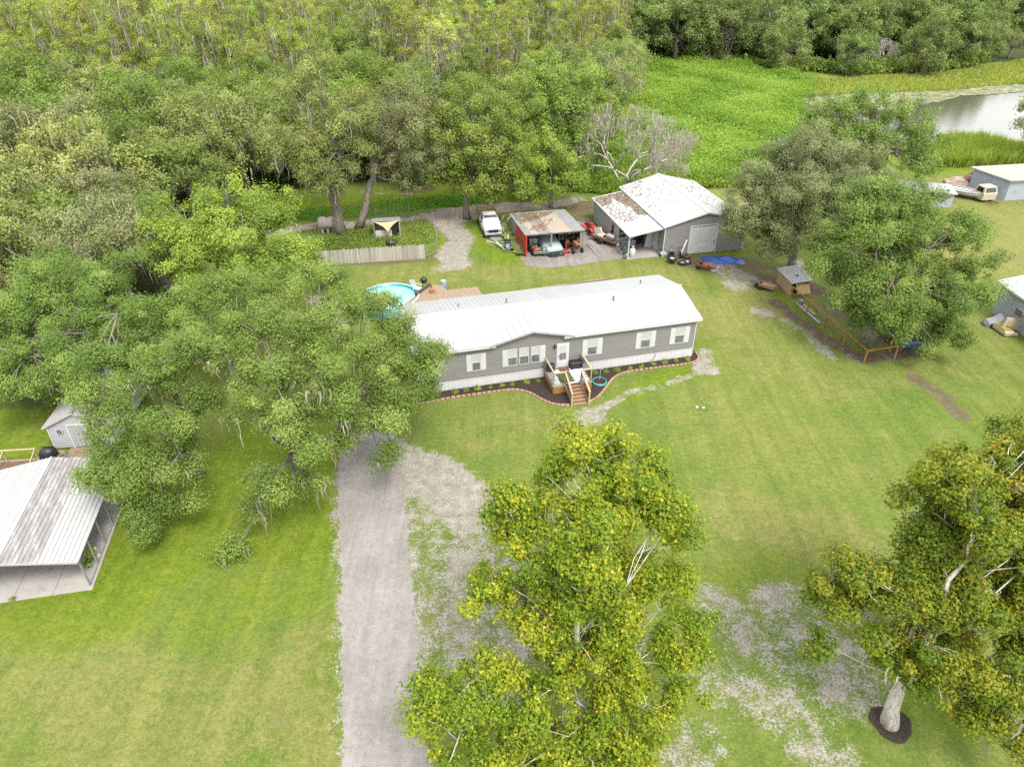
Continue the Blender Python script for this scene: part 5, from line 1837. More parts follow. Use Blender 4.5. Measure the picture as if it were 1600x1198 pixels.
# roll-up door
m = MB()
for i in range(22):
    z = .04 + i * 2.64 / 22
    m.box(2.62, 5.28, .02, .05, z, z + .105)
    m.box(2.62, 5.28, .03, .055, z + .105, z + .12)
dr = m.build('rollup_door', WHITEP, ws)
MB().box(5.1, 5.2, -.02, .02, 1.0, 1.1).build('handle', DKMETAL, dr)
m = MB().box(2.52, 2.62, -.045, .06, 0, 2.76).box(5.28, 5.38, -.045, .06, 0, 2.76).box(2.52, 5.38, -.045, .06, 2.76, 2.84)
m.build('door_frame', WHITE, ws)
# main roof
m = MB()
m.prism_y([(-.2, WE - .06), (-.2, WE), (WW / 2, WA + .07), (WW + .2, WE), (WW + .2, WE - .06), (WW / 2, WA - .0)], -.22, WD + .15)
m.bar((WW / 2, -.24, WA + .10), (WW / 2, WD + .17, WA + .10), .3, .03)
wr = m.build('roof', WHITE, ws)
s_ = math.atan2(WA + .07 - WE, WW / 2 + .2)
ln_ = math.hypot(WA + .07 - WE, WW / 2 + .2)
pw = (WD + .37) / 13
pmw = panel_mesh('roof_panel', pw, ln_, ROOFD, 3, .022, .05)
for i in range(13):
    for sd in (0, 1):
        o = link('roof_panel', pmw, wr)
        y = -.22 + i * pw
        if sd == 0:
            q = Matrix.Rotation(-PI / 2, 4, 'Z') @ Matrix.Rotation(s_, 4, 'X')
            o.location = (-.2, y + pw, WE + .008)
        else:
            q = Matrix.Rotation(PI / 2, 4, 'Z') @ Matrix.Rotation(s_, 4, 'X')
            o.location = (WW + .2, y, WE + .008)
        o.rotation_euler = q.to_euler()
zroof = lambda x, y: WE + .06 + (WA + .07 - WE) * np.minimum(x + .2, WW + .2 - x) / (WW / 2 + .2)
debris('roof_litter', wr, [(-.1, 8.2), (-.1, 11.4), (2.2, 11.6), (1.6, 9.6), (.8, 8.0)], 70, ry, zroof, LITTER, (.02, .10))
debris('roof_litter', wr, [(.2, 3), (.2, 9), (3.8, 10), (3.5, 4)], 80, ry, zroof, LITTER, (.02, .09))
debris('roof_litter', wr, [(5.0, 1), (5.0, 11), (8.2, 11), (8.2, 1)], 220, ry, zroof, LITTER, (.02, .10))
# lean-to
LU, LZ0, LZ1 = -3.35, 2.28, 2.80
m = MB()
m.prism_y([(LU - .1, LZ0 - .07), (LU - .1, LZ0), (-.04, LZ1), (-.04, LZ1 - .07)], .0, 10.9)
lr = m.build('lean_to_roof', WHITE, ws)
s2 = math.atan2(LZ1 - LZ0, -.04 - LU + .1)
l2 = math.hypot(LZ1 - LZ0, -.04 - LU + .1)
pl = panel_mesh('roof_panel', 10.9 / 12, l2, ROOFD, 3, .02, .05)
for i in range(12):
    o = link('roof_panel', pl, lr)
    o.location = (LU - .1, (i + 1) * 10.9 / 12, LZ0 + .008)
    o.rotation_euler = (Matrix.Rotation(-PI / 2, 4, 'Z') @ Matrix.Rotation(s2, 4, 'X')).to_euler()
zlean = lambda x, y: LZ0 + .05 + (LZ1 - LZ0) * (x - LU + .1) / (-.04 - LU + .1)
debris('roof_litter', lr, [(-1.1, 4.2), (-.15, 3.6), (-.15, 10.6), (-1.8, 10.6), (-1.4, 8), (-.9, 6)], 1150, ry, zlean, LITTER, (.02, .09))
debris('roof_litter', lr, [(-3.3, 8.0), (-2.0, 8.4), (-1.6, 10.6), (-3.3, 10.6)], 480, ry, zlean, LITTER, (.02, .09))
debris('roof_litter', lr, [(-3.2, 3.2), (-1, 3.2), (-1, 8), (-3.2, 8)], 230, ry, zlean, LITTER, (.02, .09))
m = MB()
lap(m, (LU + .1, 10.5), (LU + .1, 3.0), .02, 2.2, .18, (-1, 0), None, .02)
lap(m, (LU + .1, 3.0), (-1.75, 3.0), .02, .95, .18, (0, -1), None, .02)
lap(m, (LU + .1, 3.0), (-1.75, 3.0), 1.95, 2.25, .18, (0, -1), None, .02)
lap(m, (-.03, 10.5), (LU + .1, 10.5), .02, 2.25, .18, (0, 1), None, .02)
m.box(LU + .11, -.02, 4.6, 4.7, .02, 2.2)
m.build('lean_to_wall', METALG, ws)
m = MB().box(LU + .13, -1.8, 3.02, 3.05, .95, 1.95)
wd = m.build('window', GLASSK, ws)
MB().bar((-2.5, 3.0, .95), (-2.5, 3.0, 1.95), .06).bar((LU + .1, 2.99, 1.45), (-1.75, 2.99, 1.45), .05).bar((LU + .1, 2.98, .96), (-1.75, 2.98, .96), .07).build('window_frame', WHITE, wd)
MB().box(-1.72, -.9, 3.3, 3.34, .02, 2.2).build('doorway_shade_panel', GLASSK, ws)  # black sheet stands in for the shade seen through the open doorway
MB().bar((LU + .05, .3, .02), (LU + .05, .3, 2.25), .09).bar((LU + .05, .3, 1.9), (LU + .5, .3, 2.3), .06).build('post', WHITE, ws)
MB().box(LU - .05, -.02, .12, 4.6, 0, .06).build('porch_slab', CONC, ws)
MB().box(-.09, -.035, 1.2, 2.15, .08, 1.95).build('side_door', WHITEP, ws)
MB().box(LU + .04, LU + .08, 4.4, 5.0, .55, 1.75).build('side_window', GLASSK, ws)
# things on and beside the workshop porch


def cyl_thing(name, label, cat, p, r, h, mat, lid=None, neck=True):
    t = root(name, label, cat, p)
    MB().lathe([(r * .8, 0), (r, .06 * h), (r, .8 * h), (r * .7, .94 * h), (r * .25, h)], 14).build('body', mat, t, True)
    if neck:
        MB().lathe([(r * .3, h), (r * .3, h * 1.08), (r * .42, h * 1.1), (r * .4, h * 1.2)], 8).build('collar', lid or mat, t)
    return t


cyl_thing('gas_cylinder', 'white upright gas cylinder at the front corner of the lean to', 'gas cylinder', gp(987.5, 402.5, .0), .27, .95, WHITEP)
cyl_thing('gas_cylinder', 'teal grey gas cylinder beside the lean to post', 'gas cylinder', gp(976, 398, .06), .2, .95, TEALP, DKMETAL)
for (x, y, lab, mt) in ((983, 387, 'white bucket just behind the lean to post', WHITEP), (988, 386.5, 'white bucket right of the one behind the lean to post', WHITEP), (971, 391, 'grey bucket at the corner under the lean to window', STEEL), (979, 403, 'small white bucket at the foot of the teal cylinder', WHITEP)):
    t = root('bucket', lab, 'bucket', gp(x, y, .06))
    MB().lathe([(.13, 0), (.16, .36), (.17, .37), (.15, .37), (.12, .04)], 12).build('pail', mt, t, True)
    MB().tube([(.16 * math.cos(a), .16 * math.sin(a) * .3, .36 + .12 * math.sin(a)) for a in np.linspace(0, PI, 7)], .012, 4).build('handle', DKMETAL, t)
t = root('workbench', 'grey workbench under the dark lean to window', 'bench', ww(-2.5, 2.55, .06), YW)
MB().box(-.7, .7, -.3, .3, .78, .84).build('top', STEEL, t)
MB().box(-.66, .66, -.24, -.2, .25, .77).build('front_panel', ROOFG, t)
for x in (-.64, .64):
    for y in (-.26, .26):
        MB().box(x - .03, x + .03, y - .03, y + .03, 0, .78).build('leg', STEEL, t)
t = root('leaning_door', 'spare white door panel leaning on the workshop side wall', 'door', ww(-.32, 1.9, .06), YW)
MB().bar((-.15, .45, 0), (.16, .45, 1.85), .8, .05, (0, 0, 1)).build('panel', WHITEP, t)
t = root('cooler_box', 'pale wall unit hanging inside the lean to porch', 'wall unit', ww(-.35, 3.2, .06), YW)
MB().bbox(-.2, .2, -.35, .35, .0, 1.1, .03).build('case', METALG, t)
MB().box(-.21, -.202, -.28, .28, .15, .9).build('front_panel', STEEL, t)


def lying_tyre(p, r, w, label, rim, tilt=(0, 0, 0), name='tyre'):
    t = root(name, label, 'tyre', p)
    t.rotation_euler = tilt
    MB().lathe([(r * .58, 0), (r * .92, 0), (r, w * .25), (r, w * .75), (r * .92, w), (r * .58, w), (r * .55, w * .9), (r * .55, w * .1)], 18, (0, 0, 0)).build('tread', RUBBER, t, True)
    if rim:
        MB().lathe([(r * .55, w * .3), (r * .55, w * .8), (r * .5, w * .86), (r * .2, w * .65), (r * .15, w * .72)], 14).build('rim', rim, t)
    return t


lying_tyre(gp(1066, 413), .42, .22, 'black tyre with pale rim lying flat on the grass, left one of the pair', STEEL)
lying_tyre(gp(1074, 411), .38, .2, 'black tyre leaning onto the flat tyre in front of the workshop', STEEL, (R(18), R(-12), 0))
lying_tyre(gp(1050, 407), .42, .26, 'lowest black tyre of the stack near the workshop corner', None)
lying_tyre(gp(1050, 407, .265), .41, .26, 'white rimmed tyre on top of the stack near the workshop corner', WHITEP)
lying_tyre(gp(1048, 398, .35), .35, .2, 'black tyre leaning on the workshop wall behind the stack', None, (R(70), 0, R(20)))
t = root('leaning_plank', 'white plank leaning against the grey workshop front', 'plank', ww(2.0, -.55), YW)
MB().bar((-.35, 0, .4), (.25, .40, 1.55), .16, .03).build('board', WHITEP, t)
t = root('ride_scooter', 'small white motor scooter lying by the workshop corner', 'scooter', gp(1040, 400), YW)
m = MB()
m.loft([[(-.62, -.12, .25), (-.62, .12, .25), (-.6, .12, .45), (-.6, -.12, .45)], [(-.25, -.16, .2), (-.25, .16, .2), (-.28, .15, .62), (-.28, -.15, .62)], [(.1, -.15, .18), (.1, .15, .18), (.1, .12, .28), (.1, -.12, .28)],
        [(.42, -.16, .22), (.42, .16, .22), (.5, .14, .75), (.5, -.14, .75)], [(.6, -.08, .3), (.6, .08, .3), (.6, .06, .7), (.6, -.06, .7)]])
m.build('body', WHITEP, t)
MB().bbox(-.6, -.1, -.13, .13, .62, .72, .03).build('seat', BLACKP, t)
MB().bar((.48, 0, .7), (.40, 0, 1.0), .05).bar((.4, -.3, 1.0), (.4, .3, 1.0), .04).build('handlebar', DKMETAL, t)
wheel(t, -.5, 0, .2, .2, .1, axis='y')
wheel(t, .6, 0, .2, .2, .1, axis='y')
t = root('push_mower', 'rusty push mower with tall handle left of the roll up door', 'mower', gp(1071, 403), YW + .4)
MB().bbox(-.25, .25, -.35, .3, .12, .3, .04).build('deck', RUST, t)
MB().lathe([(.14, .3), (.15, .42), (.08, .48)], 12, (0, -.05, 0)).build('engine', DKMETAL, t)
MB().tube([(-.2, .25, .25), (-.22, .7, .95), (0, .76, 1.05), (.22, .7, .95), (.2, .25, .25)], .018, 5).build('handle', STEEL, t)
for x in (-.27, .27):
    for y in (-.28, .26):
        wheel(t, x, y, .11, .11, .05)
t = root('bicycle', 'old bicycle with grey frame leaning left of the roll up door', 'bicycle', gp(1061, 400), YW - .25)
for y in (-.5, .5):
    MB().lathe([(.29, -.02), (.33, -.015), (.33, .015), (.29, .02)], 18, (0, y, .33), 'x').build('wheel', RUBBER, t)
MB().tube([(0, -.5, .33), (0, -.3, .8), (0, .2, .78), (0, .1, .3), (0, -.3, .8)], .018, 5).tube([(0, .2, .78), (0, .5, .33), (0, .1, .3)], .016, 5).build('frame', STEEL, t)
MB().bbox(-.07, .07, .1, .34, .86, .92, .02).build('saddle', BLACKP, t)
MB().tube([(-.25, -.3, .95), (0, -.34, .98), (.25, -.3, .95)], .015, 5).build('handlebar', DKMETAL, t)

# blue tarp: a crumpled sheet
n = 26
tx = np.linspace(-1.9, 1.9, n)
ty = np.linspace(-.85, .85, 16)
TX, TY = np.meshgrid(tx, ty)
wv = np.clip(1 - (np.abs(TX / 1.9)) ** 2.4, 0, 1) * np.clip(1 - np.abs(TY / .85) ** 2, 0, 1)
TZ = .02 + wv * (.20 + .11 * np.sin(TX * 4 + 2 * np.sin(TY * 3)) + .07 * np.sin(TY * 8 + TX * 5)) + .02 * ry.random(TX.shape)
e = 1 - .45 * np.abs(TX / 1.9) ** 1.5
PX, PY = TX + .12 * np.sin(TY * 5), TY * e + .18 * np.sin(TX * 2.2)
F_ = np.arange(n * 16).reshape(16, n)
Fq = np.stack([F_[:-1, :-1], F_[:-1, 1:], F_[1:, 1:], F_[1:, :-1]], -1).reshape(-1, 4)
o = link('tarpaulin', np_mesh('tarpaulin', np.stack([PX, PY, TZ], -1).reshape(-1, 3), Fq, TARPB), None, gp(1130, 407), (0, 0, R(-12)))
tag(o, 'crumpled bright blue tarpaulin on bare earth right of the roll up door', 'tarp')
t = root('log_splitter', 'rusty red machine frame lying on the grass below the blue tarp', 'machine', gp(1102, 421), R(-35))
MB().bar((-1.0, 0, .2), (.8, 0, .24), .2, .16).bar((-.6, -.35, .15), (-.6, .35, .15), .1).build('frame', RUST, t)
MB().bbox(-.3, .25, -.28, .28, .26, .55, .05).build('engine', M('faded_red', (0.40, 0.10, 0.07), .6, .2, 4), t)
MB().tube([(.3, 0, .38), (.95, 0, .38)], .09, 8).build('cylinder', M('faded_red', (0.40, 0.10, 0.07)), t)
for y in (-.4, .4):
    wheel(t, -.55, y, .2, .2, .12, axis='y')
MB().bbox(.6, 1.05, -.25, .25, .02, .2, .04).build('foot_plate', ROOFG, t)
for (x, y, lab) in ((1122, 417.5, 'small white rag on the earth between tarp and machine'), (1092, 413.8, 'small white lump left of the red machine'), (1089, 636, 'small white scrap on the open lawn, left one'), (1099, 637, 'small white scrap on the open lawn, right one')):
    t = MB().loft([[(r_ * math.cos(a) * (1 + .3 * math.sin(3 * a)), r_ * math.sin(a), z_) for a in np.arange(8) * PI / 4] for r_, z_ in ((.10, 0), (.09, .04), (.03, .07))]).build('white_scrap', WHITEP, None, loc=gp(x, y))
    tag(t, lab, 'scrap')

# ------------------------------------------------------------------ the rusty open shed
YS = R(12.3)
S0 = gp(822, 401.3)
shed = root('open_shed', 'open fronted tin shed with rust streaked roof and red side wall', 'shed', S0, YS)
SW_, SD_, SZ0, SZ1 = 5.5, 6.9, 2.18, 1.72
m = MB()
for i in range(14):
    y = i * 4.3 / 14
    m.box(-.03, .03, y, y + 4.3 / 14 - .012, .02, 2.05 - y * .062)
m.build('red_wall', REDW, shed)
m = MB()
k = 18
for i in range(k):
    y = 4.3 + i * 2.5 / k
    m.box(-.02 - .015 * (i % 2), .02, y, y + 2.5 / k, 0, 1.75)
m.build('side_wall', ROOFG, shed)
m = MB()
for i in range(40):
    x = i * SW_ / 40
    m.box(x, x + SW_ / 40, 6.75 - .02 * (i % 2), 6.8, 0, 1.68)
for i in range(36):
    y = .9 + i * 5.9 / 36
    m.box(SW_ - .02, SW_ + .015 * (i % 2), y, y + 5.9 / 36, 0, 1.75)
m.build('back_wall', M('dark_tin', (0.16, 0.15, 0.145), .7, .2, 2), shed)
for x in (0.0, 2.4, SW_):
    MB().box(x - .06, x + .06, -.06 if x else -.1, .06 if x else -.035, 0, 2.06).build('post', GREYW if x else REDW, shed)
MB().bar((-.1, 0, 2.1), (SW_ + .1, 0, 2.1), .1, .12).build('beam', GREYW, shed)
MB().prism_x([(-.02, 2.13), (-.02, 2.16), (SD_ - .02, 1.70), (SD_ - .02, 1.66)], -.1, SW_ + .1).build('roof', M('dark_tin', (0.16, 0.15, 0.145)), shed)
sr = shed.children[-1]
ss = -math.atan2(.46, SD_)
k = 9
ps = panel_mesh('roof_panel', (SW_ + .3) / k, SD_ + .25, RUSTROOF, 6, .022, .05)
for i in range(k):
    o = link('roof_panel', ps, sr, (-.15 + i * (SW_ + .3) / k, -.15 + .03 * (i % 2), 2.185 + .006 * (i % 2)))
    o.rotation_euler = (ss, 0, 0)
zs_ = lambda x, y: 2.24 - .0667 * y
debris('roof_litter', sr, [(.2, 3.2), (3.2, 5.0), (4.6, 6.6), (.2, 6.6)], 800, ry, zs_, LITTER, (.02, .08))
debris('roof_litter', sr, [(.6, 1.2), (1.8, .8), (4.0, 4.2), (2.4, 4.0)], 90, ry, zs_, LITTER, (.03, .10))


def sw(u, v, z=0.0):
    c, s = math.cos(YS), math.sin(YS)
    return Vector((S0.x + u * c - v * s, S0.y + u * s + v * c, z))


# covered car nosing out of the shed
t = root('covered_car', 'car under a pale blue grey cover nosing out of the open shed', 'car', sw(2.55, 1.9), YS + R(6))
secs = []
for (y, hw_, z, zt, tw) in ((-2.2, .62, .25, .55, .5), (-2.1, .80, .14, .72, .66), (-1.5, .90, .10, .86, .74), (-.9, .92, .10, .95, .76), (-.2, .93, .1, 1.30, .62), (.6, .93, .1, 1.42, .60), (1.4, .92, .1, 1.32, .62), (2.0, .86, .12, .98, .7), (2.3, .7, .2, .85, .6)):
    zm = (z + zt) / 2 + .1
    secs.append([(-hw_, y, z), (hw_, y, z), (hw_, y, zm), (tw, y, zt - .02), (0, y, zt + .03), (-tw, y, zt - .02), (-hw_, y, zm)])
m = MB().loft(secs)
me_ = m.mesh('cover', M('car_cover', (0.42, 0.55, 0.58), .55, .1, 1.5), True)
link('cover', me_, t)
for x in (-.78, .78):
    for y in (-1.4, 1.4):
        wheel(t, x, y, .3, .3, .2)
MB().bar((-.7, -2.16, .35), (.7, -2.16, .35), .12, .12).build('bumper', DKMETAL, t)
# red mower / generator left in the shed
t = root('red_mower', 'small red riding mower parked left in the open shed', 'mower', sw(1.05, .75), YS)
MB().bbox(-.36, .36, -.55, .5, .2, .46, .05).build('body', REDP, t)
MB().bbox(-.28, .28, -.75, -.2, .42, .68, .07).build('bonnet', REDP, t)
MB().bbox(-.24, .24, .05, .5, .5, .60, .04).bar((0, .5, .58), (0, .58, .95), .46, .1, (1, 0, 0)).build('seat', WHITEP, t)
MB().tube([(0, -.2, .62), (0, -.05, .88)], .025, 6).lathe([(.14, .88), (.17, .9), (.14, .92)], 12, (0, -.02, 0)).build('steering_wheel', DKMETAL, t)
for x in (-.42, .42):
    wheel(t, x, .38, .25, .25, .2)
    wheel(t, x, -.5, .17, .17, .12)
t = root('chest_cooler', 'white cooler chest standing behind the red riding mower', 'cooler', sw(1.1, 1.9), YS)
MB().bbox(-.4, .4, -.3, .3, 0, .95, .04).build('body', WHITEP, t)
MB().bbox(-.42, .42, -.32, .32, .955, 1.05, .04).build('lid', WHITEP, t)
t = root('white_bin', 'tall white bin standing left of the covered car', 'bin', sw(1.85, .25), YS)
MB().loft([[(-s_1, -s_1, z), (s_1, -s_1, z), (s_1, s_1, z), (-s_1, s_1, z)] for s_1, z in ((.16, 0), (.22, .72))]).build('body', WHITEP, t)
MB().loft([[(-s_1, -s_1, z), (s_1, -s_1, z), (s_1, s_1, z), (-s_1, s_1, z)] for s_1, z in ((.25, .72), (.25, .78), (.1, .84))]).build('lid', ROOFG, t)
t = root('floor_jack', 'red floor jack with upright handle right of the covered car', 'jack', sw(3.85, .05), YS + .2)
MB().bbox(-.4, .35, -.2, .2, .08, .28, .05).build('body', REDP, t)
MB().lathe([(.02, .2), (.02, .26), (.12, .3), (.12, .33)], 10, (-.25, 0, 0)).build('saddle', DKMETAL, t)
MB().bar((.1, 0, .25), (.02, .05, 1.15), .1, .07).build('handle', REDP, t)
for x in (-.3, .3):
    for y in (-.2, .2):
        wheel(t, x, y, .09, .09, .06, axis='y')
lying_tyre(sw(2.35, -.35), .36, .17, 'black tyre lying on the gravel before the covered car', None)
lying_tyre(sw(2.75, -.4, .0), .36, .17, 'black tyre overlapping the tyre before the covered car', None, (R(12), R(-8), 0))
lying_tyre(sw(3.35, -.3, .0), .3, .16, 'small black tyre left of the red floor jack', DKMETAL, (R(30), 0, 0))
# green dump cart
t = root('garden_cart', 'tipped green garden cart on the gravel before the shed', 'cart', gp(843, 399), YS - .1)
PG = M('pale_green_panel', (0.36, 0.44, 0.30), .6, .15, 3)
m = MB()
ring = lambda z, a, b, o_: [(-a, -b + o_, z), (a, -b + o_, z), (a, b + o_, z), (-a, b + o_, z)]
m.loft([ring(.28, .52, .32, 0), ring(.62, .66, .46, .05), ring(.62, .62, .42, .05), ring(.32, .50, .30, 0)])
m.build('tub', GREENP, t)
for i in range(3):
    MB().bar((-.6, -.34 - .035 * i, .34 + .1 * i), (.6, -.34 - .035 * i, .34 + .1 * i), .03, .07).build('slat', PG, t)
MB().bar((.5, 0, .3), (1.15, -.1, .55), .05).bar((1.1, -.25, .55), (1.1, .1, .55), .04).build('handle', DKMETAL, t)
for x in (-.4, .4):
    wheel(t, x, -.25, .16, .16, .1)
    wheel(t, x, .25, .16, .16, .1)


def tractor(label, p, rz, paint, hood, s=1.0):
    t = root('old_tractor', label, 'tractor', p, rz)
    t.scale = (s, s, s)
    m = MB().bar((0, -1.1, .62), (0, .9, .62), .28, .3).bar((-.62, .85, .55), (.62, .85, .55), .22, .24)
    m.build('chassis', paint, t)
    MB().loft([[(-.24, -1.2, .75), (.24, -1.2, .75), (.22, -1.2, 1.15), (-.22, -1.2, 1.15)], [(-.28, -.3, .72), (.28, -.3, .72), (.25, -.3, 1.28), (-.25, -.3, 1.28)], [(-.22, .05, .72), (.22, .05, .72), (.2, .05, 1.25), (-.2, .05, 1.25)]]).build('hood', hood, t)
    MB().box(-.2, .2, -1.22, -1.21, .78, 1.1).build('grille', DKMETAL, t)
    MB().bbox(-.22, .22, .55, .95, 1.0, 1.08, .03).bar((0, .95, 1.05), (0, 1.05, 1.35), .4, .06, (1, 0, 0)).build('seat', BLACKP, t)
    MB().tube([(0, .05, 1.2), (0, .3, 1.4)], .02, 5).lathe([(.19, 0), (.22, .015), (.19, .03)], 14, (0, .32, 1.4)).build('steering_wheel', DKMETAL, t)
    for x in (-.7, .7):
        wheel(t, x, .85, .6, .6, .32, rim=paint)
        wheel(t, x * .85, -1.0, .34, .34, .18, rim=paint)
        MB().loft([[(x - .16, .85 + r_ * math.cos(a), .6 + r_ * math.sin(a)) for r_ in (.66, .70)] + [(x + .16, .85 + r_ * math.cos(a), .6 + r_ * math.sin(a)) for r_ in (.70, .66)] for a in np.linspace(.5, 2.6, 7)]).build('fender', hood, t)
    MB().tube([(.14, -.7, 1.2), (.14, -.7, 1.75)], .03, 6).build('exhaust_pipe', RUST, t)
    return t


tractor('rusty old tractor half out of the right end of the open shed', sw(4.85, .55), YS + R(8), RUST, M('rust_orange', (0.33, 0.15, 0.08), .8, .3, 5), .78)
t = root('storage_shelf', 'shelf of paint cans and parts behind the rusty tractor', 'shelf', sw(4.5, 2.2), YS)
for z in (.5, 1.0, 1.5):
    MB().box(-.8, .8, -.2, .2, z, z + .04).build('shelf_board', GREYW, t)
for x in (-.78, .78):
    MB().box(x - .03, x + .03, -.2, .2, 0, 1.6).build('upright', GREYW, t)
cans = [CREAM, STEEL, RUST, WHITEP, REDP, TAN]
for i in range(10):
    x, z = -.65 + (i % 5) * .32, (1.04 if i < 5 else .54)
    lab_ = ['cream', 'silver', 'rust brown', 'white', 'red', 'tan'][i % 6]
    o = MB().lathe([(.10, 0), (.10, .22), (.11, .23), (.08, .25)], 10).build('paint_can', cans[i % 6], None, loc=sw(4.5, 2.2) + Vector((x, 0, z)))
    tag(o, f'{lab_} can on the {"upper" if i < 5 else "lower"} shelf, number {1 + i % 5} from the covered car', 'can', 'cans on the shed shelf')

# trailer with scrap, ATV, ramps
t = root('utility_trailer', 'flat utility trailer parked along the workshop lean to wall', 'trailer', gp(947, 378), YS + R(33))
MB().box(-.75, .75, -1.5, 1.5, .42, .48).build('bed', DECKW, t)
for x in (-.77, .77):
    MB().bar((x, -1.5, .55), (x, 1.5, .55), .05, .22).build('side_rail', RUST, t)
    wheel(t, x * 1.15, .1, .3, .3, .18)
MB().bar((0, -1.5, .4), (0, -2.5, .38), .08).build('drawbar', RUST, t)
tc, tr_ = t.location.copy(), t.rotation_euler.z
tl = lambda x, y, z: Vector((tc.x + x * math.cos(tr_) - y * math.sin(tr_), tc.y + x * math.sin(tr_) + y * math.cos(tr_), z))
o = root('padded_chair', 'cream padded seat with grey patch riding on the trailer', 'seat', tl(-.2, .5, .48), tr_)
MB().bbox(-.4, .4, -.4, .3, 0, .3, .08).build('cushion', CREAM, o)
MB().bar((0, .3, .2), (0, .5, .75), .8, .2, (1, 0, 0)).build('backrest', WHITEP, o)
MB().box(-.2, .2, -.42, -.405, .05, .25).build('patch', BLACKP, o)
o = root('salvaged_tank', 'grey metal tank lying at the front of the trailer', 'tank', tl(-.2, -.7, .48), tr_)
MB().lathe([(.1, -.5), (.27, -.44), (.3, -.3), (.3, .3), (.27, .44), (.1, .5)], 14, (0, 0, .3), 'y').build('shell', STEEL, o, True)
MB().lathe([(.05, .58), (.05, .68), (.09, .70)], 8).build('valve', RUST, o)
o = root('wood_round', 'pale cut log round at the trailer front end', 'log', tl(.1, -1.25, .48), tr_)
MB().lathe([(.24, 0), (.26, .1), (.25, .3)], 14).build('wood', PINE, o)
for i, (x, y, lab) in enumerate(((.5, -.2, 'dark engine part on the trailer beside the cream seat'), (.5, -.9, 'dark engine block at the right front of the trailer'), (.45, .9, 'brown engine part at the back right of the trailer'))):
    o = root('engine_part', lab, 'machine part', tl(x, y, .48), tr_ + i)
    MB().bbox(-.22, .22, -.26, .26, 0, .32, .05).build('block', [DKMETAL, BLACKP, RUST][i], o)
    MB().tube([(-.15, 0, .3), (-.05, .1, .5), (.15, .05, .42)], .05, 6).build('pipe', [RUST, WHITEP, DKMETAL][i], o)
for (x, y, lab) in ((966, 385, 'white jug on the ground right of the trailer'), (957, 361, 'white jug between the trailer and the workshop wall')):
    o = root('jug', lab, 'jug', gp(x, y, .1))
    MB().lathe([(.16, 0), (.18, .1), (.18, .26), (.06, .36), (.06, .42)], 10).build('bottle', WHITEP, o, True)
    MB().lathe([(.07, .42), (.07, .46)], 8).build('cap', DKMETAL, o)
t = root('quad_bike', 'red quad bike parked between the open shed and the workshop', 'quad bike', gp(922, 364), YS + R(20))
MB().loft([[(-.2, -.95, .5), (.2, -.95, .5), (.16, -.95, .68), (-.16, -.95, .68)], [(-.24, -.4, .5), (.24, -.4, .5), (.17, -.4, .9), (-.17, -.4, .9)], [(-.18, .1, .5), (.18, .1, .5), (.14, .1, .78), (-.14, .1, .78)], [(-.24, .85, .5), (.24, .85, .5), (.2, .85, .8), (-.2, .85, .8)]]).build('body', REDP, t)
for x in (-1, 1):
    for y in (-.62, .62):
        wheel(t, x * .48, y, .3, .3, .24)
        MB().loft([[(x * .3, y + .42 * math.cos(a), .32 + .42 * math.sin(a)), (x * .66, y + .42 * math.cos(a), .32 + .42 * math.sin(a)), (x * .66, y + .46 * math.cos(a), .32 + .46 * math.sin(a)), (x * .3, y + .46 * math.cos(a), .32 + .46 * math.sin(a))] for a in np.linspace(.35, 2.8, 6)]).build('fender', REDP, t)
MB().bbox(-.16, .16, .0, .75, .80, .92, .04).build('seat', BLACKP, t)
MB().tube([(-.38, -.3, 1.08), (-.1, -.38, 1.02), (.1, -.38, 1.02), (.38, -.3, 1.08)], .02, 5).build('handlebar', DKMETAL, t)
MB().bar((-.3, -.85, .74), (.3, -.85, .74), .03).bar((-.3, -.6, .76), (.3, -.6, .76), .03).bar((-.3, -.9, .74), (-.3, -.5, .77), .03).bar((.3, -.9, .74), (.3, -.5, .77), .03).build('rack', DKMETAL, t)
for k, lab in ((0, 'aluminium loading ramp lying on the gravel, nearer the tractor'), (1, 'aluminium loading ramp lying on the gravel, nearer the trailer')):
    a, b = gp(918.5 + 3.5 * k, 377 - 2 * k, .35), gp(936.5 + 4.5 * k, 401 - 4.5 * k, .03)
    t = root('loading_ramp', lab, 'ramp', b)
    d = a - b
    side = Vector((-d.y, d.x, 0)).normalized() * .12
    for s in (-1, 1):
        MB().bar(side * s, d + side * s, .035, .07).build('rail', ALU, t)
    for i in range(9):
        q = d * ((i + .5) / 9)
        MB().bar(q - side, q + side, .07, .02).build('rung', ALU, t)

# ------------------------------------------------------------------ pickup truck and the heap beside it
t = root('pickup_truck', 'white pickup truck with wooden stake bed parked under the tree', 'truck', gp(766, 361), R(11))
m = MB()


def sec(y, w, z0, z1, tw=None):
    tw = tw or w
    return [(-w, y, z0), (w, y, z0), (w, y, (z0 + z1) / 2), (tw, y, z1 - .04), (tw - .08, y, z1), (-tw + .08, y, z1), (-tw, y, z1 - .04), (-w, y, (z0 + z1) / 2)]


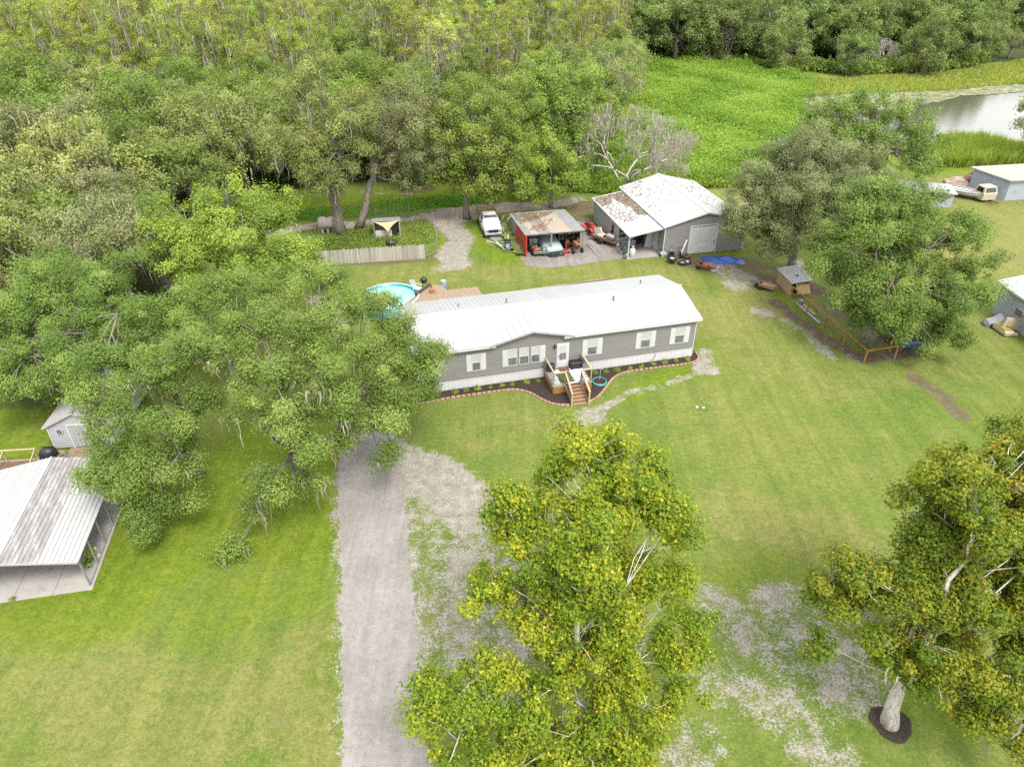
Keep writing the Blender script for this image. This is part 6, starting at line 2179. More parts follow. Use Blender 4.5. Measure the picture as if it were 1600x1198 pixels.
m.loft([sec(-2.0, .78, .5, .95, .74), sec(-1.95, .86, .42, 1.05, .80), sec(-.75, .92, .38, 1.14, .86), sec(-.6, .93, .38, 1.16, .9), sec(1.05, .93, .38, 1.18, .9), sec(1.15, .92, .4, 1.16, .9)])
m.build('body', WHITEP, t, True)
m = MB().loft([sec(-.72, .86, 1.12, 1.2, .84), sec(-.05, .80, 1.12, 1.76, .66), sec(.85, .80, 1.12, 1.78, .66), sec(1.05, .84, 1.12, 1.3, .8)])
m.build('cab', WHITEP, t)
MB().add([(-.76, -.70, 1.19), (.76, -.70, 1.19), (.64, -.09, 1.745), (-.64, -.09, 1.745)], [(0, 1, 2, 3)]).build('windscreen', GLASSK, t)
for s in (-1, 1):
    MB().add([(s * .862, -.45, 1.2), (s * .862, .75, 1.2), (s * .72, .7, 1.70), (s * .72, -.02, 1.70)], [(0, 1, 2, 3)] if s > 0 else [(3, 2, 1, 0)]).build('side_window', GLASSK, t)
    MB().bbox(s * .62 - .12, s * .62 + .12, -2.03, -1.95, .72, .90, .02).build('headlight', GLASS, t)
    MB().bar((s * .95, -.5, 1.25), (s * 1.12, -.48, 1.28), .12, .16).build('wing_mirror', DKMETAL, t)
    wheel(t, s * .84, -1.35, .37, .37, .24)
    wheel(t, s * .84, 2.2, .37, .37, .24)
MB().box(-.48, .48, -2.03, -1.99, .62, .90).build('grille', DKMETAL, t)
MB().bbox(-.88, .88, -2.14, -2.0, .40, .58, .03).build('bumper', ROOFG, t)
MB().box(-.95, .95, 1.2, 3.3, .72, .80).bar((-.5, 1.1, .6), (-.5, 3.2, .6), .1).bar((.5, 1.1, .6), (.5, 3.2, .6), .1).build('bed', DECKW, t)
for s in (-1, 1):
    for i in range(3):
        MB().box(s * .95 - .02, s * .95 + .02, 1.22, 3.3, .86 + i * .2, 1.0 + i * .2).build('stake_board', PLY, t)
for i in range(3):
    MB().box(-.93, .93, 3.28, 3.32, .86 + i * .2, 1.0 + i * .2).build('stake_board', PLY, t)
# pallet leaning on the truck bumper, pallet on the ground


def pallet(name, label, p, rot):
    t = root(name, label, 'pallet', p)
    t.rotation_euler = rot
    for i in range(7):
        MB().box(-.5, .5, i * .145, i * .145 + .1, .09, .11).build('slat', GREYW, t)
    for x in (-.46, 0, .46):
        MB().box(x - .04, x + .04, 0, .97, 0, .09).build('runner', GREYW, t)
    return t


pallet('pallet', 'pale pallet leaning on the front of the white pickup', gp(776.5, 371), (R(62), 0, R(10)))
pallet('pallet', 'grey pallet lying on the grass before the pickup', gp(779, 377), (0, 0, R(28)))
scrap_n = {}
for i in range(26):
    p = gp(ry.uniform(776, 816), ry.uniform(346, 398), 0)
    if p.x > 1.0 or p.x < -1.4:
        continue
    L_ = ry.uniform(.7, 2.4)
    a = ry.uniform(0, PI)
    t = MB().bar((0, 0, .05), (L_ * math.cos(a), L_ * math.sin(a), ry.uniform(.1, .6)), ry.uniform(.05, .14), .04).build('scrap_board', [GREYW, DECKW, WHITEP, STEEL][i % 4], None, loc=(p.x - .3, p.y, .02 + .02 * (i % 5)))
    kd = ['grey weathered board', 'brown weathered board', 'white painted board', 'grey metal strip'][i % 4]
    scrap_n.setdefault(kd, []).append((p.y, t))
for kd, lst in scrap_n.items():
    lst.sort(key=lambda q: q[0])
    nth = ['nearest', 'second nearest', 'third nearest', 'fourth nearest', 'fifth nearest', 'sixth nearest', 'farthest', 'hindmost']
    for (yy, t), w in zip(lst, nth):
        tag(t, f'{w} {kd} in the scrap heap between the pickup and red wall', 'board', 'boards of the scrap heap')
t = root('rubbish_bin', 'green wheeled bin with grey front by the scrap heap', 'bin', gp(793, 390.5), R(5))
MB().loft([[(-a, -a, z), (a, -a, z), (a, a, z), (-a, a, z)] for a, z in ((.24, .08), (.30, .9))]).build('body', GREENP, t)
MB().bbox(-.32, .32, -.36, .32, .905, .98, .03).build('lid', BLACKP, t)
MB().box(-.17, .17, -.31, -.29, .3, .75).build('label_panel', PALEBLUE, t)
for x in (-.24, .24):
    wheel(t, x, .26, .1, .1, .06)
debris('brush_pile', None, px_path((778, 352), (800, 348), (812, 380), (822, 400), (812, 402), (795, 385)), 480, ry, lambda x, y: .12 + .35 * np.abs(np.sin(x * 2.3) * np.sin(y * 1.1)), LEAF['olive'], (.05, .35), 'stuff', 'tangled brush and vines on the scrap heap by the red wall', 'brush')

# ------------------------------------------------------------------ fenced garden
fa, fb = gp(497, 414.5), gp(664.5, 404)
fence = root('picket_fence', 'weathered grey privacy fence of upright boards before the garden', 'fence', fa)
d = fb - fa
pk = MB().add([(-.09, -.012, 0), (.09, -.012, 0), (.09, .012, 0), (-.09, .012, 0), (-.09, -.012, 1.32), (.09, -.012, 1.32), (.09, .012, 1.32), (-.09, .012, 1.32), (-.05, -.012, 1.38), (.05, -.012, 1.38), (.05, .012, 1.38), (-.05, .012, 1.38)],
             [(3, 2, 1, 0), (0, 1, 5, 4), (1, 2, 6, 5), (2, 3, 7, 6), (3, 0, 4, 7), (4, 5, 9, 8), (5, 6, 10, 9), (6, 7, 11, 10), (7, 4, 8, 11), (8, 9, 10, 11)]).mesh('picket', wood('pale_picket_wood', (0.44, 0.40, 0.36), (0.70, 0.655, 0.60), axis=2, rnd=0.2))
K = int(d.length / .197)
ang_ = math.atan2(d.y, d.x)
for i in range(K):
    o = link('picket', pk, fence, d * ((i + .5) / K), (ry.normal() * .012, ry.normal() * .02, ang_))
    o.scale = (1, 1, ry.uniform(.96, 1.03))
nrm = Vector((-d.y, d.x, 0)).normalized() * .05
for z in (.35, 1.05):
    MB().bar(nrm + Vector((0, 0, z)), d + nrm + Vector((0, 0, z)), .04, .09).build('rail', GREYW, fence)
for i in range(5):
    p = d * (i / 4) + nrm * 2
    MB().box(p.x - .05, p.x + .05, p.y - .05, p.y + .05, 0, 1.4).build('post', GREYW, fence)
wf = root('wire_fence', 'thin wire garden fence running back from the grey board fence', 'fence', fb)
wp = [fb, gp(682, 396), gp(684, 383), gp(676, 346), gp(640, 340), gp(588, 345)]
wm = MB()
for a, b in zip(wp[:-1], wp[1:]):
    for z in (.25, .55, .85, 1.15):
        wm.bar(a - fb + Vector((0, 0, z)), b - fb + Vector((0, 0, z)), .012)
    n = max(2, int((b - a).length / .3))
    for i in range(n):
        q = a.lerp(b, i / n) - fb
        wm.bar(q + Vector((0, 0, .1)), q + Vector((0, 0, 1.2)), .008)
wm.build('wire_mesh', STEEL, wf)['kind'] = 'stuff'
for a in wp[1:]:
    q = a - fb
    MB().tube([q, q + Vector((0, 0, 1.35))], .035, 6).build('post', STEEL, wf)
a, b = wp[0] - fb, wp[1] - fb
MB().bar(a + Vector((0, 0, 1.1)), b + Vector((0, 0, 1.1)), .06).bar(a + Vector((0, 0, .25)), b + Vector((0, 0, .25)), .06).build('gate_rail', GREYW, wf)
# little hut with a shade sail
cp = gp(606, 371)
hut = root('garden_hut', 'small whitewashed open hut in the fenced garden', 'hut', cp, R(10))
m = MB()
m.box(-1.25, 1.25, 1.25, 1.3, 0, 1.5)
m.box(-1.25, -1.2, 0, 1.25, 0, 1.45)
m.box(1.2, 1.25, 0, 1.25, 0, 1.45)
m.build('wall', GREYW, hut)
m = MB()
for i in range(7):
    m.box(-1.15 + i * .23, -1.15 + i * .23 + .21, -.02, .02, 0, .78)
m.build('front_boards', WHITEP, hut)
MB().box(.48, .95, .0, .05, .05, .9).build('door', DKMETAL, hut)
for x in (-1.25, 1.25):
    MB().box(x - .06, x + .06, -.09, -.03, 0, 1.6).build('post', GREYW, hut)
MB().prism_x([(.1, 1.62), (.1, 1.68), (1.5, 1.5), (1.5, 1.44)], -1.4, 1.4).build('roof', ROOFG, hut)
sail = root('shade_sail', 'tan triangular shade sail stretched over the garden hut front', 'shade sail', cp, R(10))
m = MB()
A, B, Cc = Vector((-1.2, -.02, 1.66)), Vector((1.3, .02, 1.72)), Vector((.1, -1.0, .95))
n = 10
V, F = [], []
for i in range(n + 1):
    for j in range(n + 1 - i):
        a, b = i / n, j / n
        c_ = 1 - a - b
        p = A * a + B * b + Cc * c_
        cen = (A + B + Cc) / 3
        p = p + (cen - p) * (1.0 * (a * b + b * c_ + a * c_))
        p.z -= .3 * a * b * c_ * 3
        V.append(p)
ix = {}
k = 0
for i in range(n + 1):
    for j in range(n + 1 - i):
        ix[i, j] = k
        k += 1
for i in range(n):
    for j in range(n - i):
        F.append((ix[i, j], ix[i + 1, j], ix[i, j + 1]))
        if j < n - i - 1:
            F.append((ix[i + 1, j], ix[i + 1, j + 1], ix[i, j + 1]))
m.add(V, F).build('cloth', TAN, sail, True)
MB().tube([(.1, -1.02, 0), (.1, -1.02, 1.0)], .03, 6).build('pole', GREYW, sail)
t = root('fire_pit', 'round black steel fire pit in front of the garden hut', 'fire pit', gp(612, 383))
MB().lathe([(.3, 0), (.52, .22), (.56, .34), (.60, .36), (.60, .39), (.50, .39), (.45, .25), (.2, .15)], 18).build('bowl', BLACKP, t, True)
for a in (0, 2.1, 4.2):
    MB().bar((.4 * math.cos(a), .4 * math.sin(a), .15), (.46 * math.cos(a), .46 * math.sin(a), 0), .05).build('leg', DKMETAL, t)
# water tank on its cradle
tp = gp(514, 362)
t = root('water_tank', 'dirty pinkish white horizontal tank on a cradle by the track', 'tank', tp, R(6))
PINKW = M('chalky_tank', (0.62, 0.52, 0.48), .7, .1, 2, dirt=(0.38, 0.28, 0.22), dirt_amt=.35)
MB().lathe([(.15, -.95), (.5, -.9), (.6, -.75), (.6, .75), (.5, .9), (.15, .95)], 18, (0, 0, .95), 'x').build('shell', PINKW, t, True)
for x in (-.55, 0, .55):
    MB().lathe([(.62, -.04), (.62, .04), (.6, .04)], 18, (x, 0, .95), 'x').build('band', PINKW, t)
    MB().box(x - .09, x + .09, -.5, .5, 0, .42).build('cradle_leg', PINKW, t)
MB().lathe([(.14, 1.52), (.14, 1.62), (.05, 1.64)], 10).build('filler_cap', DKMETAL, t)
ta, tb = gp(465, 357, .5), gp(495, 352, .5)
t = root('trailer_frame', 'long pale timber beams lying left of the pinkish tank', 'beams', (ta.x, ta.y, 0))
for s in (0, .5):
    MB().bar((0, s, .4), (tb.x - ta.x, tb.y - ta.y + s, .4), .1, .14).build('beam', PINE, t)
for f in (.1, .9):
    q = (tb - ta) * f
    MB().box(q.x - .1, q.x + .1, q.y - .1, q.y + .6, 0, .33).build('block', GREYW, t)

# ------------------------------------------------------------------ rail pen, coop, trampoline under the oak
zp = lambda x, y: (1170 + x / 5.714, 400 + y / 5.714)
corner_t, end_t, start_t = gp(*zp(1060, 845), 1.05), gp(*zp(1335, 803), 1.05), gp(*zp(395, 275), 1.05)
pen = root('rail_pen', 'long orange stained rail fence around the pen under the oak', 'fence', (corner_t.x, corner_t.y, 0))
o_ = Vector((corner_t.x, corner_t.y, 0))
back_t = gp(*zp(1290, 740), 1.05)
first_a = start_t - o_
for a, b in ((start_t, corner_t), (corner_t, end_t), (end_t, back_t)):
    a, b = a - o_, b - o_
    MB().bar(a, b, .12, .05).build('top_rail', ORANGEW, pen)
    n = max(1, int((b - a).length / 2.3))
    for i in range(0 if a == first_a else 1, n + 1):
        q = a.lerp(b, i / n)
        MB().box(q.x - .05, q.x + .05, q.y - .05, q.y + .05, 0, 1.03).build('post', ORANGEW, pen)
wm = MB()
for a, b in ((start_t, corner_t), (corner_t, end_t)):
    a, b = a - o_, b - o_
    n = int((b - a).length / .25)
    for i in range(n):
        q = a.lerp(b, i / n)
        wm.bar((q.x, q.y, .02), (q.x, q.y, 1.0), .008)
    for z in (.2, .45, .7):
        wm.bar((a.x, a.y, z), (b.x, b.y, z), .008)
wm.build('wire_mesh', DKMETAL, pen)['kind'] = 'stuff'
# coop
b0, b1 = gp(*zp(245, 225)), gp(*zp(365, 350))
yc = math.atan2(b1.y - b0.y, b1.x - b0.x)
Lc = (b1 - b0).length
coop = root('chicken_coop', 'plywood coop with grey tin roof and ramp at the pen end', 'coop', b0, yc)
m = MB()
for i in range(4):
    m.box(i * Lc / 4 + .005, (i + 1) * Lc / 4 - .005, 0, .04, 0, 1.12)
m.box(.02, .06, .04, 1.5, 0, 1.12)
m.box(.06, Lc - .1, 1.46, 1.5, 0, 1.22)
m.build('wall', PLY, coop)
MB().box(Lc - .08, Lc - .05, .06, 1.44, .02, 1.1).build('opening_shade_panel', BLACKP, coop)  # solid black panel paints the interior shade across the coop's open end
o = MB().bar((Lc + .02, .85, 1.05), (Lc + .72, .85, .42), 1.15, .03).build('flap', PLY, coop)
MB().box(-.02, Lc + .1, -.05, -.01, 0, .12).box(Lc - .04, Lc + .04, .05, 1.45, 0, .14).build('sill', GREYW, coop)
pcn = panel_mesh('roof_panel', (Lc + .4) / 3, 1.85, M('pale_tin_roof', (0.50, 0.51, 0.53), .5, .12, 1.5, dirt=(.38, .38, .39), dirt_amt=.25), 3, .02, .05)
rr = MB().prism_x([(-.1, 1.12), (-.1, 1.15), (1.65, 1.36), (1.65, 1.33)], -.15, Lc + .2).build('roof', PLY, coop)
for i in range(3):
    o = link('roof_panel', pcn, rr, (-.2 + i * (Lc + .4) / 3, -.15, 1.155))
    o.rotation_euler = (math.atan2(.21, 1.75), 0, 0)
MB().lathe([(.09, 0), (.09, .12), (.05, .16)], 8, (Lc * .65, .8, 1.26)).build('vent_cap', DKMETAL, rr)
for (p, q, lab, mt) in ((zp(420, 415), zp(632, 600), 'long grey white pipe lying on the grass beside the pen', STEEL), (zp(490, 440), zp(590, 525), 'pale timber plank lying inside the pen near the white pipe', PINE), (zp(925, 560), zp(990, 620), 'short pinkish plank on the ground under the oak', DECKW)):
    a, b = gp(*p, .1), gp(*q, .1)
    o = MB().bar((0, 0, 0), b - a, .2, .12).build('plank' if mt is not STEEL else 'pipe', mt, None, loc=a)
    tag(o, lab, 'plank' if mt is not STEEL else 'pipe')
t = root('bucket', 'white bucket at the pen rail beside the grey white pipe', 'bucket', gp(*zp(460, 430)))
MB().lathe([(.14, 0), (.17, .38), (.18, .39), (.16, .39), (.13, .04)], 12).build('pail', WHITEP, t, True)
MB().tube([(.17 * math.cos(a), .05 * math.sin(a), .38 + .1 * math.sin(a)) for a in np.linspace(0, PI, 7)], .012, 4).build('handle', DKMETAL, t)
t = root('wood_cart', 'low brown cart loaded with split timber left of the coop', 'cart', gp(*zp(150, 300)), R(-38))
MB().box(-.55, .75, -.32, .32, .3, .36).build('bed', GREYW, t)
for y in (-.33, .33):
    MB().bar((-.55, y, .45), (.8, y, .45), .05, .2).build('side_board', BROWNW, t)
    wheel(t, -.4, y * 1.2, .2, .2, .1, axis='y')
MB().bbox(-.95, -.5, -.3, .3, .15, .55, .06).build('hopper', BLACKP, t)
for i in range(4):
    o = MB().bar((-.4, -.2 + i * .13, .42), (.7, -.22 + i * .13, .44), .1, .1)
    o = o.build('split_log', [PINE, BROWNW, PLY, GREYW][i], None, loc=t.location, rot=t.rotation_euler)
    tag(o, ['palest', 'reddest', 'yellowest', 'greyest'][i] + ' timber length on the low brown cart', 'log', 'timber on the brown cart')
t = root('wood_pile', 'small heap of grey branches behind the coop roof', 'branches', gp(*zp(470, 160)))
for i in range(7):
    a = ry.uniform(0, PI)
    MB().tube([(-.6 * math.cos(a), -.6 * math.sin(a), .06 + .06 * i), (0, 0, .1 + .06 * i), (.6 * math.cos(a), .6 * math.sin(a), .05 + .05 * i)], .05, 5).build('branch', GREYW, t)
# trampoline
q0 = gp(*zp(1385, 700), .6)
t = root('trampoline', 'rectangular blue edged trampoline with black bed under the oak', 'trampoline', (q0.x, q0.y, 0), R(8))
PADB = M('blue_pad', (0.045, 0.085, 0.32), .6, .15, 3)
a_, b_ = 1.1, 1.45
MB().box(-a_ + .25, a_ - .25, -b_ + .25, b_ - .25, .60, .615).build('jump_bed', M('trampoline_mesh', (0.03, 0.03, 0.034), .95, .2, 8, spec=.05), t)
for (x0, x1, y0, y1) in ((-a_, a_, -b_, -b_ + .24), (-a_, a_, b_ - .24, b_), (-a_, -a_ + .24, -b_ + .25, b_ - .25), (a_ - .24, a_, -b_ + .25, b_ - .25)):
    MB().box(x0, x1, y0, y1, .60, .65).build('edge_pad', PADB, t)
MB().bar((-a_, -b_ - .01, .48), (a_, -b_ - .01, .48), .02, .24).build('skirt', PADB, t)
for x in (-a_ + .1, a_ - .1):
    for y in (-b_ + .1, b_ - .1):
        MB().tube([(x, y, 0), (x, y, .6)], .03, 6).build('leg', STEEL, t)
for (x, y, mt) in ((-a_ + .35, -b_ + .05, BLUEP), (a_ - .05, b_ - .05, DKMETAL)):
    MB().tube([(x, y, .6), (x, y, 1.9)], .05, 8).build('net_pole', mt, t)

# ------------------------------------------------------------------ neighbour's house at the right edge
n0, n1 = gp(1549, 488), gp(1605, 530)
yn = math.atan2(n1.y - n0.y, n1.x - n0.x)
nb = root('neighbour_house', 'pale blue grey house with white roof cut by the right edge', 'house', n0, yn)
m = MB()
lap(m, (0, 0), (12, 0), .02, 2.6, .2, (0, -1))
lap(m, (0, 7), (0, 0), .02, 2.6, .2, (-1, 0))
gq = lambda z: (min(.5, max(0, (z - 2.6) / 1.6)), max(.5, 1 - max(0, (z - 2.6) / 1.6)))
lap(m, (0, 7), (0, 0), 2.6, 3.4, .2, (-1, 0), gq)
m.box(.01, 11.9, .01, 7, .02, 2.55)
m.build('wall', PALEBLUE, nb)
nr_ = MB().prism_x([(-.35, 2.52), (-.35, 2.62), (3.5, 3.44), (7.35, 2.62), (7.35, 2.52), (3.5, 3.34)], -.4, 12).build('roof', WHITE, nb)
sn = math.atan2(.82, 3.85)
pn = panel_mesh('roof_panel', 12.4 / 12, math.hypot(.82, 3.85), ROOFW, 3)
roof_panels(nr_, pn, 12, 12.4 / 12, lambda i: ((-.4 + i * 12.4 / 12, -.35, 2.628), 0), sn)
roof_panels(nr_, pn, 12, 12.4 / 12, lambda i: ((-.4 + (i + 1) * 12.4 / 12, 7.35, 2.628), PI), sn)
window(nb, 2.15, 0, .9, 1.0, 2.1, (0, 0), blind=.45)
MB().bar((1.55, -.03, .1), (1.55, -.03, 2.5), .06).build('downpipe', WHITE, nb)
t = root('garden_bench', 'cream moulded seat with yellow cushion by the pale blue house', 'bench', gp(1567, 519), yn + R(4))
MB().bbox(-.75, .75, -.45, .35, .1, .42, .08).build('base', CREAM, t)
MB().bbox(-.68, .55, -.42, .2, .425, .5, .03).build('cushion', M('mustard_cushion', (0.42, 0.34, 0.03), .9, .15, 4), t)
MB().bar((0, .38, .3), (0, .55, 1.15), 1.5, .16, (1, 0, 0)).build('backrest', CREAM, t)
MB().bar((.1, .28, .55), (.1, .40, .95), .7, .1, (1, 0, 0)).build('back_pad', M('pale_pad', (0.60, 0.52, 0.33), .8), t)
MB().bar((0, .58, 1.17), (0, .57, 1.22), 1.52, .1, (1, 0, 0)).build('top_rail', BROWNW, t)
t = root('covered_mower', 'grey sheet covered mower left of the cream seat', 'covered mower', gp(1551, 508), yn)
secs = []
for (y, w_, z_) in ((-.8, .2, .25), (-.65, .42, .5), (-.1, .48, .62), (.4, .48, .95), (.7, .3, .7), (.8, .15, .3)):
    secs.append([(-w_, y, .02), (w_, y, .02), (w_ * .9, y, z_ * .7), (w_ * .4, y, z_), (-w_ * .4, y, z_), (-w_ * .9, y, z_ * .7)])
MB().loft(secs).build('cover', M('grey_cover', (0.30, 0.30, 0.33), .7, .2, 3), t)
for x in (-.42, .42):
    wheel(t, x, -.4, .18, .18, .1)
o = MB().loft([[(r_ * math.cos(a), r_ * math.sin(a), z_) for a in np.arange(8) * PI / 4] for r_, z_ in ((.18, 0), (.2, .1), (.08, .18))]).build('pale_rock', CREAM, None, loc=gp(1586, 523))
tag(o, 'small pale rock on the earth right of the cream seat', 'rock')

# ------------------------------------------------------------------ far shed and wrecks, top right
f0, f1 = gp(1571, 314), gp(1600, 313)
fs = root('storage_building', 'pale blue metal storage building with soiled white roof by the far lawn', 'shed', gp(1568, 313.5), R(8))
m = MB()
for i in range(30):
    m.box(i * .3, i * .3 + .27, -.03, 0, 0, 2.3)
    m.box(i * .3 + .27, (i + 1) * .3, -.015, 0, 0, 2.3)
m.add([(0, 0, 0), (-1.9, 3.6, 0), (-1.9, 3.6, 2.5), (0, 0, 2.3)], [(0, 3, 2, 1)])
m.box(.02, 8.9, .01, 3.4, 0, 2.3)
m.build('wall', PALEBLUE, fs)
fr_ = MB().add([(-.35, -.3, 2.36), (9.2, -.3, 2.36), (9.2, 4.2, 2.75), (-2.3, 3.9, 2.75), (-.35, -.3, 2.24), (9.2, -.3, 2.24), (9.2, 4.2, 2.63), (-2.3, 3.9, 2.63)], [(0, 1, 2, 3), (7, 6, 5, 4), (0, 4, 5, 1), (1, 5, 6, 2), (2, 6, 7, 3), (3, 7, 4, 0)]).build('roof', M('soiled_flat_roof', (0.46, 0.43, 0.385), .8, .12, .8, dirt=(0.40, 0.36, 0.32), dirt_amt=.3), fs)
MB().box(.9, 1.0, -.04, -.032, .9, 1.0).build('latch', DKMETAL, fs)
zf_ = lambda x, y: (1400 + x / 8, 260 + y / 8)
t = root('truck_cab', 'stripped cream pickup cab beside the pale blue storage building', 'wreck', gp(*zf_(1080, 425)), R(12))
ring = lambda z, a, b: [(-a, -b, z), (a, -b, z), (a, b, z), (-a, b, z)]
MB().loft([ring(.3, .85, .75), ring(1.0, .88, .78), ring(1.05, .86, .74), ring(1.65, .74, .55), ring(1.72, .66, .48)]).build('cab', CREAM, t)
for s in (-1, 1):
    MB().add([(s * .865, -.5, 1.1), (s * .865, .5, 1.1), (s * .765, .38, 1.58), (s * .765, -.38, 1.58)], [(0, 1, 2, 3)]).build('side_window', GLASSK, t)
MB().add([(-.7, -.725, 1.1), (.7, -.725, 1.1), (.6, -.575, 1.6), (-.6, -.575, 1.6)], [(0, 1, 2, 3)]).build('windscreen', GLASSK, t)
MB().bar((-.4, -.6, .2), (-.4, -1.9, .25), .1).bar((.4, -.6, .2), (.4, -1.9, .25), .1).build('chassis', RUST, t)
for s in (-1, 1):
    wheel(t, s * .75, .5, .32, .32, .2)
t = root('motor_boat', 'white boat hull with blue stripes near the stripped cab', 'boat', gp(*zf_(840, 385)), R(42))
secs = []
for (y, w_, z0, z1) in ((-2.4, .03, .6, .95), (-1.6, .55, .25, .95), (-.5, .9, .12, .9), (1.0, .95, .1, .85), (2.0, .9, .15, .82)):
    secs.append([(-w_, y, z1), (-w_ * .8, y, (z0 + z1) / 2), (0, y, z0), (w_ * .8, y, (z0 + z1) / 2), (w_, y, z1), (w_ * .8, y, z1), (0, y, z1 - .06), (-w_ * .8, y, z1)])
MB().loft(secs).build('hull', WHITEP, t)
for s in (-.45, .45):
    MB().bar((s, -1.0, .93), (s * 1.15, 1.8, .88), .14, .03).build('stripe', M('navy_stripe', (0.03, 0.045, 0.12), .5), t)
MB().bar((0, -2.3, .3), (0, 1.9, .06), .1, .1).build('keel_rest', RUST, t)


def wreck(label, p, rz, col, s=1.0):
    t = root('wrecked_car', label, 'wreck', p, rz)
    t.scale = (s, s, s)
    MB().loft([sec(-1.9, .72, .3, .62, .66), sec(-1.8, .82, .25, .75, .76), sec(-.6, .86, .25, .88, .8), sec(1.3, .86, .25, .9, .8), sec(1.85, .78, .3, .8, .7)]).build('body', col, t)
    MB().loft([sec(-.65, .78, .86, .9, .76), sec(-.1, .7, .86, 1.3, .6), sec(.8, .7, .86, 1.3, .6), sec(1.3, .76, .86, .92, .74)]).build('cabin', col, t)
    MB().add([(-.66, -.62, .92), (.66, -.62, .92), (.56, -.13, 1.27), (-.56, -.13, 1.27)], [(0, 1, 2, 3)]).build('windscreen', GLASSK, t)
    for sd in (-1, 1):
        for y in (-1.2, 1.15):
            wheel(t, sd * .76, y, .28, .28, .18)
    return t


wreck('cream and rust wrecked car behind the white boat', gp(*zf_(790, 275)), R(75), M('rust_cream', (0.52, 0.40, 0.32), .8, .25, 2, dirt=(.28, .13, .08), dirt_amt=.35), .95)
wreck('rust red wrecked truck body against the storage building corner', gp(*zf_(965, 270)), R(80), M('rust_red', (0.27, 0.11, 0.08), .85, .3, 3), 1.05)
tractor('small green tractor behind the storage building corner', gp(*zf_(1010, 185)), R(40), GREENP, GREENP, .7)
t = root('metal_gantry', 'thin dark metal frame standing behind the storage building', 'frame', gp(*zf_(1070, 120)), R(8))
for x in (-1.2, 0, 1.2):
    MB().tube([(x, 0, 0), (x, 0, 1.7)], .04, 6).build('post', DKMETAL, t)
MB().bar((-1.2, 0, 1.7), (1.2, 0, 1.7), .06).bar((-1.2, 0, .8), (1.2, 0, .8), .05).build('crossbar', DKMETAL, t)
# low roofed lean building half hidden behind the oak crown
t = root('low_building', 'low building with white sheet roof half hidden behind the oak', 'building', gp(1440, 314), R(-16))
MB().box(-2.6, 2.6, -1.6, 1.6, 0, 1.5).build('wall', PALEBLUE, t)
br = MB().box(-2.85, 2.85, -1.8, 1.8, 1.52, 1.58).build('roof', WHITE, t)
pb_ = panel_mesh('roof_panel', .95, 3.6, ROOFD, 3)
for i in range(6):
    link('roof_panel', pb_, br, (-2.85 + i * .95, -1.8, 1.585))

# ------------------------------------------------------------------ carport at the left edge
YC = R(11.5)
C0 = gp(141.5, 916)
cpt = root('carport', 'open carport with stained white ribbed roof on thin grey posts', 'carport', C0, YC)
CE, CR_, CWd, CL_ = 1.80, 2.36, 3.25, 7.4
for k_, y in enumerate((0.03, 1.4, 2.8, 4.2, 5.7, 7.25)):
    for x in (0, -2 * CWd):
        MB().bar((x, y, .04), (x, y, CE), .07).build('post', STEEL, cpt)
for x in (0, -2 * CWd):
    MB().bar((x, 0, CE - .04), (x, CL_, CE - .04), .07).bar((x, 0, .06), (x, CL_, .06), .07, .05).build('side_rail', STEEL, cpt)
for y in (0.03, 1.4, 2.8, 4.2, 5.7, 7.25):
    MB().bar((0, y, CE), (-CWd, y, CR_ - .06), .06).bar((-CWd, y, CR_ - .06), (-2 * CWd, y, CE), .06).build('rafter', STEEL, cpt)
sc_ = math.atan2(CR_ - CE, CWd)
lc_ = math.hypot(CWd + .05, CR_ - CE) + .02
# ribs run front to back: sheets are laid side by side across the slope
kk = 4
cw_ = lc_ / kk


def rib_sheet(name, w, ln, mat, ribs):
    mm = MB()
    xs_ = []
    for i in range(ribs):
        x0 = i * w / ribs
        p = w / ribs
        xs_ += [(x0, 0), (x0 + p * .62, 0), (x0 + p * .70, .035), (x0 + p * .92, .035)]
    xs_.append((w, 0))
    top = [(x, z + .02) for x, z in xs_]
    bot = [(x, z) for x, z in xs_]
    n_ = len(xs_)
    V = [(x, y, z) for y in (0, ln) for x, z in top + bot]
    F = []
    for i in range(n_ - 1):
        F.append((i, i + 1, 2 * n_ + i + 1, 2 * n_ + i))
        F.append((n_ + i + 1, n_ + i, 3 * n_ + i, 3 * n_ + i + 1))
        F.append((n_ + i, n_ + i + 1, i + 1, i))
        F.append((2 * n_ + i, 2 * n_ + i + 1, 3 * n_ + i + 1, 3 * n_ + i))
    return mm.add(V, F).mesh(name, mat)


shw, shd = rib_sheet('roof_sheet', cw_, CL_ + .35, SHEETW, 4), rib_sheet('roof_sheet', cw_, CL_ + .35, SHEETD, 4)
for i in range(kk):
    for sd in (0, 1):
        me_ = shd if (sd == 0 and i in (0, 1)) else shw
        o = link('roof_sheet', me_, cpt)
        dist = i * cw_
        if sd == 0:   # right slope, from the ridge down to the right eave
            o.location = (-CWd + dist * math.cos(sc_), -.15, CR_ + .02 - dist * math.sin(sc_))
            o.rotation_euler = (0, sc_, 0)
        else:
            o.location = (-CWd - (dist + cw_) * math.cos(sc_), -.15, CR_ + .02 - (dist + cw_) * math.sin(sc_))
            o.rotation_euler = (0, -sc_, 0)
MB().bar((-CWd, -.17, CR_ + .055), (-CWd, CL_ + .22, CR_ + .055), .12, .03).build('ridge_cap', SHEETW, cpt)
MB().bar((.02, -.16, CE - .01), (-CWd, -.16, CR_ - .0), .03, .1).bar((-CWd, -.16, CR_), (-2 * CWd - .02, -.16, CE - .01), .03, .1).build('fascia', SHEETW, cpt)
for i in range(4):
    x0 = .14 - i * 1.75
    MB().box(x0 - 1.73, x0, -.22, CL_ + .15, -.04, .035).build('slab', CONC, cpt)


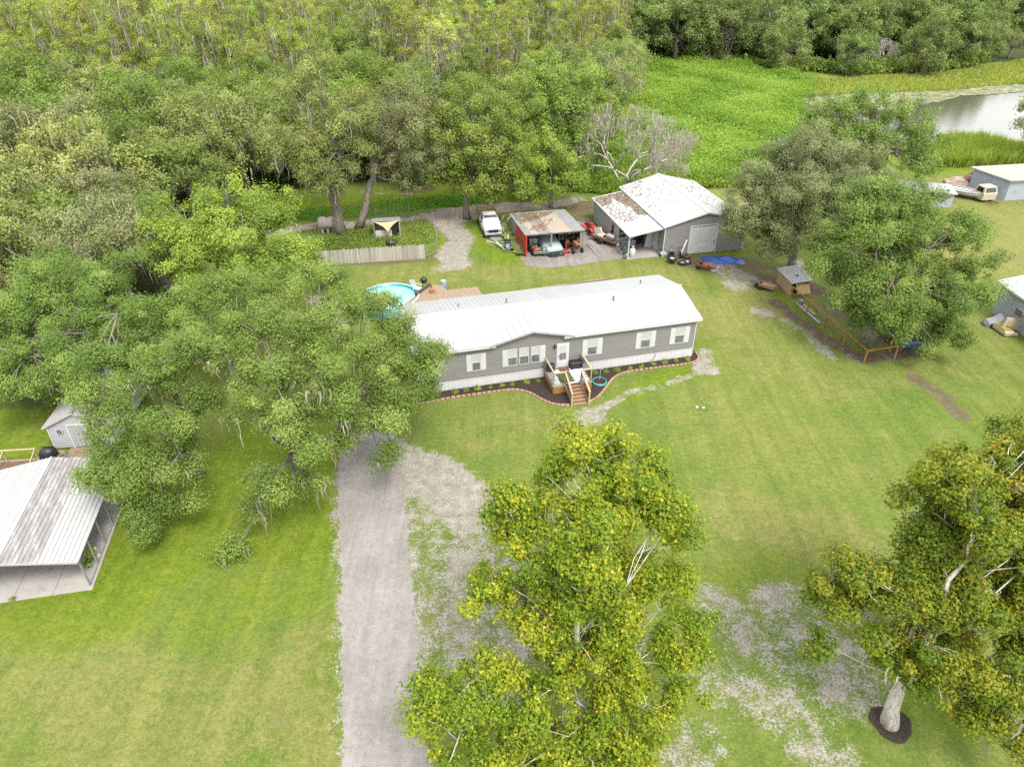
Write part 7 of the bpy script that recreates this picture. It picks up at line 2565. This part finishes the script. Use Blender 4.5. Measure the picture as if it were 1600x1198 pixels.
def cw3(u, v, z=0.0):
    c, s = math.cos(YC), math.sin(YC)
    return Vector((C0.x + u * c - v * s, C0.y + u * s + v * c, z))


t = root('potted_plant', 'leafy pot plant among the right posts of the carport', 'plant', cw3(-.35, 1.9, .035))
MB().lathe([(.13, 0), (.18, .3), (.2, .31), (.17, .31)], 12).build('pot', TERRA, t)
link('foliage', shrub_mesh(9, 'gum', 140, .3, .5, .09), t, (0, 0, .28))
t = root('potted_plant', 'small green pot plant near the front right carport post', 'plant', cw3(-.4, 1.35, .035))
MB().lathe([(.1, 0), (.14, .22), (.15, .23), (.12, .23)], 12).build('pot', BLACKP, t)
link('foliage', shrub_mesh(10, 'bright', 90, .28, .25, .1), t, (0, 0, .2))
t = root('plaster_figure', 'small white garden ornament beside the carport pot plants', 'ornament', cw3(-.15, 2.0, .035))
MB().lathe([(.12, 0), (.14, .06), (.07, .14), (.1, .3), (.07, .42), (.02, .46)], 12).build('figure', WHITEP, t, True)
MB().lathe([(.07, .46), (.08, .53), (.03, .6)], 10).build('head', WHITEP, t, True)
t = root('weed_clump', 'dry weed growing from the slab joint at the carport front', 'plant', cw3(-3.35, -.15, .03))
link('foliage', shrub_mesh(12, 'olive', 60, .16, .2, .06), t)
MB().tube([(0, 0, 0), (0, .01, .1)], .015, 5).build('stem', BARK['oak'], t)

# ------------------------------------------------------------------ the grey gabled shed behind the carport
G0 = gp(88.3, 702)
YG = R(6)
gs_ = root('gabled_shed', 'small grey gabled shed with round plum sign and plank step', 'shed', G0, YG)
GW_, GD_, GE_, GP_ = 3.5, 6.4, 1.75, 2.62
m = MB()
sg = lambda z: (min(.5, max(0, (z - GE_) / (GP_ - GE_) / 2)), max(.5, 1 - max(0, (z - GE_) / (GP_ - GE_) / 2)))
lap(m, (0, 0), (GW_, 0), .12, GE_, .18, (0, -1))
lap(m, (0, 0), (GW_, 0), GE_, GP_, .18, (0, -1), sg)
lap(m, (0, GD_), (0, 0), .12, GE_, .18, (-1, 0))
lap(m, (GW_, 0), (GW_, GD_), .12, GE_, .18, (1, 0))
lap(m, (GW_, GD_), (0, GD_), .12, GE_, .18, (0, 1))
lap(m, (GW_, GD_), (0, GD_), GE_, GP_, .18, (0, 1), sg)
m.box(.01, GW_ - .01, .01, GD_ - .01, .12, GE_)
PALEG = M('pale_grey_siding', (0.56, 0.57, 0.60), .6, .06, 1.0)
m.build('wall', PALEG, gs_)
for x in (-.03, GW_ - .05):
    MB().box(x, x + .08, -.05, -.026, .1, GE_ + .02).build('corner_trim', WHITE, gs_)
ov = .22
gr_ = MB().prism_y([(-ov, GE_ - .12), (-ov, GE_ - .06), (GW_ / 2, GP_ + .05), (GW_ + ov, GE_ - .06), (GW_ + ov, GE_ - .12), (GW_ / 2, GP_ - .02)], -.18, GD_ + .15).build('roof', WHITE, gs_)
sgl = math.atan2(GP_ + .11 - GE_, GW_ / 2 + ov)
lgl = math.hypot(GP_ + .11 - GE_, GW_ / 2 + ov)
GREYROOF = M('weathered_grey_roof', (0.50, 0.48, 0.48), .6, .1, 1.2, dirt=(0.34, 0.30, 0.28), dirt_amt=.3)
pgl = (GD_ + .33) / 7
pg_ = panel_mesh('roof_panel', pgl, lgl, GREYROOF, 3)
for i in range(7):
    o = link('roof_panel', pg_, gr_, (-ov, -.18 + (i + 1) * pgl, GE_ - .05))
    o.rotation_euler = (Matrix.Rotation(-PI / 2, 4, 'Z') @ Matrix.Rotation(sgl, 4, 'X')).to_euler()
    o = link('roof_panel', pg_, gr_, (GW_ + ov, -.18 + i * pgl, GE_ - .05))
    o.rotation_euler = (Matrix.Rotation(PI / 2, 4, 'Z') @ Matrix.Rotation(sgl, 4, 'X')).to_euler()
MB().bar((GW_ / 2, -.2, GP_ + .1), (GW_ / 2, GD_ + .17, GP_ + .1), .22, .03).build('ridge_cap', ROOFG, gr_)
m = MB()
for i in range(8):
    m.box(1.2 + i * .2, 1.2 + i * .2 + .185, -.055, -.028, .14, 1.62)
dd = m.build('door', PALEG, gs_)
m = MB().box(1.1, 1.19, -.07, -.028, .12, 1.70).box(2.81, 2.9, -.07, -.028, .12, 1.70).box(1.1, 2.9, -.07, -.028, 1.70, 1.79)
m.build('door_frame', WHITE, gs_)
sgn = MB().lathe([(.135, 0), (.135, .02)], 20, (.62, -.075, 1.32), 'y').build('round_sign', M('plum_sign', (0.10, 0.02, 0.055), .5), gs_)
MB().lathe([(.21, .004), (.21, .016)], 20, (.62, -.070, 1.32), 'y').build('sign_rim', M('pale_pink_rim', (0.72, 0.62, 0.68), .5), sgn)
MB().box(.55, .69, -.082, -.076, 1.30, 1.345).build('emblem', WHITE, sgn)
st = root('plank_step', 'weathered brown plank platform below the grey shed door', 'platform', G0 + Vector((1.05, -1.0, 0)), YG)
for i in range(8):
    MB().box(0, 1.9, i * .125, i * .125 + .115, .1, .15).build('plank', DECKW, st)
for x in (.1, 1.8):
    MB().box(x - .05, x + .05, 0, .98, 0, .1).build('joist', GREYW, st)
t = root('covered_grill', 'black covered barbecue standing at the left corner of the grey shed', 'grill', gp(82, 722), YG)
MB().loft([[(-a, -b, z), (a, -b, z), (a, b, z), (-a, b, z)] for a, b, z in ((.36, .28, .02), (.38, .3, .5), (.36, .28, .85), (.28, .2, 1.05), (.1, .08, 1.1))]).build('cover', BLACKP, t, True)
for x in (-.3, .3):
    wheel(t, x, -.24, .08, .08, .05)
t = root('barrel_planter', 'brown planter tub beside the black covered barbecue', 'planter', gp(97, 716))
MB().lathe([(.2, 0), (.26, .2), (.27, .42), (.24, .42), (.22, .36)], 14).build('tub', BROWNW, t, True)
MB().lathe([(.235, .34), (.02, .37)], 14).build('soil', M('potting_soil', (0.16, 0.08, 0.05), .95), t)
t = root('green_urn', 'grey green flower urn standing in front of the brown planter tub', 'urn', gp(101, 722))
MB().lathe([(.1, 0), (.15, .03), (.1, .1), (.2, .35), (.24, .5), (.21, .5), (.16, .36)], 14).build('urn', M('verdigris', (0.22, 0.32, 0.28), .7, .2, 5), t, True)
MB().lathe([(.2, .47), (.02, .49)], 12).build('soil', M('potting_soil', (0.16, 0.08, 0.05)), t)
# raised bed with frame left
t = root('raised_bed', 'weathered raised bed with timber frame left of the grey shed', 'planter', gp(20, 735), R(6))
MB().box(-1.4, 1.4, -.55, -.5, 0, .35).box(-1.4, 1.4, .5, .55, 0, .35).box(-1.4, -1.35, -.5, .5, 0, .35).box(1.35, 1.4, -.5, .5, 0, .35).build('side_board', GREYW, t)
MB().box(-1.35, 1.35, -.5, .5, 0, .28).build('soil', M('bed_soil', (0.20, 0.115, 0.075), .95, .25, 4, bmp=.5), t)
for x in (-.4, 1.35):
    MB().bar((x, .5, .3), (x, .5, 1.1), .07).bar((x, .5, 1.05), (x - .2, -.5, .35), .06).build('upright', PINE, t)
MB().bar((-1.4, .5, 1.1), (1.4, .5, 1.1), .07).build('top_bar', PINE, t)

# ------------------------------------------------------------------ mulch rings at the sycamores
for (px, py, r) in ((1392, 1130, .78), (889, 1148, .8)):
    p = gp(px, py)
    o = sheet('mulch_ring', [(p.x + (r + .06 * math.sin(3.1 * a) + .04 * math.sin(7 * a)) * math.cos(a), p.y + (r + .06 * math.sin(3.1 * a)) * math.sin(a)) for a in np.linspace(0, 2 * PI, 48, endpoint=False)], .02, MULCH)
o = MB().lathe([(.03, 0), (.05, .02), (.03, .05)], 8).build('blue_scrap', BLUEP, None, loc=gp(1362, 748))
tag(o, 'tiny blue scrap on the open lawn near the right sycamore', 'scrap')
